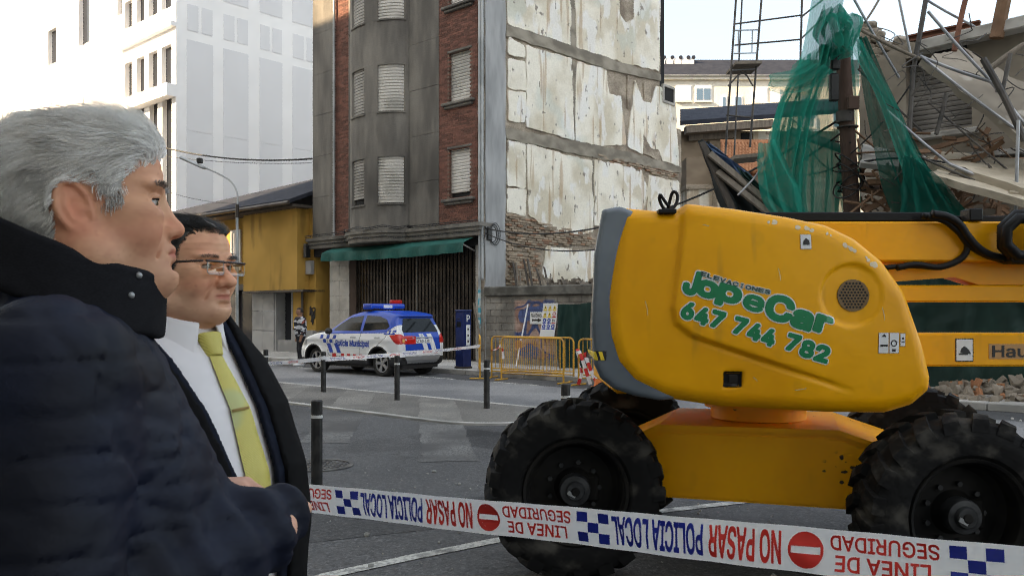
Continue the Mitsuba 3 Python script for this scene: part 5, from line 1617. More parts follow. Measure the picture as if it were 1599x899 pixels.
QW = Polygon([(1.98, 1.12), (1.92, 1.18), (1.90, 1.12)])
for sdef in (SIDE, SIDR):
    dd = (0, -1.0, 0) if sdef is SIDE else (0, 1.0, 0)
    for g, nm in ((FW, 'front_side_window'), (RW, 'rear_side_window')):
        part(PC, nm, decal(g, car_sdf, sdef, dd, CM, .06, .006, .7), 'car_glass', True)
part(PC, 'windscreen', decal(Polygon([(-.60, 1.15), (.60, 1.15), (.50, 1.52), (-.50, 1.52)]), car_sdf, lambda v: np.column_stack([np.full(len(v), 3.3), v[:, 0], v[:, 1]]), (-1.0, 0, 0), CM, .08, .006, 2.2), 'car_glass', True)
rdec(Polygon([(-.62, 1.11), (.62, 1.11), (.60, 1.20), (.47, 1.455), (-.47, 1.455), (-.60, 1.20)]).buffer(-.03).buffer(.03), 'car_glass', 'rear_window')
door = lambda pts: LineString(pts).buffer(.006)
sdec(unary_union([door([(1.92, 1.10), (1.98, .8), (1.93, .48), (.72, .46), (.70, 1.12)]), door([(.70, .46), (.30, .47), (.02, .80), (-.22, .98), (-.30, 1.18)])]), 'black_print', 'door_seam', .003)
for x in (.86, -.05):
    sdec(sbox(x, .965, x + .2, .985).buffer(.008), 'silver_trim', 'door_handle', .02)
sdec(unary_union([sbox(1.9 - .13 * i, .92 - .11 * j, 2.03 - .13 * i - .012, 1.03 - .11 * j - .01) for i in range(-2, 3) for j in range(2) if (i + j) % 2 == 0]), 'blue_print', 'checker_livery')
for x0 in (2.02, 1.72):
    sdec(Polygon([(x0, .80), (x0 - .15, .80), (x0 - .30, .56), (x0 - .15, .56)]), 'blue_print', 'livery_stripe')
for g in [sbox(1.62, .44, 1.78, .545)] + [sbox(1.30 - i * .235, .45, 1.42 - i * .235, .545) for i in range(5)]:
    sdec(g, 'red_print', 'livery_block')
mir = lambda g: affinity.scale(g, -1, 1, origin=(0, 0))
sdec(mir(affinity.skew(fit_text('Policía Municipal', -1.66, -.36, .70, .90, True, .004), 8, 0, origin=(0, .7))), 'blue_print', 'lettering')
sdec(mir(affinity.skew(fit_text('112', .16, .50, 1.065, 1.165, True, .006), 14, 0, origin=(0, 1.06))), 'blue_print', 'number')
rdec(fit_text('112', -.60, -.36, .865, .955, True, .003), 'white_print', 'number')
rdec(fit_text('Policía Municipal', -.55, -.02, .575, .635, True, .002), 'blue_print', 'lettering')
for x0 in (-.10, .18):
    rdec(Polygon([(x0, 1.07), (x0 + .16, 1.07), (x0 + .30, .66), (x0 + .14, .66)]), 'white_print', 'livery_stripe', .004)
for x0 in (.14, .40):
    rdec(sbox(x0, .575, x0 + .12, .645), 'red_print', 'livery_block', .007)
rdec(sbox(-.28, .835, .28, .945), 'white_print', 'number_plate', .012)
rdec(fit_text('4760 JJS', -.24, .24, .855, .925, True), 'black_print', 'plate_number', .016)
rdec(sbox(-.34, .97, .34, .99).buffer(.006), 'alloy', 'chrome_strip', .02)
rdec(Point(0, 1.03).buffer(.035, 10), 'alloy', 'badge', .012)
rdec(Polygon([(-.50, .36), (.50, .36), (.60, .50), (-.60, .50)]).buffer(.02), 'silver_trim', 'bumper_guard', .012)
tlp = Polygon([(-.70, .82), (-.70, 1.0), (-.56, 1.06), (-.36, 1.04), (-.46, .95), (-.58, .83)])
part(PC, 'tail_light', decal(tlp, car_sdf, SIDE, (0, -1.0, 0), CM, .03, .012, .8), 'lamp_red', True)
rdec(Polygon([(-.90, .84), (-.60, .84), (-.62, 1.02), (-.70, 1.07), (-.90, 1.07)]).intersection(sbox(-.80, 0, 0, 2)), 'lamp_red', 'tail_light', .012)
rdec(Polygon([(.80, .84), (.60, .84), (.62, 1.02), (.70, 1.07), (.80, 1.07)]), 'lamp_red', 'tail_light', .012)
rdec(sbox(-.70, .86, -.62, .95), 'lamp_clear', 'reversing_light', .016)
part(PC, 'headlight', decal(Polygon([(2.88, .74), (3.14, .72), (3.16, .80), (2.85, .90)]), car_sdf, SIDE, (0, -1.0, 0), CM, .05, .008, .8), 'silver_trim', True)
for s in (1, -1):
    part(PC, 'mirror', trimesh.creation.icosphere(2).apply_transform(CM @ trimesh.transformations.translation_matrix([1.80, s * .98, 1.12]) @ np.diag([.09, .10, .085, 1])), 'black_print', True)
# light bar
LB = group(PC, 'light_bar')
def bar_sdf(p):
    q = np.abs(p - np.array([.75, 0, 1.755], np.float32)) - np.array([.13, .56, .035], np.float32)
    return np.linalg.norm(np.maximum(q, 0), axis=1) + np.minimum(q.max(1), 0) - .04
part(LB, 'lens', nets(bar_sdf, (.5, -.7, 1.6), (1.0, .7, 1.9), .02).apply_transform(CM), 'lightbar_blue', True)
part(LB, 'foot', cat(bx(.66, .84, -.5, -.4, 1.62, 1.70, 0, CM), bx(.66, .84, .4, .5, 1.62, 1.70, 0, CM)), 'black_print')
part(LB, 'plate', bx(.57, .585, -.13, .17, 1.72, 1.80, 0, CM), 'white_print')
part(LB, 'red_panel', bx(.70, .80, -.62, -.22, 1.83, 1.93, .02, CM), 'lamp_red')
part(LB, 'slot', cat([bx(.572, .578, .2 + i * .07, .25 + i * .07, 1.69, 1.715, 0, CM) for i in range(5)] + [bx(.572, .578, -.55 + i * .07, -.5 + i * .07, 1.69, 1.715, 0, CM) for i in range(5)]), 'black_print')
for cx in (0.0, 2.555):
    for s in (1, -1):
        wm = CM @ trimesh.transformations.translation_matrix([cx, s * .665, .34]) @ trimesh.transformations.rotation_matrix(-s * math.pi / 2, [1, 0, 0])
        w = group(PC, 'wheel')
        part(w, 'tyre', trimesh.creation.revolve(np.array([[.23, -.10], [.30, -.11], [.332, -.09], [.342, -.05], [.342, .05], [.332, .09], [.30, .115], [.235, .105], [.225, .07]]), sections=40).apply_transform(wm), 'tyre_black', 35)
        sp = [Polygon([(.03, -.028), (.21, -.05), (.225, -.02), (.225, .02), (.21, .05), (.03, .028)]) for _ in range(1)]
        spk = unary_union([affinity.rotate(sp[0], 72 * i, origin=(0, 0)) for i in range(5)] + [Point(0, 0).buffer(.06), Point(0, 0).buffer(.232).difference(Point(0, 0).buffer(.208))])
        part(w, 'rim', extrude(spk, .03, wm @ trimesh.transformations.translation_matrix([0, 0, .065])), 'alloy')
        part(w, 'hub_dark', extrude(Point(0, 0).buffer(.225), .03, wm), 'black_print')

# ================================================================== the man by the car
def small_person(P):
    pass


HM = frame([-6.32, 25.45, 0.0], np.array([-.62, -.30, 0]))          # faces left


def far_body(p):
    d = chain(p, [(0, 0, .92), (0, 0, 1.12), (.01, 0, 1.33)], [.145, .15, .175], .1)
    d = smin(d, cone(p, (0, -.17, 1.38), (0, .17, 1.38), .07, .07), .08)
    for s in (1, -1):
        d = smin(d, chain(p, [(0, s * .20, 1.37), (-.03, s * .27, 1.10), (.04, s * .28, .87)], [.075, .055, .045], .04), .04)
        d = smin(d, cone(p, (.04, s * .28, .86), (.07, s * .275, .76), .035, .04), .02)
        d = smin(d, chain(p, [(0, s * .085, .90), (.0, s * .10, .50), (-.02, s * .11, .08)], [.095, .075, .055], .05), .05)
        d = smin(d, cone(p, (-.03, s * .11, .05), (.15, s * .12, .04), .05, .042), .03)
    d = smin(d, cone(p, (.01, 0, 1.42), (.02, 0, 1.52), .055, .055), .03)
    d = smin(d, ell(p, (.03, 0, 1.62), (.10, .078, .12)), .02)
    d = smin(d, cone(p, (.12, 0, 1.62), (.14, 0, 1.60), .012, .016), .02)
    return np.maximum(d, -p[:, 2])


fb = nets(far_body, (-.3, -.45, -.02), (.35, .45, 1.8), .018)
P3 = thing('person', 'man in a black and white patterned shirt standing by the yellow house', 'person')
fv = np.asarray(fb.vertices)
fn = np.asarray(fb.vertex_normals)
SKIN_FAR = np.array([.26, .14, .09])
put(P3, fb.copy().apply_transform(HM), 'vcol', True, color=np.repeat(SKIN_FAR[None], len(fv), 0))


def shell(mesh, keep, off):
    """the part of a mesh whose vertices are kept, pushed out along the normals"""
    v = np.asarray(mesh.vertices) + np.asarray(mesh.vertex_normals) * off
    f = np.asarray(mesh.faces)
    f = f[keep[f].all(1)]
    m = tm(v, f); m.remove_unreferenced_vertices()
    return m


arm = np.abs(fv[:, 1]) > .19
shirt = (fv[:, 2] > .90) & (fv[:, 2] < 1.47) & ~(arm & (fv[:, 2] < .93))
M('patterned_shirt', proc(lambda p, n, uv: dr.select(tfbm(p.x * 7, p.y * 7, p.z * 12, 2) > .52, mi.Color3f(.52, .53, .56), dr.select(tnoise(p.x * 5 + 7, p.y * 5, p.z * 6) > .72, mi.Color3f(.25, .07, .05), mi.Color3f(.015, .016, .022)))), .85)
M('dark_trousers', (.012, .013, .018), .85)
M('dark_hair', (.018, .014, .012), .7)
part(P3, 'shirt', shell(fb, shirt, .014).apply_transform(HM), 'patterned_shirt', True)
part(P3, 'trousers', shell(fb, (fv[:, 2] > .10) & (fv[:, 2] < .94) & (np.abs(fv[:, 1]) < .215), .01).apply_transform(HM), 'dark_trousers', True)
part(P3, 'hair', shell(fb, (fv[:, 2] > 1.60) & ((fv[:, 2] > 1.69) | (fv[:, 0] < .02)), .012).apply_transform(HM), 'dark_hair', True)
part(P3, 'shoes', shell(fb, fv[:, 2] < .085, .008).apply_transform(HM), 'white_print', True)

# ================================================================== the yellow boom lift
def yellow_fn(p, n, uv):
    g = tfbm(p.x * 2.2, p.y * 2.2, p.z * 1.6, 4)
    c = mix((0.80, 0.358, 0.001), (0.88, 0.415, 0.001), smoothstep(0.3, 0.7, g))
    d = smoothstep(0.66, 0.80, tfbm(p.x * 9, p.y * 9, p.z * 5, 4))
    c = mix(c, (0.34, 0.20, 0.03), 0.10 * d)
    chip = smoothstep(0.80, 0.83, tnoise(p.x * 34, p.y * 34, p.z * 34)) * smoothstep(0.60, 0.7, tnoise(p.x * 3, p.y * 3, p.z * 3 + 5)) * (p.z < 1.0)
    streak = smoothstep(0.60, 0.78, tfbm(p.x * 16, p.y * 16, p.z * 1.3, 3)) * smoothstep(0.5, 0.7, tfbm(p.x * 1.7 + 4, p.y * 1.7, p.z * 1.7, 2))
    c = mix(c, (0.36, 0.20, 0.03), 0.30 * streak)
    return mix(c, (0.06, 0.035, 0.02), chip)


M('lift_yellow', proc(yellow_fn), 0.36, spec=0.28, bump=lambda p, n, uv: tfbm(p.x * 5, p.y * 5, p.z * 5, 2) + 0.15 * tnoise(p.x * 60, p.y * 60, p.z * 60), scale=0.0035, eps=4e-3)
M('lift_grey', proc(lambda p, n, uv: mix((0.105, 0.125, 0.15), (0.17, 0.195, 0.225), smoothstep(0.3, 0.75, tfbm(p.x * 3, p.y * 3, p.z * 3, 4)))), 0.34)
M('rubber', proc(lambda p, n, uv: mix((0.0055, 0.0055, 0.006), (0.062, 0.058, 0.051), smoothstep(0.46, 0.84, tfbm(p.x * 9, p.y * 9, p.z * 9, 5)))), 0.75, spec=0.2, bump=lambda p, n, uv: tfbm(p.x * 30, p.y * 30, p.z * 30, 3), scale=0.006)
M('rim_black', mottled((0.004, 0.004, 0.0045), (0.014, 0.013, 0.012), 7.0), 0.6, spec=0.2)
M('hub_grey', mottled((0.012, 0.013, 0.015), (0.040, 0.042, 0.046), 12.0), 0.45, 0.2)
M('hose_black', (0.006, 0.006, 0.007), 0.5, spec=0.25)
M('paint_chafe', (0.62, 0.52, 0.34), 0.6)
M('decal_green', (0.006, 0.20, 0.075), 0.3)
M('decal_dark', (0.02, 0.06, 0.05), 0.4)
M('decal_tan', (0.42, 0.24, 0.10), 0.6)
LIFT = thing('boom_lift', 'large yellow self-propelled boom lift with a rounded engine cowl and chunky black tyres', 'boom lift')
YF = 4.6
L2 = lambda px, py: ((px - CX) / F * YF, EYE + (HY - py) / F * YF)
lp_ = lambda pts: np.array([L2(*p) for p in pts])
OUT = (4.685 / YF) * (lp_([(965, 321), (1056, 330), (1066, 322), (1074, 317), (1143, 325), (1230, 338.6), (1290, 351), (1334, 372), (1377, 407), (1412, 455), (1442, 537), (1457, 589), (1455, 611), (1429, 633), (1386, 645), (1290, 643.6), (1125.6, 635), (1039, 622), (987, 598), (961, 568), (948, 524), (945, 463.5), (954, 390)]) - [0, EYE]) + [0, EYE]
OUTP = Polygon(OUT).buffer(.02).buffer(-.04).buffer(.02)
OUTC = np.array(OUTP.exterior.coords)[:-1].astype(np.float32)
LOWR = np.array(Polygon(lp_([(1074, 300), (1060, 420), (1052, 478), (1057, 505), (1084, 527), (1200, 566), (1340, 613), (1345, 660), (900, 660), (900, 300)])).buffer(.02).buffer(-.02).exterior.coords)[:-1].astype(np.float32)
gx = np.arange(OUT[:, 0].min() - .08, OUT[:, 0].max() + .08, .008).astype(np.float32)
gz = np.arange(OUT[:, 1].min() - .08, OUT[:, 1].max() + .08, .008).astype(np.float32)
GX, GZ = np.meshgrid(gx, gz, indexing='ij')
G2 = np.stack([GX.ravel(), GZ.ravel()], 1)
SO = sdpoly(G2, OUTC).reshape(GX.shape)
SL_ = sdpoly(G2, LOWR).reshape(GX.shape)
sst = lambda a, b, x: (lambda t: t * t * (3 - 2 * t))(np.clip((x - a) / (b - a), 0, 1))
tip = 1 - sst(L2(1150, 0)[0], L2(1340, 0)[0], GX)
FRONT = .028 * sst(.014, -.014, SL_) * tip                       # the lower field lies back
groove = .016 * np.exp(-(SL_ / .012) ** 2) * sst(L2(1050, 0)[0], L2(1120, 0)[0], GX) * (1 - sst(L2(1290, 0)[0], L2(1345, 0)[0], GX))
FRONT = FRONT + groove
cxv, czv = L2(1335, 461)
rc = np.hypot(GX - cxv + .012, GZ - czv)
FRONT = FRONT + .016 * sst(.178, .158, rc) * (1 - sst(cxv + .02, cxv + .15, GX) * .6)
hx, hz = L2(1147.5, 593)
FRONT = FRONT + .03 * ((np.abs(GX - hx) < .045) & (np.abs(GZ - hz) < .038))
FRONT = FRONT + .05 * ((GX - 1.4) / .95) ** 2 + .03 * np.clip((1.6 - GZ) / .5, -1, 1) ** 2
from scipy.ndimage import map_coordinates
SO, FRONT = SO.astype(np.float32), FRONT.astype(np.float32)


def grid2(A, p):
    return map_coordinates(A, [(p[:, 0] - gx[0]) / .008, (p[:, 2] - gz[0]) / .008], order=1, mode='nearest')


def cowl_sdf(p):
    s, fr = grid2(SO, p), grid2(FRONT, p)
    y = np.maximum(YF + fr - p[:, 1], p[:, 1] - (YF + .62))
    R = .085
    a, b = s + R, y + R
    return np.minimum(np.maximum(a, b), 0) + np.hypot(np.maximum(a, 0), np.maximum(b, 0)) - R


cw = nets(cowl_sdf, (gx[0] + .03, YF - .05, gz[0] + .03), (gx[-1] - .03, YF + .68, gz[-1] - .03), .010)
part(LIFT, 'engine_cowl', cw, 'lift_yellow', True)
FACE = lambda v: np.column_stack([v[:, 0], np.full(len(v), YF - .12), v[:, 1]])
cdec = lambda poly, mat, name, lift=.0025, par=LIFT, seg=.03, **k_: part(par, name, decal(poly, cowl_sdf, FACE, (0, 1.0, 0), None, seg, lift, .4), mat, True, **k_)
pb_ = lambda x0, y0, x1, y1: sbox(*L2(x0, y1), *L2(x1, y0))


# lettering: every sign set at its own place on the slanting line
def sign_letters(items, ang, ox, oy, sc, fat):
    g = []
    u = YF / F / sc
    for ch, cx, cy, w, h in items:
        q = fit_text(ch, -w / 2 * u, w / 2 * u, -h / 2 * u, h / 2 * u, True, fat * (.45 if ch == 'e' else 1))
        q = affinity.rotate(q, -ang, origin=(0, 0))
        X, Z = L2(ox + cx / sc, oy + cy / sc)
        g.append(affinity.translate(q, X, Z))
    return g


NAME = sign_letters([('J', 112, 165, 105, 188), ('o', 238, 220, 168, 124), ('p', 415, 278, 182, 166), ('e', 618, 336, 170, 126), ('C', 832, 378, 214, 196), ('a', 1018, 472, 164, 138), ('r', 1193, 508, 128, 130)], 17, 1060, 410, 5.288, 13 * YF / F / 5.288)
NUM = sign_letters([('6', 80, 398, 92, 132), ('4', 196, 440, 98, 128), ('7', 322, 468, 98, 130), ('7', 508, 522, 98, 130), ('4', 626, 570, 98, 128), ('4', 742, 614, 98, 128), ('7', 946, 660, 100, 130), ('8', 1065, 712, 104, 134), ('2', 1188, 750, 108, 130)], 15.5, 1060, 410, 5.288, 9 * YF / F / 5.288)
ELE = sign_letters([(c, 208 + 52.3 * i, 94 + 14.6 * i + 10 * math.sin(i / 10 * math.pi), 45 if c != 'I' else 16, 34) for i, c in enumerate('ELEVACIONES')], 15.5, 1060, 410, 5.288, 2 * YF / F / 5.288)
u1 = YF / F / 5.288
LT_ = group(LIFT, 'lettering', 'green company name and telephone number outlined in white')
cdec(unary_union(NAME).buffer(11 * u1), 'white_print', 'name_outline', .002, LT_)
cdec(unary_union(NUM).buffer(10 * u1), 'white_print', 'number_outline', .002, LT_)
cdec(unary_union(ELE).buffer(6 * u1), 'white_print', 'heading_outline', .0035, LT_)
for g in NAME:
    cdec(g, 'decal_green', 'letter', .0045, LT_)
for g in NUM:
    cdec(g, 'decal_green', 'digit', .0045, LT_)
for g in ELE:
    cdec(g, 'decal_dark', 'small_letter', .0055, LT_)
# vent
vent = Point(cxv, czv).buffer(.087, 32)
cdec(vent, 'black_print', 'vent_well', .001)
hol = []
for i in range(-8, 9):
    for j in range(-8, 9):
        x, z = cxv + .0185 * (i + .5 * (j % 2)), czv + .016 * j
        if (x - cxv) ** 2 + (z - czv) ** 2 < .078 ** 2:
            hol.append(Point(x, z).buffer(.0068, 2))
M('vent_metal', (0.17, 0.10, 0.035), 0.5)
cdec(vent.difference(unary_union(hol)), 'vent_metal', 'vent_grille', .006, seg=.05)
# latch recess, stickers
lat = sbox(hx - .044, hz - .037, hx + .044, hz + .037).buffer(.006)
cdec(lat, 'black_print', 'latch_recess', .004)
part(LIFT, 'latch', bx(hx - .026, hx + .022, YF + .028, YF + .045, hz - .02, hz + .026, .004), 'rim_black')


def sticker(x0, y0, x1, y1, marks, par=LIFT):
    s = group(par, 'sticker')
    cdec(pb_(x0, y0, x1, y1), 'decal_tan', 'edge', .002, s)
    cdec(pb_(x0 + .8, y0 + .8, x1 - .8, y1 - .8), 'white_print', 'sheet', .004, s)
    for m_ in marks:
        cdec(m_, 'black_print', 'mark', .006, s)


sticker(1251, 365, 1269, 389, [Polygon([L2(1255, 382), L2(1256, 376), L2(1260, 371), L2(1265, 375), L2(1266, 382)])])
sticker(1374, 519, 1391, 552, [pb_(1377, 538, 1389, 541), Polygon([L2(1379, 526), L2(1387, 526), L2(1383, 521)])])
sticker(1391.5, 519, 1408, 552, [Point(*L2(1399, 536)).buffer(.018, 10).difference(Point(*L2(1399, 536)).buffer(.012, 10)), pb_(1396, 545, 1402, 549)])
sticker(1409, 520, 1418, 541, [pb_(1412, 527, 1415, 530), pb_(1411, 533, 1416, 534.5)])
# chafed paint along the top edge, scratches and drips
r_ = np.random.default_rng(31)
for i in range(26):
    t = r_.random()
    x_, y_ = np.interp(t, [0, .4, 1], [1195, 1290, 1372]), np.interp(t, [0, .4, 1], [342, 360, 412])
    cdec(rag(Point(*L2(x_ + 3 * r_.random(), y_ + 4 * r_.random())).buffer(.006 + .012 * r_.random() ** 2), .006, .006, 200 + i, 60), 'paint_chafe', 'scuff', .0012, LIFT, .02)
for x0, y0, x1, y1 in ((1216, 419, 1219, 438), (1100, 350, 1109, 352), (1010, 470, 1014, 492), (1245, 610, 1262, 607), (1380, 480, 1384, 499), (962, 345, 960, 372), (1180, 590, 1186, 596)):
    cdec(LineString([L2(x0, y0), L2((x0 + x1) / 2 + .8, (y0 + y1) / 2), L2(x1, y1)]).buffer(.0016), 'paint_chafe', 'scratch', .0012, LIFT, .02)
# counterweight: grey shell at the tail
CWO = (4.72 / YF) * (lp_([(940, 327), (968, 322), (990, 330), (990, 470), (1000, 560), (1060, 622), (1030, 625), (990, 618), (958, 607), (937, 590), (927, 568), (923, 507), (927, 398)]) - [0, EYE]) + [0, EYE]
CWC = np.array(Polygon(CWO).buffer(-.015).buffer(.015).exterior.coords)[:-1].astype(np.float32)


def weight_sdf(p):
    s = sdpoly(np.stack([p[:, 0] - .15 * np.maximum(p[:, 1] - YF - .12, 0), p[:, 2]], 1), CWC)
    y = np.maximum(YF + .095 - p[:, 1], p[:, 1] - (YF + 1.95))
    R = .035
    a, b = s + R, y + R
    return np.minimum(np.maximum(a, b), 0) + np.hypot(np.maximum(a, 0), np.maximum(b, 0)) - R


part(LIFT, 'counterweight', nets(weight_sdf, (CWO[:, 0].min() - .05, YF, CWO[:, 1].min() - .05), (CWO[:, 0].max() + .38, YF + 2.05, CWO[:, 1].max() + .05), .014), 'lift_grey', True)
hz_ = lambda poly, mat, lift: part(LIFT, 'hazard_stripe', decal(poly, weight_sdf, lambda v: np.column_stack([v[:, 0], np.full(len(v), YF), v[:, 1]]), (0, 1.0, 0), None, .02, lift, .4), mat, True)
hz_(pb_(925.5, 549, 950, 564), 'black_print', .002)
for x in (927, 937):
    hz_(Polygon([L2(x, 550), L2(x + 6, 550), L2(x + 10, 563.5), L2(x + 4, 563.5)]), 'yellow_print', .004)
# black lifting loops on the cowl's shoulder
for pts in ([(1031, 303), (1030, 312), (1037, 326), (1048, 327), (1056, 318), (1058, 306), (1054, 300), (1049, 303), (1043, 326)], [(1031, 304), (1038, 314), (1044, 322)]):
    part(LIFT, 'latch_loop', tube(curve([at(x, y, YF + .10 + .01 * i) for i, (x, y) in enumerate(pts)], 6), .009, 8), 'hose_black', True)
part(LIFT, 'loop_base', bx(*[L2(1032, 0)[0], L2(1060, 0)[0]], YF + .06, YF + .2, L2(0, 331)[1], L2(0, 324)[1], .004), 'hose_black')
# turret body between the cowls
part(LIFT, 'turret_body', bx(.62, 2.0, YF + .63, YF + 1.9, 1.1, 1.85, .03), 'lift_yellow')

# chassis
WL_, WR_ = np.array([.378, 5.02, 0]), np.array([2.36, 4.36, 0])
cd = (WR_ - WL_) / np.linalg.norm(WR_ - WL_)
CHM = frame((WL_ + WR_) / 2, cd)
cprof = Polygon([(-1.02, .46), (-1.02, .70), (-.62, .895), (.42, .905), (.98, .72), (.98, .46)])
def ext_xz(poly, y0, y1, m):
    """polygon in x-z extruded from y0 to y1 of the frame m"""
    q = np.eye(4); q[:3, 0], q[:3, 1], q[:3, 2] = [1, 0, 0], [0, 0, 1], [0, -1, 0]; q[1, 3] = y1
    return extrude(poly, y1 - y0, m @ q)
part(LIFT, 'chassis', ext_xz(cprof, .42, 1.35, CHM), 'lift_yellow')
part(LIFT, 'chassis_plate', ext_xz(LineString([(-1.02, .70), (-.62, .895), (.42, .905), (.98, .72)]).buffer(.014), .395, 1.37, CHM), 'lift_yellow')
part(LIFT, 'chassis_plate', ext_xz(Polygon([(-.98, .475), (-.98, .675), (-.60, .855), (.40, .865), (.94, .69), (.94, .475)]), .412, .42, CHM), 'lift_yellow')
tc = CHM @ np.array([-.05, .9, 0, 1])
part(LIFT, 'slew_ring', trimesh.creation.cylinder(.30, .07, sections=48).apply_translation([tc[0], tc[1], .955]), 'lift_yellow', 35)
part(LIFT, 'slew_ring', trimesh.creation.cylinder(.34, .09, sections=48).apply_translation([tc[0], tc[1], 1.035]), 'lift_yellow', 35)
for x in (-1.05, 1.05):
    part(LIFT, 'axle', bx(x - .09, x + .09, .2, 1.75, .44, .62, .02, CHM), 'rim_black')
# wheels
RW_, WW = .535, .35
tp = np.array([[.305, .035], [.335, .004], [.40, -.006], [.46, .0], [.495, .022], [.508, .06], [.508, .29], [.495, .328], [.46, .35], [.40, .356], [.335, .346], [.305, .31]])
rimp = np.array([[.0, .16], [.09, .16], [.12, .20], [.24, .205], [.272, .17], [.28, .06], [.300, .035], [.318, .02], [.312, .008], [.296, .016], [.29, .03]])


def wheel(pos, seed, rear=False):
    w = group(LIFT, 'wheel')
    m = np.eye(4); m[:3, 0], m[:3, 1], m[:3, 2], m[:3, 3] = [1, 0, 0], [0, 0, -1], [0, 1, 0], [pos[0], pos[1], RW_]
    part(w, 'tyre', trimesh.creation.revolve(np.vstack([tp, tp[:1]]), sections=72).apply_transform(m), 'rubber', 30)
    r = np.random.default_rng(seed)
    ny = 21
    for side in (0, 1):
        for i in range(ny):
            a = 2 * math.pi * (i + .5 * side) / ny + .02 * (r.random() - .5)
            x0, x1 = (-.004, .165) if side == 0 else (.185, .354)
            hgt = .034 + .006 * r.random()
            # a slanting block: wide at the shoulder, narrowing to the middle
            pts = []
            for rr, sh in ((.492, 1.0), (.505 + hgt, .84)):
                for yy, half, da in ((x0, .052, 0.0), ((x0 + x1) / 2, .047, .07), (x1, .036, .15)):
                    if side == 1:
                        da = .15 - da; half = .088 - half
                    rad = rr - (.022 if (yy in (-.004, .354)) else 0) * (1 if rr > .5 else 1.6)
                    for s_ in (-1, 1):
                        ang = a + (da if side == 0 else da) + s_ * half * sh / rr
                        pts.append([rad * math.cos(ang), rad * math.sin(ang), yy + (.010 if rr > .5 else 0) * (1 if yy == x0 else -1 if yy == x1 else 0)])
            me = trimesh.convex.convex_hull(np.array(pts) + .003 * (r.random((len(pts), 3)) - .5)).apply_transform(m)
            part(w, 'lug', me, 'rubber')
    part(w, 'rim', trimesh.creation.revolve(rimp, sections=60).apply_transform(m), 'rim_black', 30)
    part(w, 'hub', trimesh.creation.revolve(np.array([[0, .045], [.050, .045], [.056, .052], [.060, .07], [.088, .074], [.094, .09], [.094, .16]]), sections=36).apply_transform(m), 'hub_grey', 30)
    part(w, 'hub_cap', trimesh.creation.revolve(np.array([[0, .036], [.022, .036], [.026, .04], [.026, .046]]), sections=20).apply_transform(m), 'rim_black', 30)
    part(w, 'hub_label', bx(-.04, .012, .012, .036, .040, .0448, 0, m @ trimesh.transformations.rotation_matrix(.5, [0, 0, 1])), 'silver_trim')
    for i in range(9):
        a = 2 * math.pi * i / 9
        part(w, 'wheel_nut', trimesh.creation.cylinder(.015, .03, sections=6).apply_translation([.155 * math.cos(a), .155 * math.sin(a), .19]).apply_transform(m), 'hub_grey')


nv = np.array([-cd[1], cd[0], 0])
wheel(WL_, 1); wheel(WR_, 2)
wheel(WL_ + nv * 1.62, 3); wheel(WR_ + nv * 1.62, 4)

# boom: stacked yellow beams and what runs along them
YB = 5.25
zb_ = lambda py: EYE + (HY - py) / F * YB
xb_ = lambda px: (px - CX) / F * YB
BX1 = 5.6
part(LIFT, 'main_boom', bx(xb_(1180), BX1, YB, YB + .24, zb_(408.5), zb_(345.5), .012), 'lift_yellow')
part(LIFT, 'cable_track', bx(xb_(1175), xb_(1462), YB + .01, YB + .20, zb_(345), zb_(331), .006), 'hose_black')
part(LIFT, 'cable_track', bx(xb_(1462.5), BX1, YB + .10, YB + .22, zb_(345), zb_(334), .006), 'hose_black')
part(LIFT, 'boom_bracket', bx(xb_(1512), xb_(1533), YB - .02, YB + .1, zb_(345), zb_(326), .006), 'hose_black')
part(LIFT, 'inner_boom', ext_xz(Polygon([(xb_(1300), zb_(409)), (BX1, zb_(409)), (BX1, zb_(443)), (xb_(1538), zb_(444)), (xb_(1500), zb_(432)), (xb_(1300), zb_(447))]), YB + .07, YB + .22, np.eye(4)), 'lift_yellow')
part(LIFT, 'upper_arm', bx(xb_(1330), BX1, YB + .02, YB + .20, zb_(471.5), zb_(445), .01), 'lift_yellow')
part(LIFT, 'lower_arm', bx(xb_(1330), BX1, YB - .02, YB + .20, zb_(572), zb_(520), .012), 'lift_yellow')
fb_ = np.eye(4); fb_[:3, 0], fb_[:3, 1], fb_[:3, 2], fb_[:3, 3] = [1, 0, 0], [0, 0, 1], [0, -1, 0], [0, YB - .0205, 0]
bp = lambda x0, y0, x1, y1: sbox(xb_(x0), zb_(y1), xb_(x1), zb_(y0))
s = group(LIFT, 'warning_sticker')
part(s, 'edge', extrude(bp(1489, 528, 1517, 564), .002, fb_), 'black_print')
part(s, 'sheet', extrude(bp(1490.5, 529.5, 1515.5, 562.5), .004, fb_), 'white_print')
part(s, 'mark', extrude(unary_union([bp(1494, 551, 1508, 553.5), Polygon([(xb_(1496), zb_(550)), (xb_(1498), zb_(543)), (xb_(1503), zb_(540)), (xb_(1509), zb_(545)), (xb_(1513), zb_(552)), (xb_(1509), zb_(552))])]), .006, fb_), 'black_print')
s = group(LIFT, 'maker_plate')
part(s, 'sheet', extrude(bp(1541, 536.5, 1672, 560), .002, fb_), 'decal_tan')
part(s, 'lettering', extrude(fit_text('Haulotte', xb_(1546), xb_(1666), zb_(557.5), zb_(539)), .004, fb_), 'black_print')
hose = lambda pts, r, d=-.04: part(LIFT, 'hose', tube(curve([at(x, y, YB + d + .004 * i) for i, (x, y) in enumerate(pts)], 8), r, 10), 'hose_black', True)
hose([(1440, 337), (1470, 341), (1494, 355), (1508, 375), (1509, 393), (1494, 408), (1465, 417), (1430, 413), (1400, 418)], .020)
hose([(1455, 334), (1478, 338), (1498, 350), (1512, 370), (1530, 389), (1552, 400), (1590, 406)], .024, -.07)
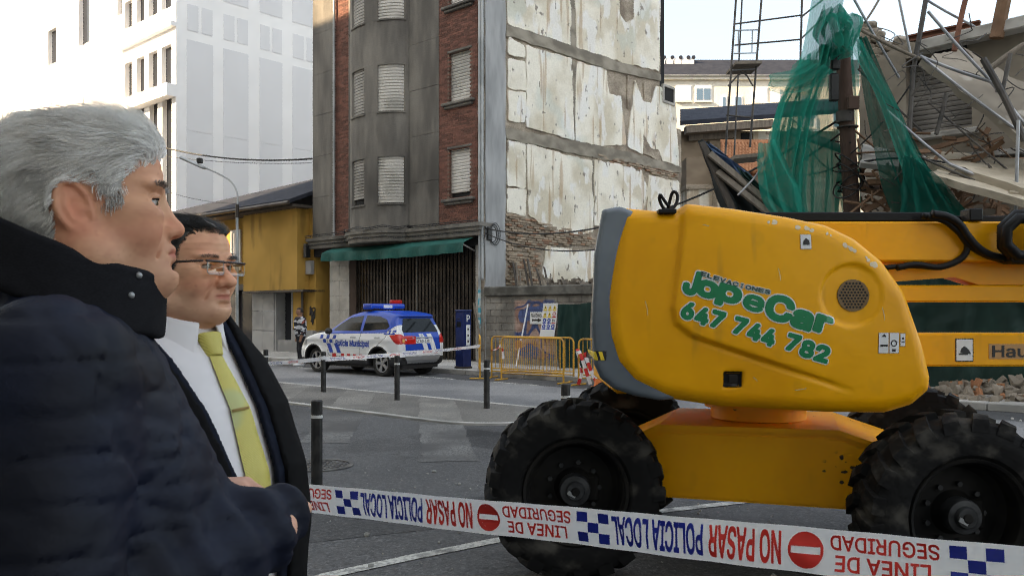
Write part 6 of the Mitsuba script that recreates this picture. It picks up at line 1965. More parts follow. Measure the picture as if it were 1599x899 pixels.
hose([(1448, 339), (1474, 345), (1496, 362), (1512, 382), (1536, 397), (1562, 406)], .018, -.05)
hose([(1380, 418), (1420, 415), (1460, 418)], .016, .0)
for k_, (R_, r_2) in enumerate(((36, .040), (31, .034))):
    th = np.linspace(0, 2 * math.pi, 9)[:-1] + .4
    part(LIFT, 'hose_ring', tube(np.array([at(1602 + R_ * 1.05 * math.cos(t), 370 + R_ * math.sin(t), YB - .10 - .05 * k_) for t in th]), r_2, 10, closed=True), 'hose_black', True)
part(LIFT, 'ring_bracket', bx(xb_(1560), xb_(1690), YB - .14, YB - .005, zb_(413), zb_(398), .01), 'hose_black')

# ================================================================== people in front
def sym(p):
    q = p.copy(); q[:, 1] = np.abs(q[:, 1]); return q


def head_sdf(p, o):
    """o: options. +x the face, +y the left ear, z up, origin between the ears at eye height"""
    q = sym(p)
    d = ell(p, (-.018, 0, .032), (.096, .078, .086))
    d = smin(d, ell(p, (.028, 0, .046), (.060, .064, .062)), .03)
    d = smin(d, ell(p, (.036, 0, -.034), (.053, .058, .074)), .03)
    jw = o.get('jowl', 0.0)
    d = smin(d, chain(q, [(-.012, .050 + jw * .6, -.030), (.002, .050 + jw, -.072), (.052, .022, -.101)], [.026, .026 + jw * .5, .021], .02), .03)
    d = smin(d, ell(p, (.073, 0, -.101), (.021, .025, .019)), .018)
    d = smin(d, ell(q, (.047, .040 + jw * .3, -.036), (.036, .027, .036)), .022)
    d = smin(d, ell(q, (.050, .052, -.012), (.028, .016, .014)), .02)               # cheekbone
    d = smin(d, cone(p, (.045, 0, -.100), (-.03, 0, -.128), .030 + jw, .052 + jw), .035)
    d = smin(d, cone(p, (-.035, 0, -.04), (-.060, 0, -.23), .060 + jw * .6, .066 + jw * .6), .03)
    d = smin(d, ell(p, (.066, 0, -.067), (.025, .032, .027)), .016)                 # muzzle
    d = smin(d, ell(q, (.077, .030, .021), (.013, .026, .008)), .014)               # brow
    d = smax(d, -ell(q, (.096, .033, .0), (.019, .020, .0125)), .014)               # socket
    d = smin(d, np.linalg.norm(q - np.array([.0705, .032, -.001], np.float32), axis=1) - .0146, .006)
    d = smin(d, ell(q, (.076, .034, -.0175), (.010, .018, .006)), .012)             # bag under the eye
    n = o.get('nose', 0.0)
    d = smin(d, cone(p, (.081, 0, .008), (.099 + n, 0, -.030), .0082, .0118), .010)
    d = smin(d, ell(p, (.1015 + n, 0, -.0365), (.0145, .0150, .0125)), .007)
    d = smin(d, ell(q, (.0905 + n * .7, .0150, -.0400), (.0125, .0082, .0100)), .006)
    d = smax(d, -ell(q, (.098 + n, .0078, -.0500), (.0065, .0042, .0055)), .003)
    d = smax(d, -chain(q, [(.091, .0235, -.036), (.081, .034, -.058), (.074, .037, -.075)], [.0022, .0026, .0018]), .007)   # fold beside the mouth
    d = smin(d, chain(q, [(.0935, 0, -.0635), (.0900, .012, -.0645), (.0810, .0245, -.0690)], [.0056, .0050, .0030], .003), .006)
    d = smin(d, chain(q, [(.0915, 0, -.0765), (.0880, .011, -.0758), (.0800, .0225, -.0710)], [.0064, .0056, .0030], .003), .006)
    d = smax(d, -chain(q, [(.100, 0, -.0700), (.0950, .012, -.0700), (.0830, .0265, -.0705)], [.0014, .0013, .0010]), .003)
    d = smax(d, -ell(p, (.097, 0, -.0885), (.010, .022, .005)), .008)               # dip over the chin
    # eye slit
    sl = np.maximum(np.abs(q[:, 2] + .0005 + .10 * (q[:, 1] - .032) ** 2 / .016) - .0042, np.maximum(.0745 - q[:, 0], np.abs(q[:, 1] - .0325) - .0140))
    d = smax(d, -sl, .0022)
    d = smin(d, chain(q, [(.0815, .0185, .0055), (.0855, .030, .0088), (.0790, .0455, .0060)], [.0016, .0024, .0016]), .004)   # fold of the upper lid
    # wrinkles of the forehead and the outer eye
    w = .0006 * np.sin(p[:, 2] * 2 * np.pi / .0125 + 5 * meshkit.fbm(p * 28, 2, 5).astype(np.float32)) * np.exp(-((p[:, 2] - .052) / .016) ** 2) * (p[:, 0] > .05)
    w = w + .0008 * np.sin(np.arctan2(q[:, 2] + .001, q[:, 1] - .04) * 16) * np.exp(-((q[:, 1] - .056) / .008) ** 2 - (q[:, 2] / .014) ** 2) * (p[:, 0] > .03)
    d = d + w
    # ear
    es = o.get('ear', 1.0)
    e = (q - np.array([-.010, .078, -.014], np.float32)) / es
    R = rotm([0, 0, 1], -22) @ rotm([0, 1, 0], -12)
    e = e @ R.astype(np.float32)
    a = ell(e, (0, 0, .004), (.0195, .0060, .0290))
    a = smin(a, ell(e, (.004, .001, -.026), (.0105, .0060, .0120)), .008)
    a = smax(a, -ell(e, (.003, .0085, -.002), (.0115, .0072, .0165)), .004)
    th = np.radians(np.linspace(-70, 215, 18))
    hel = np.stack([-.0165 * np.cos(th), np.full(18, .0050), .0055 + .0275 * np.sin(th)], 1)
    a = smin(a, chain(e, hel, np.full(18, .0036)), .003)
    a = smin(a, chain(e, [(-.004, .0045, .024), (-.0085, .0055, .008), (-.006, .0055, -.008), (.003, .0055, -.0165)], [.0022, .0030, .0032, .0030]), .003)   # inner fold
    a = smin(a, ell(e, (.0135, .0045, -.006), (.0045, .0048, .0070)), .004)          # tragus
    a = smax(a, -ell(e, (.0075, .0075, -.007), (.0055, .0060, .0075)), .003)
    a = smin(a, cone(e, (.006, -.012, .0), (.006, -.003, .0), .013, .009), .006)
    return smin(d, a * es, .006)


def skin_color(v, n, seed, tone, o):
    x, y, z = v[:, 0], np.abs(v[:, 1]), v[:, 2]
    c = np.repeat(np.array(tone)[None], len(v), 0)
    g = lambda cx, cy, cz, r: np.exp(-((x - cx) ** 2 + (y - cy) ** 2 + (z - cz) ** 2) / r ** 2)[:, None]
    red = np.array([1.08, .72, .68])
    k = np.clip(.8 * g(.10, 0, -.036, .020) + .55 * g(.06, .045, -.032, .030) + .7 * np.exp(-((y - .085) / .012) ** 2 - ((x + .01) / .03) ** 2 - ((z + .01) / .05) ** 2)[:, None] + .3 * g(.07, .03, .04, .03), 0, 1)
    c = c * (1 + k * (red - 1))
    st = np.clip(g(.07, .02, -.095, .045) + g(.02, .06, -.075, .04) + .7 * g(.088, .01, -.060, .012), 0, 1)
    c = c * (1 + o.get('stubble', .3) * st * (np.array([.66, .74, .86]) - 1))
    lip = np.clip(np.exp(-((z + .070) / .0072) ** 4) * (y < .024) * (x > .078) * np.clip((.026 - y) / .012, 0, 1), 0, 1)[:, None]
    c = c * (1 + lip * (np.array([.80, .50, .52]) - 1))
    nz = meshkit.fbm(v * 70, 3, seed)[:, None] - .5
    sp = np.clip((meshkit.noise(v * 150 + 9, seed) - .80) * 6, 0, 1)[:, None] * .18
    bl = meshkit.fbm(v * 22 + 3, 2, seed + 1)[:, None] - .5
    c = c * (1 + .42 * nz * np.array([.6, 1.0, 1.0]) + .35 * bl * np.array([.3, 1.0, 1.0])) * (1 - sp * np.array([.7, 1, 1]))
    dark = np.clip(g(.080, .033, -.014, .012) * .35, 0, 1)
    return np.clip(c * (1 - dark * np.array([.8, 1, .9])), .01, .9)


def eyeball(parent, hm, s, look=(1.0, 0, 0)):
    m = trimesh.creation.icosphere(3, .0124)
    v = np.asarray(m.vertices)
    lk = np.array(look) / np.linalg.norm(look)
    cs = (v / .0124) @ lk
    col = np.where((cs > .955)[:, None], [.008, .008, .008], np.where((cs > .83)[:, None], [.06, .04, .025], [.40, .34, .31]))
    m.apply_translation([.0712, s * .032, -.001]); m.apply_transform(hm)
    part(parent, 'eye', m, 'eye_wet', True, color=col)
    y_ = np.linspace(.0195, .0465, 12)
    z_ = .0040 - .10 * (y_ - .032) ** 2 / .016
    x_ = .0712 + np.sqrt(np.maximum(.0137 ** 2 - (y_ - .032) ** 2 - z_ ** 2, 1e-6))
    lash = tube(np.stack([x_, s * y_, z_], 1) @ hm[:3, :3].T + hm[:3, 3], .0011, 6)
    part(parent, 'eyelash', lash, 'dark_lash', True)


scene['skin'] = {'type': 'twosided', 'bsdf': {'type': 'bumpmap', 'arbitrary': proc(lambda p, n, uv: tnoise(p.x * 420, p.y * 420, p.z * 420) + .8 * tnoise(p.x * 190, p.y * 190, p.z * 190), 6e-4), 'scale': 0.00028,
                 'bsdf': {'type': 'principled', 'base_color': {'type': 'mesh_attribute', 'name': 'vertex_color'}, 'roughness': 0.55, 'specular': 0.33, 'sheen': 0.1}}}
M('dark_lash', (0.02, 0.014, 0.012), 0.8, spec=0.1)
M('eye_wet', {'type': 'mesh_attribute', 'name': 'vertex_color'}, 0.05, spec=0.6)
M('hair_strand', {'type': 'mesh_attribute', 'name': 'vertex_color'}, 0.42, spec=0.5)


def strands(parent, name, head, hm, sdf, N, mask, field, length, color, seed, r0=.00042, K=7, lift=.5, label=None, droop=.0):
    """hair: N thin tubes rooted where mask(v) holds, following field(p, n)"""
    r = np.random.default_rng(seed)
    tri = np.asarray(head.faces); v = np.asarray(head.vertices); nrm = np.asarray(head.vertex_normals)
    cen = v[tri].mean(1)
    ok = mask(cen, r)
    A = head.area_faces * ok
    pick = r.choice(len(tri), N, p=A / A.sum())
    bc = r.dirichlet([1, 1, 1], N)
    p = np.einsum('nk,nkj->nj', bc, v[tri[pick]])
    n = np.einsum('nk,nkj->nj', bc, nrm[tri[pick]])
    L = length(p, r)
    pts = [p.copy()]
    q = p.copy()
    for k in range(K - 1):
        t = k / (K - 1)
        f = field(q, n, t)
        f = f - n * (f * n).sum(1, keepdims=True) * .8
        dirn = f / (np.linalg.norm(f, axis=1, keepdims=True) + 1e-9) + n * (lift if np.isscalar(lift) else lift(p)[:, None]) * (1 - t) ** 1.5
        dirn[:, 2] -= droop * t
        dirn = dirn + .12 * r.standard_normal((N, 3)) + (.30 + .5 * t) * (np.stack([meshkit.noise(p * 75 + [0, 0, 9 * t], s_) for s_ in (51, 52, 53)], 1) - .5)
        dirn /= np.linalg.norm(dirn, axis=1, keepdims=True)
        q = q + dirn * (L / (K - 1))[:, None]
        d = sdf(q.astype(np.float32))
        push = np.maximum(.0025 + .004 * t - d, 0)
        out = q - np.array([-.01, 0, .02]); out /= np.linalg.norm(out, axis=1, keepdims=True)
        q = q + out * push[:, None]
        pts.append(q.copy())
    P = np.stack(pts, 1)                                             # N K 3
    tg = np.gradient(P, axis=1); tg /= np.linalg.norm(tg, axis=2, keepdims=True) + 1e-9
    a = np.cross(tg, n[:, None]); a /= np.linalg.norm(a, axis=2, keepdims=True) + 1e-9
    b = np.cross(tg, a)
    rad = (r0 * (.7 + .6 * r.random(N)))[:, None] * np.linspace(1.0, .25, K)[None]
    ang = np.arange(3) * 2 * np.pi / 3
    V = P[:, :, None] + rad[:, :, None, None] * (np.cos(ang)[None, None, :, None] * a[:, :, None] + np.sin(ang)[None, None, :, None] * b[:, :, None])
    i = np.arange(K - 1)[:, None] * 3; j = np.arange(3)[None]
    base = np.stack([i + j, i + (j + 1) % 3, i + 3 + (j + 1) % 3, i + 3 + j], -1).reshape(-1, 4)
    f = (base[None] + (np.arange(N) * K * 3)[:, None, None]).reshape(-1, 4)
    col = np.repeat(color(p, r)[:, None], K * 3, 1).reshape(-1, 3)
    vv = V.reshape(-1, 3) @ hm[:3, :3].T + hm[:3, 3]
    return part(parent, name, tm(vv, f), 'hair_strand', True, label=label, color=col)


def head_matrix(origin, yaw, pitch, roll=0, s=(1, 1, 1)):
    m = trimesh.transformations.euler_matrix(math.radians(roll), math.radians(-pitch), math.radians(yaw), 'sxyz')
    m[:3, :3] = m[:3, :3] @ np.diag(s)
    m[:3, 3] = origin
    return m


def hand(p, s, curl=1.0):
    """s = 1 left, -1 right; wrist at the origin, fingers along +x, back of the hand up"""
    q = p.copy(); q[:, 1] *= -s                                    # thumb side at +y
    d = cone(q, (-.06, 0, -.002), (.0, 0, 0), .026, .024)
    base = [(.088, .030), (.093, .009), (.088, -.012), (.078, -.031)]
    for x, y in base:
        d = smin(d, cone(q, (.005, y * .5, -.002), (x, y, .002), .017, .0115), .012)
    for (x, y), L in zip(base, (.072, .080, .074, .058)):
        pts, ang = [(x, y, .002)], 0.0
        for k, seg in enumerate((.46, .30, .24)):
            ang += math.radians((32, 42, 28)[k]) * curl
            pts.append((pts[-1][0] + L * seg * math.cos(ang), pts[-1][1] - .002, pts[-1][2] - L * seg * math.sin(ang)))
        d = smin(d, chain(q, pts, [.0100, .0092, .0085, .0072]), .004)
    d = smin(d, chain(q, [(.012, .020, -.006), (.045, .046, -.016), (.070, .050, -.026), (.088, .046, -.034)], [.016, .0125, .0105, .0085], .004), .010)
    return d


def oriented(origin, xdir, up):
    x = np.array(xdir, float); x /= np.linalg.norm(x)
    z = np.array(up, float); z -= x * (z @ x); z /= np.linalg.norm(z)
    m = np.eye(4); m[:3, 0], m[:3, 1], m[:3, 2], m[:3, 3] = x, np.cross(z, x), z, origin
    return m


def to_local(p, m):
    return ((p - m[:3, 3].astype(np.float32)) @ m[:3, :3].astype(np.float32))


def legs_sdf(O, Fd, w):
    Ld = np.array([-Fd[1], Fd[0]])
    def f(p):
        d = None
        for s in (1, -1):
            hx_ = [O[0] + Ld[0] * s * w, O[1] + Ld[1] * s * w]
            e = chain(p, [(*hx_, .95), (hx_[0], hx_[1], .52), (hx_[0] - Fd[0] * .03, hx_[1] - Fd[1] * .03, .06)], [.115, .085, .065], .04)
            d = e if d is None else smin(d, e, .04)
        return np.maximum(d, .05 - p[:, 2])
    return f


def add_legs(P, O, Fd, mat):
    m = nets(legs_sdf(O, Fd, .095), (O[0] - .4, O[1] - .4, 0), (O[0] + .4, O[1] + .4, 1.1), .02)
    part(P, 'trousers', m, mat, True)
    Ld = np.array([-Fd[1], Fd[0]])
    for s in (1, -1):
        h = np.array([O[0] + Ld[0] * s * .095, O[1] + Ld[1] * s * .095, 0])
        f3 = np.array([Fd[0], Fd[1], 0])
        sh_ = nets(lambda p: np.maximum(smin(cone(p, h - f3 * .07 + FZ * .045, h + f3 * .15 + FZ * .03, .046, .042), cone(p, h - f3 * .03 + FZ * .05, h - f3 * .03 + FZ * .10, .05, .05), .03), -p[:, 2]), h - [.3, .3, .03], h + [.3, .3, .2], .012)
        part(P, 'shoe', sh_, 'black_print', True)


# ---------------------------------------------------------------- the grey-haired man on the left
P1 = thing('person', 'grey-haired man in a navy quilted jacket, filling the left of the picture, back half turned', 'person')
H1 = head_matrix([-.545, 1.0996, 1.735], 20, 5, 0, (1.0, 1.0, .94))
o1 = {'jowl': .012, 'nose': -.004, 'ear': 1.14, 'stubble': .25}
hs1 = lambda p: head_sdf(p, o1)
head1 = nets(hs1, (-.14, -.12, -.24), (.14, .12, .135), .0026)
c1 = skin_color(np.asarray(head1.vertices), None, 3, (.53, .275, .165), o1)
B1O, B1F = np.array([-.575, 1.10]), np.array([.92, .39]) / np.hypot(.92, .39)
B1L = np.array([-B1F[1], B1F[0]])
WRR, WRL = np.array([-.325, 1.19, 1.315]), np.array([-.492, 1.332, 1.322])
HR = oriented(WRR + np.array([.000, .006, -.002]), (-.20, .95, .02), (.35, .05, 1)); HLh = oriented(WRL, (.95, -.62, .10), (-.15, -.1, 1))
hr = nets(lambda p: hand(p, -1, .9), (-.08, -.08, -.12), (.19, .09, .06), .004)
hl = nets(lambda p: hand(p, 1, .8), (-.08, -.09, -.12), (.19, .08, .06), .004)
bodyv = nets(lambda p: smin(chain(p, [(B1O[0], B1O[1], .95), (B1O[0], B1O[1], 1.25), (B1O[0], B1O[1], 1.48)], [.13, .14, .12], .1), cone(p, (B1O[0], B1O[1], 1.48), (B1O[0] - .01, B1O[1], 1.60), .07, .06), .06), (-1, .7, .8), (-.2, 1.5, 1.7), .02)
hh = [head1.copy().apply_transform(H1), hr.copy().apply_transform(HR), hl.copy().apply_transform(HLh), bodyv]
hc = lambda m, s: np.clip(np.array([.52, .29, .205]) * (1 + .25 * (meshkit.fbm(np.asarray(m.vertices) * 60, 3, s)[:, None] - .5)), 0, 1)
put(P1, cat(hh), 'skin', True, color=np.vstack([c1, hc(hr, 1), hc(hl, 2), hc(bodyv, 3)]))
for s in (1, -1):
    eyeball(P1, H1, s, (1, -.25 * s * 0 - .1, 0))


def hairline1(c, r, inset=0.0):
    x, y, z = c[:, 0], np.abs(c[:, 1]), c[:, 2]
    zb = np.interp(x, [-.13, -.036, -.026, .010, .016, .020, .042, .050, .085, .10], [-.085, -.085, .016, .026, .014, -.014, -.010, .028, .056, .060])
    zb = np.where(y < .035, np.where(x > .03, .060, zb), zb)
    zb = zb + .012 * (meshkit.noise(c * 120, 4) - .5) + inset
    ear = (np.hypot((x + .004) / .027, (z + .012) / (.040 + inset)) + .5 * (meshkit.noise(c * 150, 7) - .5) < 1) & (y > .064)
    return (z > zb) & ~ear


def field1(q, n, t):
    y = q[:, 1]; z = q[:, 2]; x = q[:, 0]
    side = sst(.045, .075, np.abs(y))[:, None]
    w = meshkit.fbm(q * 26, 2, 8)[:, None] - .5
    w2 = meshkit.fbm(q * 26 + 50, 2, 9)[:, None] - .5
    fr = sst(.045, .085, x) * np.clip(1 - 2.2 * t, 0, 1)
    top = np.stack([-1 + 1.9 * fr, .25 * np.sign(y), .18 + .5 * fr], 1)
    sd_ = np.stack([-.9 + 0 * x, 0 * x, -.42 + .5 * (z - .02) / .08], 1)
    back = sst(-.06, -.10, x)[:, None]
    dn = np.stack([-.2 + 0 * x, 0 * x, -1 + 0 * x], 1)
    f = top * (1 - side) + sd_ * side
    f = f * (1 - back) + dn * back
    sb = ((x > .012) & (z < .02) & (np.abs(y) > .05))[:, None]
    f = np.where(sb, np.stack([-.35 + 0 * x, 0 * x, -1 + 0 * x], 1), f)
    return f + np.hstack([.3 * w, .9 * w2 * (1 - side), 1.1 * w])


def len1(p, r):
    top = sst(.02, .08, p[:, 2]); fr = sst(.03, .08, p[:, 0])
    sb = (p[:, 0] > .012) & (p[:, 2] < .02)
    L = .022 + .026 * top + .010 * fr * top
    L = np.where((np.abs(p[:, 0]) < .04) & (p[:, 2] < .045), .013, L)
    return np.where(sb, .008, L) * (.75 + .5 * r.random(len(p)))


def lift1(p):
    return .16 + .46 * sst(.03, .09, p[:, 2]) * (.5 + .9 * sst(.02, .08, p[:, 0]))


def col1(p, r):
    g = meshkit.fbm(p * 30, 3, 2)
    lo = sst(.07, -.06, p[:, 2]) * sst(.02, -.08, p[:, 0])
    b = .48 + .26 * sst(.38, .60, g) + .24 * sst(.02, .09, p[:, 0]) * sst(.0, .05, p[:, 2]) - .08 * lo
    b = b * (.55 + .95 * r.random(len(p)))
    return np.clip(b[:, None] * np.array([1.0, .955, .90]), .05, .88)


mk1 = hairline1(np.asarray(head1.vertices), None, .016)
cap = shell(head1, mk1, .004)
part(P1, 'hair_base', cap.copy().apply_transform(H1), 'hair_strand', True, color=np.repeat([[.34, .32, .30]], len(cap.vertices), 0))
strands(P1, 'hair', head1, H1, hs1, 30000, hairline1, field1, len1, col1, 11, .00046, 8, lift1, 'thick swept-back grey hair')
brow = lambda c, r: (np.abs(c[:, 2] - .0235 + 4.0 * (np.abs(c[:, 1]) - .034) ** 2) < .0036) & (np.abs(c[:, 1]) > .012) & (np.abs(c[:, 1]) < .052) & (c[:, 0] > .05)
bf = lambda q, n, t: np.stack([-.2 + 0 * q[:, 0], np.sign(q[:, 1]), .25 + 0 * q[:, 0]], 1)
[strands(P1, 'eyebrow', head1, H1, hs1, 150, (lambda c, r, s_=s_: brow(c, r) & (c[:, 1] * s_ > 0)), bf, lambda p, r: .008 * (.7 + .6 * r.random(len(p))), lambda p, r: np.repeat((.14 + .2 * r.random(len(p)))[:, None], 3, 1), 12, .00030, 4, .15) for s_ in (1, -1)]


def torso(p, O, Fd, zs, fr, bk, hw):
    Ld = np.array([-Fd[1], Fd[0]])
    x, y, z = p[:, 0] - O[0], p[:, 1] - O[1], p[:, 2]
    f, l = x * Fd[0] + y * Fd[1], x * Ld[0] + y * Ld[1]
    a1, a0, b = np.interp(z, zs, fr), np.interp(z, zs, bk), np.interp(z, zs, hw)
    c, a = (a1 + a0) / 2, (a1 - a0) / 2
    k = (np.abs((f - c) / a) ** 2.3 + np.abs(l / b) ** 2.3) ** (1 / 2.3)
    d = (k - 1) * np.minimum(a, b) * .9
    return np.maximum(d, np.maximum(z - zs[-1], zs[0] - z)), f, l


def folds(p, s, seed, st=(1, 1, 1)):
    return meshkit.fbm(p * np.array(st) * s, 3, seed).astype(np.float32) - .5


Z1 = [.82, 1.0, 1.2, 1.35, 1.45, 1.53, 1.585, 1.64]
SR, ER = np.array([-.500, .918, 1.528]), np.array([-.465, .835, 1.235])
SLh, EL = np.array([-.65, 1.284, 1.53]), np.array([-.60, 1.40, 1.26])


def jacket1(p):
    d, f, l = torso(p, B1O, B1F, Z1, [.21, .22, .222, .205, .165, .12, .085, .06], [-.16, -.17, -.17, -.165, -.155, -.13, -.105, -.08], [.205, .215, .225, .23, .225, .195, .135, .09])
    d = smin(d, cone(p, SR, SLh, .080, .080), .05)
    ar = chain(p, [SR, ER], [.088, .078]); fo = chain(p, [ER, WRR - np.array([.004, .012, .001])], [.078, .053])
    ar = smin(ar, fo, .035)
    al = smin(chain(p, [SLh, EL], [.085, .075]), cone(p, EL, WRL - np.array([.02, -.012, .002]), .075, .05), .035)
    d = smin(d, smin(ar, al, .02), .028)
    # folds: broad ones all over, tight ones round the elbow and the cuff
    w = .012 * folds(p, 6.5, 21, (1, 1, 1.4)) + .005 * folds(p, 22, 22, (1, 1, 1.3))
    t = np.clip(((p - ER) @ (WRR - ER)) / ((WRR - ER) @ (WRR - ER)), 0, 1)
    near = np.exp(-(fo / .05) ** 2)
    w = w + .0055 * np.sin(t * 34 + 5 * folds(p, 9, 23)) * near * (.3 + t)
    # quilting seams: bands round the torso, and round the upper arm
    qz = p[:, 2] + .012 * folds(p, 5, 24) + .25 * np.clip(p[:, 0] + .42, 0, .2)
    ph = np.abs(((qz / .047) % 1) - .5)
    seam = np.exp(-((.5 - ph) * .047 / .0030) ** 2)
    d = d + w + .0034 * seam
    rg = 1 - np.abs(2 * meshkit.noise(p * np.array([9, 9, 15.0]) + 4.0 * meshkit.noise(p * 5 + 7, 26)[:, None], 25) - 1)
    d = d + .0036 * np.clip((rg - .72) / .28, 0, 1).astype(np.float32) ** 1.5
    # armhole and shoulder seams
    arm_ = np.abs(np.linalg.norm((p - SR - np.array([.015, .05, -.03])), axis=1) - .118)
    d = d + .004 * np.exp(-(arm_ / .004) ** 2)
    return d


def collar1(p):
    x, y = p[:, 0] - B1O[0], p[:, 1] - B1O[1]
    f, l = x * B1F[0] + y * B1F[1], x * B1L[0] + y * B1L[1]
    zt = 1.689 - .35 * f + .003 * np.sin(f * 60) - .013 * np.exp(-((f - .03) / .035) ** 2)
    dz = np.clip(zt - p[:, 2], 0, .2)
    a, b = np.where(f > 0, .110 * (1 - .9 * dz), .108 * (1 + .8 * dz)), .107 * (1 + 1.0 * dz)
    k = np.hypot((f - .004) / a, l / b)
    d = np.abs((k - 1) * .095) - (.0075 + .10 * np.clip(zt - p[:, 2], 0, .1) * .4)
    d = smax(d, p[:, 2] - zt, .008)
    d = smax(d, (zt - .085) - p[:, 2], .01)
    return d + .006 * folds(p, 20, 31, (1, 1, .8)) + .0012 * np.exp(-((p[:, 2] - zt + .012) / .002) ** 2)


M('navy_jacket', proc(lambda p, n, uv: mix((0.0020, 0.0030, 0.0085), (0.0045, 0.0070, 0.0195), smoothstep(0.3, 0.7, tfbm(p.x * 9, p.y * 9, p.z * 9, 3))) * (.85 + .3 * tnoise(p.x * 700, p.y * 700, p.z * 700))), 0.6, spec=0.22, bump=lambda p, n, uv: .4 * tnoise(p.x * 900, p.y * 900, p.z * 900) + tfbm(p.x * 40, p.y * 40, p.z * 60, 3) * 2 + 3 * dr.abs(tfbm(p.x * 13, p.y * 13, p.z * 24, 3) - .5), scale=0.0008, eps=1e-3)
M('black_collar', proc(lambda p, n, uv: mix((0.004, 0.004, 0.0055), (0.010, 0.010, 0.013), tnoise(p.x * 600, p.y * 600, p.z * 600))), 0.8, spec=0.15)
part(P1, 'jacket', nets(jacket1, (-1.0, .68, .80), (-.22, 1.56, 1.70), .0062), 'navy_jacket', True)
part(P1, 'collar', nets(collar1, (-.80, .90, 1.50), (-.38, 1.32, 1.80), .004), 'black_collar', True, label='black corduroy collar turned up')
for i, (px, py) in enumerate(((238, 419), (217, 430), (205, 461))):
    b_ = at(px, py, 1.075)
    bm = trimesh.creation.icosphere(2, .0042)
    q_ = march(collar1, np.array([at(px, py, .9)]), ray(px, py) / np.linalg.norm(ray(px, py)), .6)[0]
    part(P1, 'button', bm.apply_translation(q_), 'silver_trim' if i else 'black_print', True)
add_legs(P1, B1O, B1F, 'dark_trousers')

# ---------------------------------------------------------------- the man with glasses and a yellow tie
P2 = thing('person', 'dark-haired man with glasses, yellow tie and black overcoat behind the grey-haired man', 'person')
H2 = head_matrix([-.721, 1.878, 1.697], -19, 1, 0, (1.10, 1.08, .925))
o2 = {'jowl': .010, 'nose': .004, 'ear': 1.05, 'stubble': .55}
hs2 = lambda p: head_sdf(p, o2)
head2 = nets(hs2, (-.14, -.125, -.24), (.14, .125, .135), .0028)
c2 = skin_color(np.asarray(head2.vertices), None, 6, (.62, .335, .205), o2)
B2O, B2F = np.array([-.757, 1.894]), np.array([.87, -.5]) / np.hypot(.87, .5)
B2L = np.array([-B2F[1], B2F[0]])
body2 = nets(lambda p: smin(chain(p, [(B2O[0], B2O[1], .95), (B2O[0], B2O[1], 1.25), (B2O[0], B2O[1], 1.44)], [.13, .14, .11], .1), cone(p, (B2O[0], B2O[1], 1.44), (B2O[0] + .01, B2O[1], 1.56), .07, .06), .06), (-1.2, 1.5, .8), (-.4, 2.3, 1.65), .02)
S2l, E2l, W2l = np.array([-.680, 2.035, 1.455]), np.array([-.602, 2.045, 1.20]), np.array([-.545, 1.95, .96])
S2r, E2r, W2r = np.array([-.86, 1.712, 1.495]), np.array([-.86, 1.66, 1.20]), np.array([-.74, 1.62, .98])
h2l, h2r = oriented(W2l, (W2l - E2l) + np.array([0, 0, -.1]), (.6, .8, .2)), oriented(W2r, (W2r - E2r) + np.array([0, 0, -.1]), (-.6, -.8, .2))
hl2 = nets(lambda p: hand(p, 1, .5), (-.08, -.09, -.12), (.19, .08, .06), .005)
hr2 = nets(lambda p: hand(p, -1, .5), (-.08, -.08, -.12), (.19, .09, .06), .005)
put(P2, cat([head2.copy().apply_transform(H2), body2, hl2.copy().apply_transform(h2l), hr2.copy().apply_transform(h2r)]), 'skin', True, color=np.vstack([c2, hc(body2, 3), hc(hl2, 1), hc(hr2, 2)]))
for s in (1, -1):
    eyeball(P2, H2, s, (1, .12, .0))


def hairline2(c, r, inset=0.0):
    x, y, z = c[:, 0], np.abs(c[:, 1]), c[:, 2]
    zb = np.interp(x, [-.13, -.045, -.036, .008, .012, .030, .040, .060, .10], [-.080, -.080, .012, .020, -.022, -.020, .020, .075, .080])
    zb = np.where(y < .045, np.where(x > .03, .078, zb), zb)
    zb = zb + .010 * ((meshkit.noise(c * 120, 4)) - .5) + inset
    ear = (np.abs(x + .01) < .026) & (y > .070) & (z < .022 + inset)
    return (z > zb) & ~ear


def col2(p, r):
    g = meshkit.fbm(p * 34, 3, 2)
    grey = sst(.55, .7, g) * (.35 + .65 * sst(.05, -.03, p[:, 2]))
    b = .018 + .16 * grey * r.random(len(p)) + .012 * r.random(len(p))
    return np.clip(b[:, None] * np.array([1.0, .93, .88]), .006, .4)


cap2 = shell(head2, hairline2(np.asarray(head2.vertices), None, .012), .003)
part(P2, 'hair_base', cap2.copy().apply_transform(H2), 'hair_strand', True, color=np.repeat([[.030, .026, .023]], len(cap2.vertices), 0))
strands(P2, 'hair', head2, H2, hs2, 14000, hairline2, field1, lambda p, r: (.016 + .020 * sst(.03, .08, p[:, 2])) * (.7 + .6 * r.random(len(p))), col2, 14, .00045, 6, lambda p: .15 + .3 * sst(.05, .10, p[:, 2]))
[strands(P2, 'eyebrow', head2, H2, hs2, 130, (lambda c, r, s_=s_: brow(c, r) & (c[:, 1] * s_ > 0)), bf, lambda p, r: .008 * (.7 + .6 * r.random(len(p))), lambda p, r: np.repeat((.035 + .06 * r.random(len(p)))[:, None], 3, 1), 15, .00032, 4, .12) for s_ in (1, -1)]
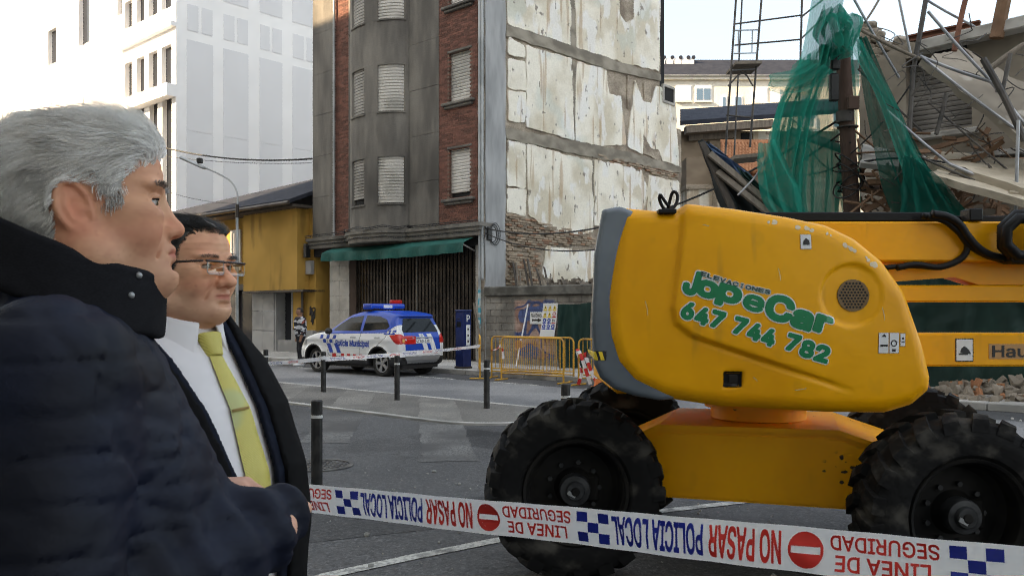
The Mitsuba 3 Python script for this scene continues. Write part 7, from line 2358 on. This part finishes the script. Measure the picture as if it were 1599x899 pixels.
# glasses
GL = group(P2, 'glasses', 'half-rimmed brown glasses')
scene['lens_glass'] = {'type': 'thindielectric', 'int_ior': 1.5, 'specular_transmittance': {'type': 'rgb', 'value': [.90, .78, .62]}}
M('frame_brown', (0.030, 0.016, 0.014), 0.3)
loc2 = lambda P: np.asarray(P, float) @ H2[:3, :3].T + H2[:3, 3]
for s in (1, -1):
    lens = sbox(-.024, -.0155, .024, .0145).buffer(-.008).buffer(.008, 6)
    v2, f2 = flat(lens)
    wrap = lambda x, z: np.column_stack([.1015 - .35 * (np.abs(x) ** 2) * 6 - .10 * np.maximum(x - .01, 0), s * (.0335 + x), z - .004 - .03 * (.1015) * 0])
    part(GL, 'lens', tm(loc2(wrap(v2[:, 0], v2[:, 1])), f2), 'lens_glass')
    ring_ = np.array(lens.exterior.coords)[:-1]
    lo = ring_[ring_[:, 1] < .009]
    part(GL, 'rim', tube(loc2(wrap(ring_[:, 0], ring_[:, 1])), .0008, 6, closed=True), 'silver_trim', True)
    xs_ = np.linspace(-.026, .026, 12)
    part(GL, 'brow_bar', tube(loc2(wrap(xs_, .0145 + 0 * xs_)), .0027, 8), 'frame_brown', True)
    part(GL, 'temple', tube(loc2(curve([(.094, s * .062, .0105), (.075, s * .0765, .0095), (.03, s * .0835, .009), (-.012, s * .083, .012), (-.03, s * .080, -.004)], 6)), .0024, 8), 'frame_brown', True)
    part(GL, 'nose_pad', tube(loc2([(.0995, s * .011, -.004), (.094, s * .0085, -.012)]), .0012, 6), 'silver_trim', True)
part(GL, 'bridge', tube(loc2(curve([(.1015, -.010, .009), (.1065, 0, .0105), (.1015, .010, .009)], 6)), .0018, 8), 'frame_brown', True)

Z2 = [.80, 1.0, 1.15, 1.27, 1.40, 1.50, 1.555, 1.61]
F2 = [.23, .268, .276, .262, .212, .145, .105, .07]
K2 = [-.13, -.14, -.14, -.14, -.14, -.12, -.10, -.08]
W2 = [.20, .21, .21, .205, .19, .155, .115, .08]


def shirt2(p):
    d, f, l = torso(p, B2O, B2F, Z2, F2, K2, W2)
    return d + .006 * folds(p, 9, 41, (1, 1, .7)) + .003 * folds(p, 26, 42, (1, 1, .5))


def vopen(p, f, l, wl, wr, zb):
    """how far a point lies inside the open front (positive inside)"""
    z = p[:, 2]
    left = -(wl + .19 * (z - 1.27)); right = wr + .05 * np.clip(z - 1.45, 0, .2)
    return np.minimum(np.minimum(l - left, right - l), np.minimum(f - .02, z - zb))


def jacket2(p):
    d, f, l = torso(p, B2O, B2F, Z2, F2, K2, W2)
    d = np.abs(d - .012 + .004 * folds(p, 12, 43)) - .0065
    return smax(d, vopen(p, f, l, .060, .042, 1.02), .004)


def coat2(p):
    d, f, l = torso(p, B2O, B2F, Z2, F2, K2, W2)
    d = d - .028
    for S, E, W_ in ((S2l, E2l, W2l), (S2r, E2r, W2r)):
        d = smin(d, smin(chain(p, [S, E], [.080, .070]), cone(p, E, W_, .070, .055), .03), .045)
    d = d + .016 * folds(p, 7, 44, (1, 1, .6)) + .005 * folds(p, 22, 45, (1, 1, .5))
    inner, _, _ = torso(p, B2O, B2F, Z2, F2, K2, W2)
    d = np.maximum(d, .017 - inner) if False else d
    return smax(d, np.minimum(vopen(p, f, l, .075, .064, .86), inner + .0 * inner + .5), .006)


M('shirt_white', proc(lambda p, n, uv: mix((0.62, 0.60, 0.62), (0.72, 0.70, 0.72), tfbm(p.x * 12, p.y * 12, p.z * 12, 3))), 0.75, sheen=0.2)
M('suit_navy', mottled((0.004, 0.0055, 0.013), (0.007, 0.010, 0.021), 30.0), 0.8, spec=0.15)
M('coat_black', proc(lambda p, n, uv: mix((0.0030, 0.0030, 0.0034), (0.0062, 0.0062, 0.0070), tfbm(p.x * 60, p.y * 60, p.z * 60, 3))), 0.85, spec=0.12)
lo2, hi2 = (-1.15, 1.50, .80), (-.35, 2.30, 1.66)
part(P2, 'shirt', nets(shirt2, lo2, hi2, .009), 'shirt_white', True)
part(P2, 'jacket', nets(jacket2, lo2, hi2, .0052), 'suit_navy', True)
part(P2, 'overcoat', nets(coat2, lo2, hi2, .0075), 'coat_black', True)


def frame2(f, l, z):
    f, l, z = np.broadcast_arrays(f, l, z)
    return np.stack([B2O[0] + f * B2F[0] + l * B2L[0], B2O[1] + f * B2F[1] + l * B2L[1], z], -1)


def on_shirt(l, z, lift):
    q = march(shirt2, frame2(.45 + 0 * l, l, z), (-B2F[0], -B2F[1], 0), .6)
    return q.astype(float) + np.array([B2F[0], B2F[1], 0]) * np.asarray(lift)[..., None]


# shirt collar: folded band with two wings
def collar2(p):
    x, y = p[:, 0] - B2O[0], p[:, 1] - B2O[1]
    f, l = x * B2F[0] + y * B2F[1], x * B2L[0] + y * B2L[1]
    f = f - .018
    zt = 1.612 - .34 * f
    g = 1 + 3.6 * np.clip(zt - p[:, 2], 0, .2)
    k = np.hypot(f / (.098 * g), l / (.088 * g))
    d = np.abs((k - 1) * .09) - .0034
    th = np.abs(np.arctan2(l, f))
    d = smax(d, p[:, 2] - zt, .003)
    low = zt - .038 - .050 * np.exp(-((th - .50) / .30) ** 2)
    d = smax(d, low - p[:, 2], .003)
    return smax(d, (.20 + 2.6 * np.clip(zt - p[:, 2], 0, .1) - th) * .09, .003)


part(P2, 'shirt_collar', nets(collar2, (-.95, 1.70, 1.44), (-.56, 2.08, 1.68), .0030), 'shirt_white', True)


def tie_fn(p, n, uv):
    x, y = p.x - B2O[0], p.y - B2O[1]
    l = x * B2L[0] + y * B2L[1]
    s = (l * 1.0 + (p.z) * 1.0)
    st_ = smoothstep(.35, .65, .5 + .5 * dr.sin(s * 2 * 3.14159 / .0062))
    c = mix((0.40, 0.345, 0.055), (0.58, 0.515, 0.14), st_)
    return mix(c, (0.33, 0.42, 0.25), .5 * smoothstep(.56, .68, tfbm(p.x * 12, p.y * 12, p.z * 12, 2)))


M('tie_yellow', proc(tie_fn), 0.5, sheen=0.3)
TI = group(P2, 'tie', 'yellow patterned tie with a clip')
n_, m_ = 60, 11
zz_ = np.linspace(1.508, 1.06, n_)
hw_ = np.interp(zz_, [1.06, 1.2, 1.45, 1.508], [.042, .037, .023, .017])
u_ = np.linspace(-1, 1, m_)
Lg, Zg = (u_[None] * hw_[:, None] - .002 + .008 * (1.5 - zz_[:, None])), np.repeat(zz_[:, None], m_, 1)
q = on_shirt(Lg.ravel(), Zg.ravel(), .006 + .006 * (1 - u_ ** 2)[None].repeat(n_, 0).ravel())
i, j = np.meshgrid(np.arange(n_ - 1), np.arange(m_ - 1), indexing='ij')
part(TI, 'blade', tm(q, np.stack([i * m_ + j, i * m_ + j + 1, (i + 1) * m_ + j + 1, (i + 1) * m_ + j], -1).reshape(-1, 4)), 'tie_yellow', True)
kc = on_shirt(np.array([0.0]), np.array([1.530]), np.array([.006]))[0]
km = oriented(kc, (B2F[0], B2F[1], .35), (0, 0, 1))
def knot(p):
    l_, z_ = p[:, 1], p[:, 2]
    hwk = np.interp(z_, [-.026, .026], [.017, .027])
    q_ = np.stack([p[:, 0] / .017, l_ / hwk], 1)
    return np.maximum((np.linalg.norm(q_, axis=1) - 1) * .017, np.abs(z_) - .024) - .002
part(TI, 'knot', nets(knot, (-.03, -.04, -.04), (.03, .04, .04), .003).apply_transform(km), 'tie_yellow', True)
M('brass', (0.30, 0.20, 0.08), 0.35, 0.8)
zc = 1.398
q0, q1 = on_shirt(np.array([-.030, .012]), np.array([zc, zc + .003]), np.array([.015, .017]))
part(TI, 'clip', beam(q0, q1, .004, .006, (0, 0, 1), .001), 'brass')
add_legs(P2, B2O, B2F, 'dark_trousers')

# ================================================================== police tape
def tape_obj(name, label, P0, P1, width, sagm, n=80, twist=0.0):
    P0, P1 = np.asarray(P0, float), np.asarray(P1, float)
    d = (P1 - P0); L = np.linalg.norm(d); d /= L
    side = np.cross(d, [0, 0, 1]); side /= np.linalg.norm(side)
    if side[1] > 0:
        side = -side                                                # towards the camera
    up = np.cross(side, d); up *= np.sign(up[2])

    def surf(s, w, lift=0.0):
        """s metres along, w metres across (up)"""
        t = s / L
        flut = .009 * np.sin(s * 3.1 + 1) + .004 * np.sin(s * 9.0) + .0025 * np.sin(s * 31 + w * 60)
        tw = .16 * np.sin(s * 2.1 + .6) + twist * t
        base = P0 + d * s[:, None] + np.array([0, 0, -1.0]) * (4 * sagm * t * (1 - t))[:, None] + side * (flut + .004 * np.sin(w * 40 + s * 5) + lift)[:, None]
        return base + (up * np.cos(tw)[:, None] + side * np.sin(tw)[:, None]) * w[:, None]
    k = thing(name, label, 'tape')
    s = np.linspace(0, L, n); ww = np.linspace(-width / 2, width / 2, 5)
    S, W_ = np.meshgrid(s, ww, indexing='ij')
    i, j = np.meshgrid(np.arange(n - 1), np.arange(4), indexing='ij')
    part(k, 'band', tm(surf(S.ravel(), W_.ravel()), np.stack([i * 5 + j, i * 5 + j + 1, (i + 1) * 5 + j + 1, (i + 1) * 5 + j], -1).reshape(-1, 4)), 'tape_white', True)

    def lay(poly, mat, nm):
        v, f = flat(poly, .05)
        me = tm(surf(v[:, 0], v[:, 1], .0022), f)
        if (me.face_normals @ side).mean() < 0:
            me = tm(me.vertices, np.asarray(me.faces)[:, ::-1])
        part(k, nm, me, mat, True)
    return k, L, d, lay


M('tape_red', (0.62, 0.030, 0.022), 0.35)
M('tape_blue', (0.012, 0.025, 0.30), 0.35)
Yp = lambda px: 1 / (.331 + .0002106 * (px - 474))                   # the tape comes nearer to the right
cyp = lambda px: 774.5 + (px - 474) * (878 - 774.5) / (1500 - 474)
TA, TB = at(430, cyp(430), Yp(430)), at(1760, cyp(1760), Yp(1760))
k, LT, td, lay = tape_obj('police_tape', 'wide white police tape with red and blue lettering upside down across the foreground', TA, TB, .104, .008, 90)


def s_of(px):
    """metres along the tape where the picture column px meets it"""
    r = (px - CX) / F
    return float((r * TA[1] - TA[0]) / (td[0] - r * td[1]))


def flip(g, x0, x1):
    """turn the drawing by half a turn about the middle of x0..x1"""
    return affinity.rotate(g, 180, origin=((x0 + x1) / 2, 0))


Hh = .104
def words(t, a, b, y0, y1, mat, bold=True, fat=0.0):
    g = flip(fit_text(t, a, b, y0, y1, bold, fat), a, b)
    lay(g, mat, 'lettering')


period = (s_of(1527) - s_of(546)) / 2
for r_ in range(-1, 3):
    s0 = s_of(546) + r_ * period                                     # middle of the chequer
    seg = lambda x: s0 + x * period                                  # 0..1 along one repeat
    if s0 > -period and s0 < LT:
        inside = lambda a, b: seg(a) > .02 and seg(b) < LT - .02
        if inside(-.055, .055):
            for ix in range(3):
                for iy in range(3):
                    if (ix + iy) % 2 == 0:
                        lay(sbox(seg(-.055 + ix * .0367) + .0005, -.042 + iy * .028 + .0005, seg(-.055 + (ix + 1) * .0367) - .0005, -.042 + (iy + 1) * .028 - .0005), 'tape_blue', 'chequer')
        if inside(.066, .346):
            words('POLICIA LOCAL', seg(.066), seg(.346), -.039, .039, 'tape_blue', True, .0006)
        if inside(.364, .556):
            words('NO PASAR', seg(.364), seg(.556), -.039, .039, 'tape_red', True, .0006)
        if inside(.568, .668):
            c_ = Point((seg(.568) + seg(.668)) / 2, 0).buffer(.041, 20)
            lay(c_.difference(sbox(c_.centroid.x - .034, -.008, c_.centroid.x + .034, .008)), 'tape_red', 'stop_mark')
        if inside(.678, .925):
            words('SEGURIDAD', seg(.678), seg(.925), -.040, -.005, 'tape_red')
            words('LINEA DE', seg(.690), seg(.905), .005, .040, 'tape_red')
# ---- far tape, tied from bollard to bollard and on to the barrier
b505 = np.array([*gnd(505, 614)[:2], 0.70])
ends = [(at(372, 568, 18.5), b505 + [0, -.05, -.01], 'left length of thin police tape behind the man with glasses'),
        (b505 + [.05, -.05, -.02], np.array([-.77, 20.45, .80]), 'thin police tape running past the police car to the barrier')]
for p0, p1, l in ends:
    k, LT, td, lay = tape_obj('police_tape', l, p0, p1, .085, .03, 40, .6)
    x = .15
    i = 0
    while x + .75 < LT:
        wds = (('POLICIA LOCAL', 'tape_blue'), ('NO PASAR', 'tape_red'))[i % 2]
        lay(flip(fit_text(wds[0], x, x + (.42 if i % 2 == 0 else .30), -.026, .026), x, x + .36), wds[1], 'lettering')
        x += .5; i += 1
tie = thing('warning_tape', 'scrap of white tape knotted round the bollard before the front wheel', 'tape')
part(tie, 'band', ribbon([b505 + [-.055, -.03, 0], b505 + [-.03, -.06, .0], b505 + [.03, -.06, .01], b505 + [.055, -.03, 0]], .07), 'tape_white', True)
